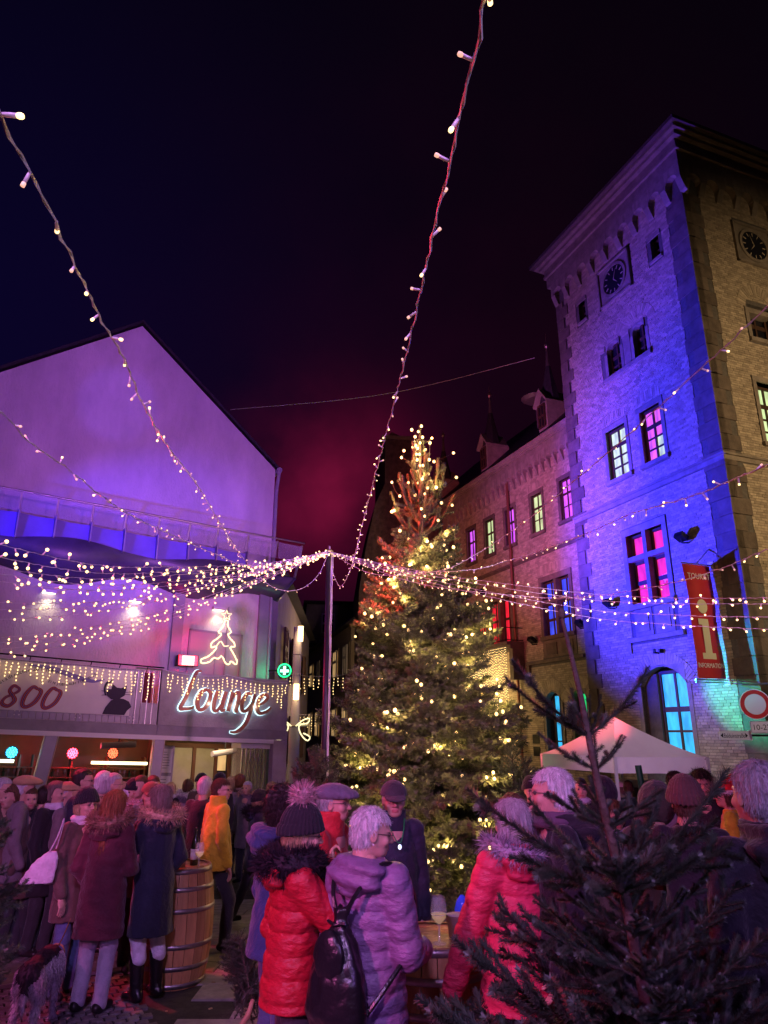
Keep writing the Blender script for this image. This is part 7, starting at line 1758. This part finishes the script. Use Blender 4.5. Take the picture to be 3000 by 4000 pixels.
def main_people():
    # --- front group
    f, h = spot(1165, 3128, None, 4.2, .06)
    person('woman in a red quilted jacket with black pompom hat and thick black fur collar', f, h, -72, PUFR, .80, TROUS, None, ('bun', H_BLOND), ('pompom', BEAN, F_PINK), ('pocket', 'cheek'), 1, 0, 1, .5, (PUFR, F_BLACK), glasses=True, fat=.012, hpitch=-6, collar=.01,
           extra=lambda T, TM, HM, A: (fur(T, [(.135 * sin(a), -.015 - .12 * cos(a), 1.470) for a in np.linspace(-2.7, 2.7, 24)], .080, 5200, .030, F_BLACK, TM, 1, 'fur_collar')))
    f, h = spot(1440, 3160, None, 3.95)
    person('woman in a long lavender quilted coat with short white hair and black leather rucksack', f, h, -34, LAV, .52, LJEAN, None, ('short', H_WHITE), None, ('hold', 'hold'), 1, 0, 2, .6, LAV, hyaw=-44, hpitch=-8, glasses=True, extra=lambda *a: (backpack(*a), earring(*a)), fat=.012, collar=.0)
    f, h = spot(1290, 3052, None, 5.2, .02)
    person('bearded man in a red jacket wearing a grey wool flat cap and glasses', f, h, -112, REDJ, .80, TROUS, None, ('short', H_GREY), ('flat', HATG), ('down', 'chest'), 1, 1, 0, 0, None, glasses=True, skin=SKIN2, collar=.06, scarf=None, hyaw=10, wide=.95)
    f, h = spot(1534, 3046, None, 5.6, .02)
    person('man in a navy jacket with dark baseball cap and glasses standing before the tree', f, h, -168, NAVY, .80, TROUS, None, ('short', H_GREY), ('cap', CAPD), ('down', 'down'), 1, 1, 0, 0, None, glasses=True, collar=.04, extra=neckcord, fat=.01, hyaw=-6)
    f, h = spot(2005, 3134, None, 4.4)
    person('woman in a pink red quilted jacket with short purple grey hair and grey fur hood', f, h, 22, PUFP, .72, TROUS, None, ('bob', H_GREY), None, ('low', 'pocket'), 1, 0, 1, .4, (PUFP, F_GREY), fat=.03, extra=garland, wide=1.05)
    f, h = spot(2172, 3004, None, 4.4)
    person('white haired man in a dark jacket seen in profile looking left through glasses', f, h, 82, BLACK, .75, TROUS, None, ('short', H_WHITE), None, ('down', 'down'), 1, 1, 0, 0, BLACK, glasses=True, skin=SKIN2, scarf=cl('scarf_dark', (.10, .06, .10)), wide=1.0, fat=.01)
    f, h = spot(1100, 3080, None, 5.0)
    person('dark haired person in a blue jacket and jeans hidden behind the red quilted jacket', f, h, -60, BLUEJ, .78, JEAN, None, ('curly', H_DARK), None, ('down', 'down'), 1, 1, 0, 0, BLUEJ)
    f, h = spot(2962, 2978, None, 3.6)
    person('broad man in a long black hooded coat with cropped grey hair at right edge', f, h, 8, BLACK, .45, TROUS, None, ('short', H_GREY), None, ('down', 'down'), 1, 1, 0, 0, BLACK, fat=.02, wide=1.12, collar=.02, extra=emblem)
    # --- left group round the barrel
    f, h = spot(440, 3093, None, 6.85)
    person('woman with long auburn hair in a wine red parka with brown fur hood', f, h, -10, MAROON, .56, LJEAN, None, ('long', H_RED), None, ('pocket', 'hold'), 1, 0, 0, .3, (MAROON, F_BROWN), fat=.015, lean=.015, wide=1.0)
    f, h = spot(338, 3078, None, 7.3, .03)
    person('woman in a black beanie and white scarf with a pale tote bag behind the parka', f, h, -115, BROWN, .62, JEAN, None, ('bob', H_BLOND), ('beanie', BEAN), ('down', 'down'), 1, 0, 0, .3, None, glasses=True, scarf=WSC, extra=None, hyaw=-10)
    f, h = spot(636, 3072, None, 7.0)
    person('woman in a long navy coat with tan fur hood drinking beside the barrel', f, h, 52, NAVY, .50, WJEAN, None, ('bob', H_ASH), None, ('mouth', 'pocket'), 1, 0, 0, .4, (NAVY, F_TAN), boots=BOOT, fat=.0, wide=.92, extra=cupin(0, (.7, .6, .65)))
    f, h = spot(588, 3052, None, 8.0, .02)
    person('man in a rust coloured cap and grey parka facing the navy coat', f, h, -140, GREY, .66, TROUS, None, ('short', H_BROWN), ('cap', CAPR), ('down', 'hold'), 1, 1, 0, 0, (GREY, F_PINK), hyaw=-15)
    f, h = spot(858, 3043, None, 8.6)
    person('man in a mustard yellow jacket walking past the barrel', f, h, -55, YEL, .80, TROUS, None, ('short', H_BROWN), None, ('down', 'down'), 1, 1, 0, 0, None, glasses=True, walk=.5, hyaw=-40, collar=.05, fat=.035, wide=1.12)
    f, h = spot(1012, 3094, 1.60, None, 0, 6.5)
    person('woman with a dark headband striding away left of the pompom hat', f, h, -70, NAVY, .70, TROUS, None, ('bob', H_BLOND), ('beanie', BEAN), ('hold', 'down'), 1, 0, 0, .3, (NAVY, F_BLACK), walk=.9, hyaw=10)
    # --- right side near the gazebo
    R_ = [(2388, 3132, None, 6.2, -178, DGREEN, 'woman with a lilac scarf smiling between the fir branches', dict(hairs=('bob', H_BROWN), scarf=SCL, glasses=True, male=0, det=1)),
          (2555, 3062, None, 5.6, -35, DGREEN, 'stooping figure in a dark green hooded jacket in front of the green pole', dict(hairs=('short', H_DARK), hat=('hoodup', DGREEN), fat=.04, wide=1.15, det=1, hpitch=-14)),
          (2628, 3014, 1.80, None, -75, BLACK, 'young man with cropped dark hair looking right under the gazebo', dict(hairs=('short', H_DARK), det=1)),
          (2668, 3034, None, 5.2, -20, BLACK, 'person in a dark knit hat raising a hand to the face beside the black coat', dict(hairs=('short', H_BROWN), hat=('beanie', cl('hat_brown', (.10, .05, .04))), arms=('cheek', 'down'), det=1)),
          (2735, 3014, 1.76, None, 165, BLACK, 'man with dark curly hair lit yellow behind the fir tips', dict(hairs=('curly', H_DARK), glasses=True, det=1)),
          (2795, 3092, 1.58, None, 95, BROWN, 'dark haired woman looking left beside the santa hat', dict(hairs=('bob', H_DARK), male=0, det=1)),
          (2838, 3046, 1.64, None, 60, YEL, 'person in a red santa hat and yellow jacket', dict(hairs=('bob', H_BROWN), hat=('santa', SANTA, F_WHITE), male=0, det=1)),
          (2072, 3034, 1.70, None, 175, BLACK, 'dark clad person in a black beanie facing the camera left of the white haired man', dict(hairs=('short', H_DARK), hat=('beanie', BEAN))),
          (2008, 3112, None, 5.4, 20, BLACK, 'dark haired head just behind the pink jacket', dict(hairs=('curly', H_BROWN))),
          (2352, 3036, None, 7.0, 0, BLACK, 'figure in a black hood under the left corner of the gazebo', dict(hairs=None, hat=('hoodup', BLACK), fat=.04, wide=1.15)),
          (2264, 3040, 1.72, None, 170, BLACK, 'half hidden person with a white collar under the gazebo edge', dict(hairs=('short', H_DARK), scarf=WSC)),
          (2452, 3050, 1.74, None, -20, BLACK, 'person in a black coat with back turned under the gazebo', dict(hairs=('short', H_BROWN))),
          (2550, 3040, 1.66, None, 150, GREY, 'grey coated woman beyond the green pole', dict(hairs=('bob', H_BROWN), male=0))]
    for x, y, hh, d, yaw, c, lab, kw in R_:
        f, h = spot(x, y, hh, d, .03 if kw.get('hat') else 0, 6.0); person(lab, f, h, yaw, c, kw.pop('hem', .72), **kw)
main_people()

def crowd():
    """the people packed in front of the bar: eight builds, copied with their parts, each dressed differently"""
    away = Vector((0, -60, 0)); V = []
    specs = [dict(male=1, hairs=('short', H_GREY)), dict(male=0, hairs=('curly', H_BROWN), slim=.3), dict(male=0, hairs=('bob', H_BLOND), slim=.3, scarf=WSC), dict(male=1, hairs=('short', H_DARK), hat=('beanie', BEAN)),
             dict(male=1, hairs=('short', H_GREY), hat=('flat', HATT)), dict(male=0, hairs=('short', H_WHITE), hood=(GREY, F_TAN)), dict(male=1, hairs=('short', H_DARK), glasses=True), dict(male=0, hairs=('curly', H_BLOND), hood=(LILAC, F_WHITE))]
    P = [  # px, py, height, yaw, build, coat, hair/hat colour, label
        (14, 3004, 1.70, -90, 6, BROWN, H_GREY, 'grey haired man at the far left edge of the bar crowd'),
        (98, 2998, 1.72, -60, 4, GREY, HATT, 'man in a light cap left of the slanting post'),
        (60, 3030, 1.62, 160, 1, BROWN, H_BROWN, 'brown haired woman low behind the left fir'),
        (222, 3010, 1.66, -100, 2, BLACK, H_ASH, 'ash blonde woman directly right of the slanting post'),
        (262, 3012, 1.66, -70, 4, GREY, HATT, 'person in an olive flat cap and red scarf by the slanting post'),
        (320, 2998, 1.80, -75, 6, NAVY, H_DARK, 'tall dark haired man in profile at the counter'),
        (316, 3044, 1.62, 0, 1, BROWN, H_BLOND, 'woman with blond curls seen from behind near the black beanie'),
        (290, 3068, 1.60, 10, 1, BLACK, H_BLOND, 'blond woman in black with back turned behind the black beanie'),
        (404, 2999, 1.78, -30, 0, BROWN, H_WHITE, 'tall white haired man below the long light tube'),
        (408, 3014, 1.74, 15, 5, BROWN, H_GREY, 'grey haired person in a brown hooded coat near the light tube'),
        (440, 3004, 1.76, -80, 6, BLACK, H_GREY, 'man with smooth grey hair right of the white haired man'),
        (424, 3060, 1.62, 5, 1, BROWN, H_BROWN, 'person with short brown curls above the auburn hair'),
        (470, 3032, 1.66, -80, 2, BLACK, H_BLOND, 'pale blonde woman in profile left of the pale hat'),
        (505, 3033, 1.62, -60, 3, BLACK, WSC, 'woman in a white knitted beanie'),
        (536, 3026, 1.68, 150, 3, NAVY, BEAN, 'man in a black beanie with glasses behind the rust cap'),
        (520, 3070, 1.55, 160, 7, LILAC, H_WHITE, 'short white haired woman with a pale fur hood behind the rust cap'),
        (670, 3058, 1.62, 170, 2, BLACK, H_BLOND, 'blond haired woman in black just right of the navy coat head'),
        (735, 3044, 1.66, 0, 7, LILAC, H_BROWN, 'woman with brown curls in a lilac jacket with a glowing white hood edge'),
        (800, 3034, 1.74, -20, 0, BLACK, H_GREY, 'grey haired man in black left of the yellow jacket'),
        (790, 3022, 1.78, 170, 3, BROWN, BEAN, 'man in a black beanie in front of the glass doors'),
        (862, 3020, 1.80, 175, 3, BLACK, BEAN, 'second black beanie in front of the doors above the yellow jacket'),
        (905, 3032, 1.70, -30, 1, LILAC, H_BLOND, 'woman with pink lit blond curls right of the yellow jacket'),
        (935, 3026, 1.74, -15, 1, BROWN, H_RED, 'woman with red lit curls and brown coat right of the yellow jacket'),
        (970, 3052, 1.66, 160, 5, GREY, H_GREY, 'grey haired person behind the red lit curls'),
        (1062, 3058, 1.66, -160, 1, BLACK, H_BLOND, 'blond haired person left of the pompom hat'),
        (180, 3040, 1.62, 30, 0, BLACK, H_DARK, 'dark figure behind the slanting post'),
        (130, 3045, 1.60, -150, 5, BROWN, H_BROWN, 'brown haired woman left of the slanting post'),
        (600, 3010, 1.74, -150, 6, BLACK, H_BROWN, 'brown haired man in the middle of the bar front'),
        (560, 3000, 1.74, 160, 0, GREY, H_BROWN, 'man standing deep inside the bar near the pier')]
    used = {}
    for i, (x, y, h, yaw, b, c, hc, lab) in enumerate(P):
        f, _ = spot(x, y, h, None, .03 if 'hat' in specs[b] else 0, 9.0)
        if b not in used:
            o = person(lab, f, h, yaw, c, .70 if specs[b]['male'] else .58, group='people crowding in front of the bar', **specs[b]); used[b] = (o, h)
        else:
            src, h0 = used[b]; o = src.copy(); COL.objects.link(o); o.location = f; s = h / h0; o.scale = (s, s, s); o['label'] = lab
            for ch in src.children:
                q = ch.copy(); COL.objects.link(q); q.parent = o
        o.rotation_euler = (0, 0, radians(yaw))
        for q in o.children:
            n = q.name.split('.')[0]
            if n in ('coat',): setmat(q, c)
            if n == 'hood': setmat(q, c)
            if n == 'hair' and hc.name.startswith('hair'): setmat(q, hc)
            if n in ('hat', 'flat_cap') and not hc.name.startswith('hair'): setmat(q, hc)
crowd()

def pendulum_tote():
    p = at(165, 3385, 7.1); T = thing('tote_bag', 'pale cotton tote bag hanging beside the woman in the black beanie', 'bag', p, .2); T.scale = (.74,) * 3
    g = G((-.24, -.07, -.20), (.2, .07, .22), .008); g.u(g.prof([(-.17, .17, .045, -.05, 0), (-.05, .16, .05, -.01, 0), (.08, .11, .04, .05, 0), (.16, .05, .025, .09, 0)]), 0); g.D = g.D + .007 * gn(g, 26, 4); v, q = g.mesh(); ob('cloth', npmesh('cloth', v, q, [cl('tote_cotton', (.62, .56, .66))]), T)
    b = MB(); b.tube(cr([(.06, -.03, .15), (.13, -.02, .32), (.17, 0, .5), (.15, .02, .33), (.11, .03, .15)], .03), .008, 5); b.build('strap', cl('tote_cotton', (.62, .56, .66)), T)
pendulum_tote()

def dog():
    p = at(125, 3905, 6.5); p.z = gz(p.y)
    T = thing('dog', 'shaggy dark and pale grey dog seen from behind with head lowered at lower left', 'dog', p, radians(6)); T.scale = (.80, .92, .92)
    g = G((-.22, -.36, 0), (.22, .62, .66), .012)
    g.u(g.cap((0, -.10, .44), (0, .30, .42), .115, .135), 0); g.u(g.cap((0, .30, .42), (0, .46, .40), .12, .09), .04)     # trunk, deep chest
    g.u(g.cap((0, .42, .44), (0, .54, .32), .075, .06), .03); g.u(g.ell((0, .56, .27), (.062, .075, .062)), .02); g.u(g.cap((0, .58, .25), (0, .62, .20), .035, .026), .02)   # neck, head, muzzle
    for s in (-1, 1):
        g.u(g.ell((s * .075, -.09, .38), (.062, .095, .125)), .03)
        g.u(g.cap((s * .085, -.03, .30), (s * .085, -.15, .19), .052, .030), .02); g.u(g.cap((s * .085, -.15, .19), (s * .085, -.12, .04), .026, .021), .012); g.u(g.ell((s * .085, -.10, .022), (.028, .045, .024)), .01)
        g.u(g.cap((s * .075, .33, .34), (s * .075, .33, .16), .045, .028), .02); g.u(g.cap((s * .075, .33, .16), (s * .075, .35, .04), .026, .022), .01); g.u(g.ell((s * .075, .37, .022), (.028, .042, .024)), .01)
        g.u(g.ell((s * .065, .53, .30), (.018, .03, .05)), .01)
    g.u(g.cap((0, -.18, .46), (.02, -.27, .38), .032, .024), .02); g.u(g.cap((.02, -.27, .38), (.03, -.29, .24), .03, .012), .01)
    g.D = g.D + .008 * gn(g, 45, 3); v, q = g.mesh(); c = v[q].mean(1)
    mi = ((c[:, 2] < .40 + .05 * np.sin(c[:, 1] * 30)) | (np.abs(c[:, 0]) > .10)).astype(int)
    d1, d2 = furmat('dog_fur_dark', (.035, .03, .035)), furmat('dog_fur_pale', (.46, .42, .45)); ob('body', npmesh('body', v, q, [d1, d2], mi), T)
    # shaggy coat as short tapering tufts
    rs = np.random.RandomState(3); idx = rs.choice(len(v), 5200); e1 = v[q[:, 1]] - v[q[:, 0]]; e2 = v[q[:, 2]] - v[q[:, 0]]; fn = np.cross(e1, e2); fn /= np.linalg.norm(fn, axis=1)[:, None] + 1e-9
    k = rs.choice(len(q), 5200); B = c[k]; D = fn[k] * .6 + np.array([0, -.35, -.75]); D /= np.linalg.norm(D, axis=1)[:, None]; w = np.cross(D, rs.randn(len(k), 3)); w /= np.linalg.norm(w, axis=1)[:, None]; l = .022 + .03 * rs.rand(len(k))
    VV = np.stack([B - w * .004, B + w * .004, B + D * l[:, None]], 1).reshape(-1, 3)
    ob('coat', npmesh('coat', VV, np.arange(len(VV)).reshape(-1, 3), [d1, d2], mi[k], smooth=False), T)
    b = MB(); b.tube([(-.09 * cos(a), .46 + .03 * sin(a), .43 + .09 * sin(a)) for a in np.linspace(0, 2 * pi, 14, False)], .008, 5, closed=True); b.tube(cr([(.02, .40, .50), (.12, .25, .62), (.2, .2, .8)], .05), .006, 5); b.build('collar_and_lead', mat('lead_tan', (.3, .15, .07), .6), T)
dog()
for o in S.objects:
    if o.type == 'LIGHT': o['kind'] = 'helper' if False else 'stuff'
for o in S.objects:
    if o.type == 'LIGHT' and 'kind' in o: del o['kind']
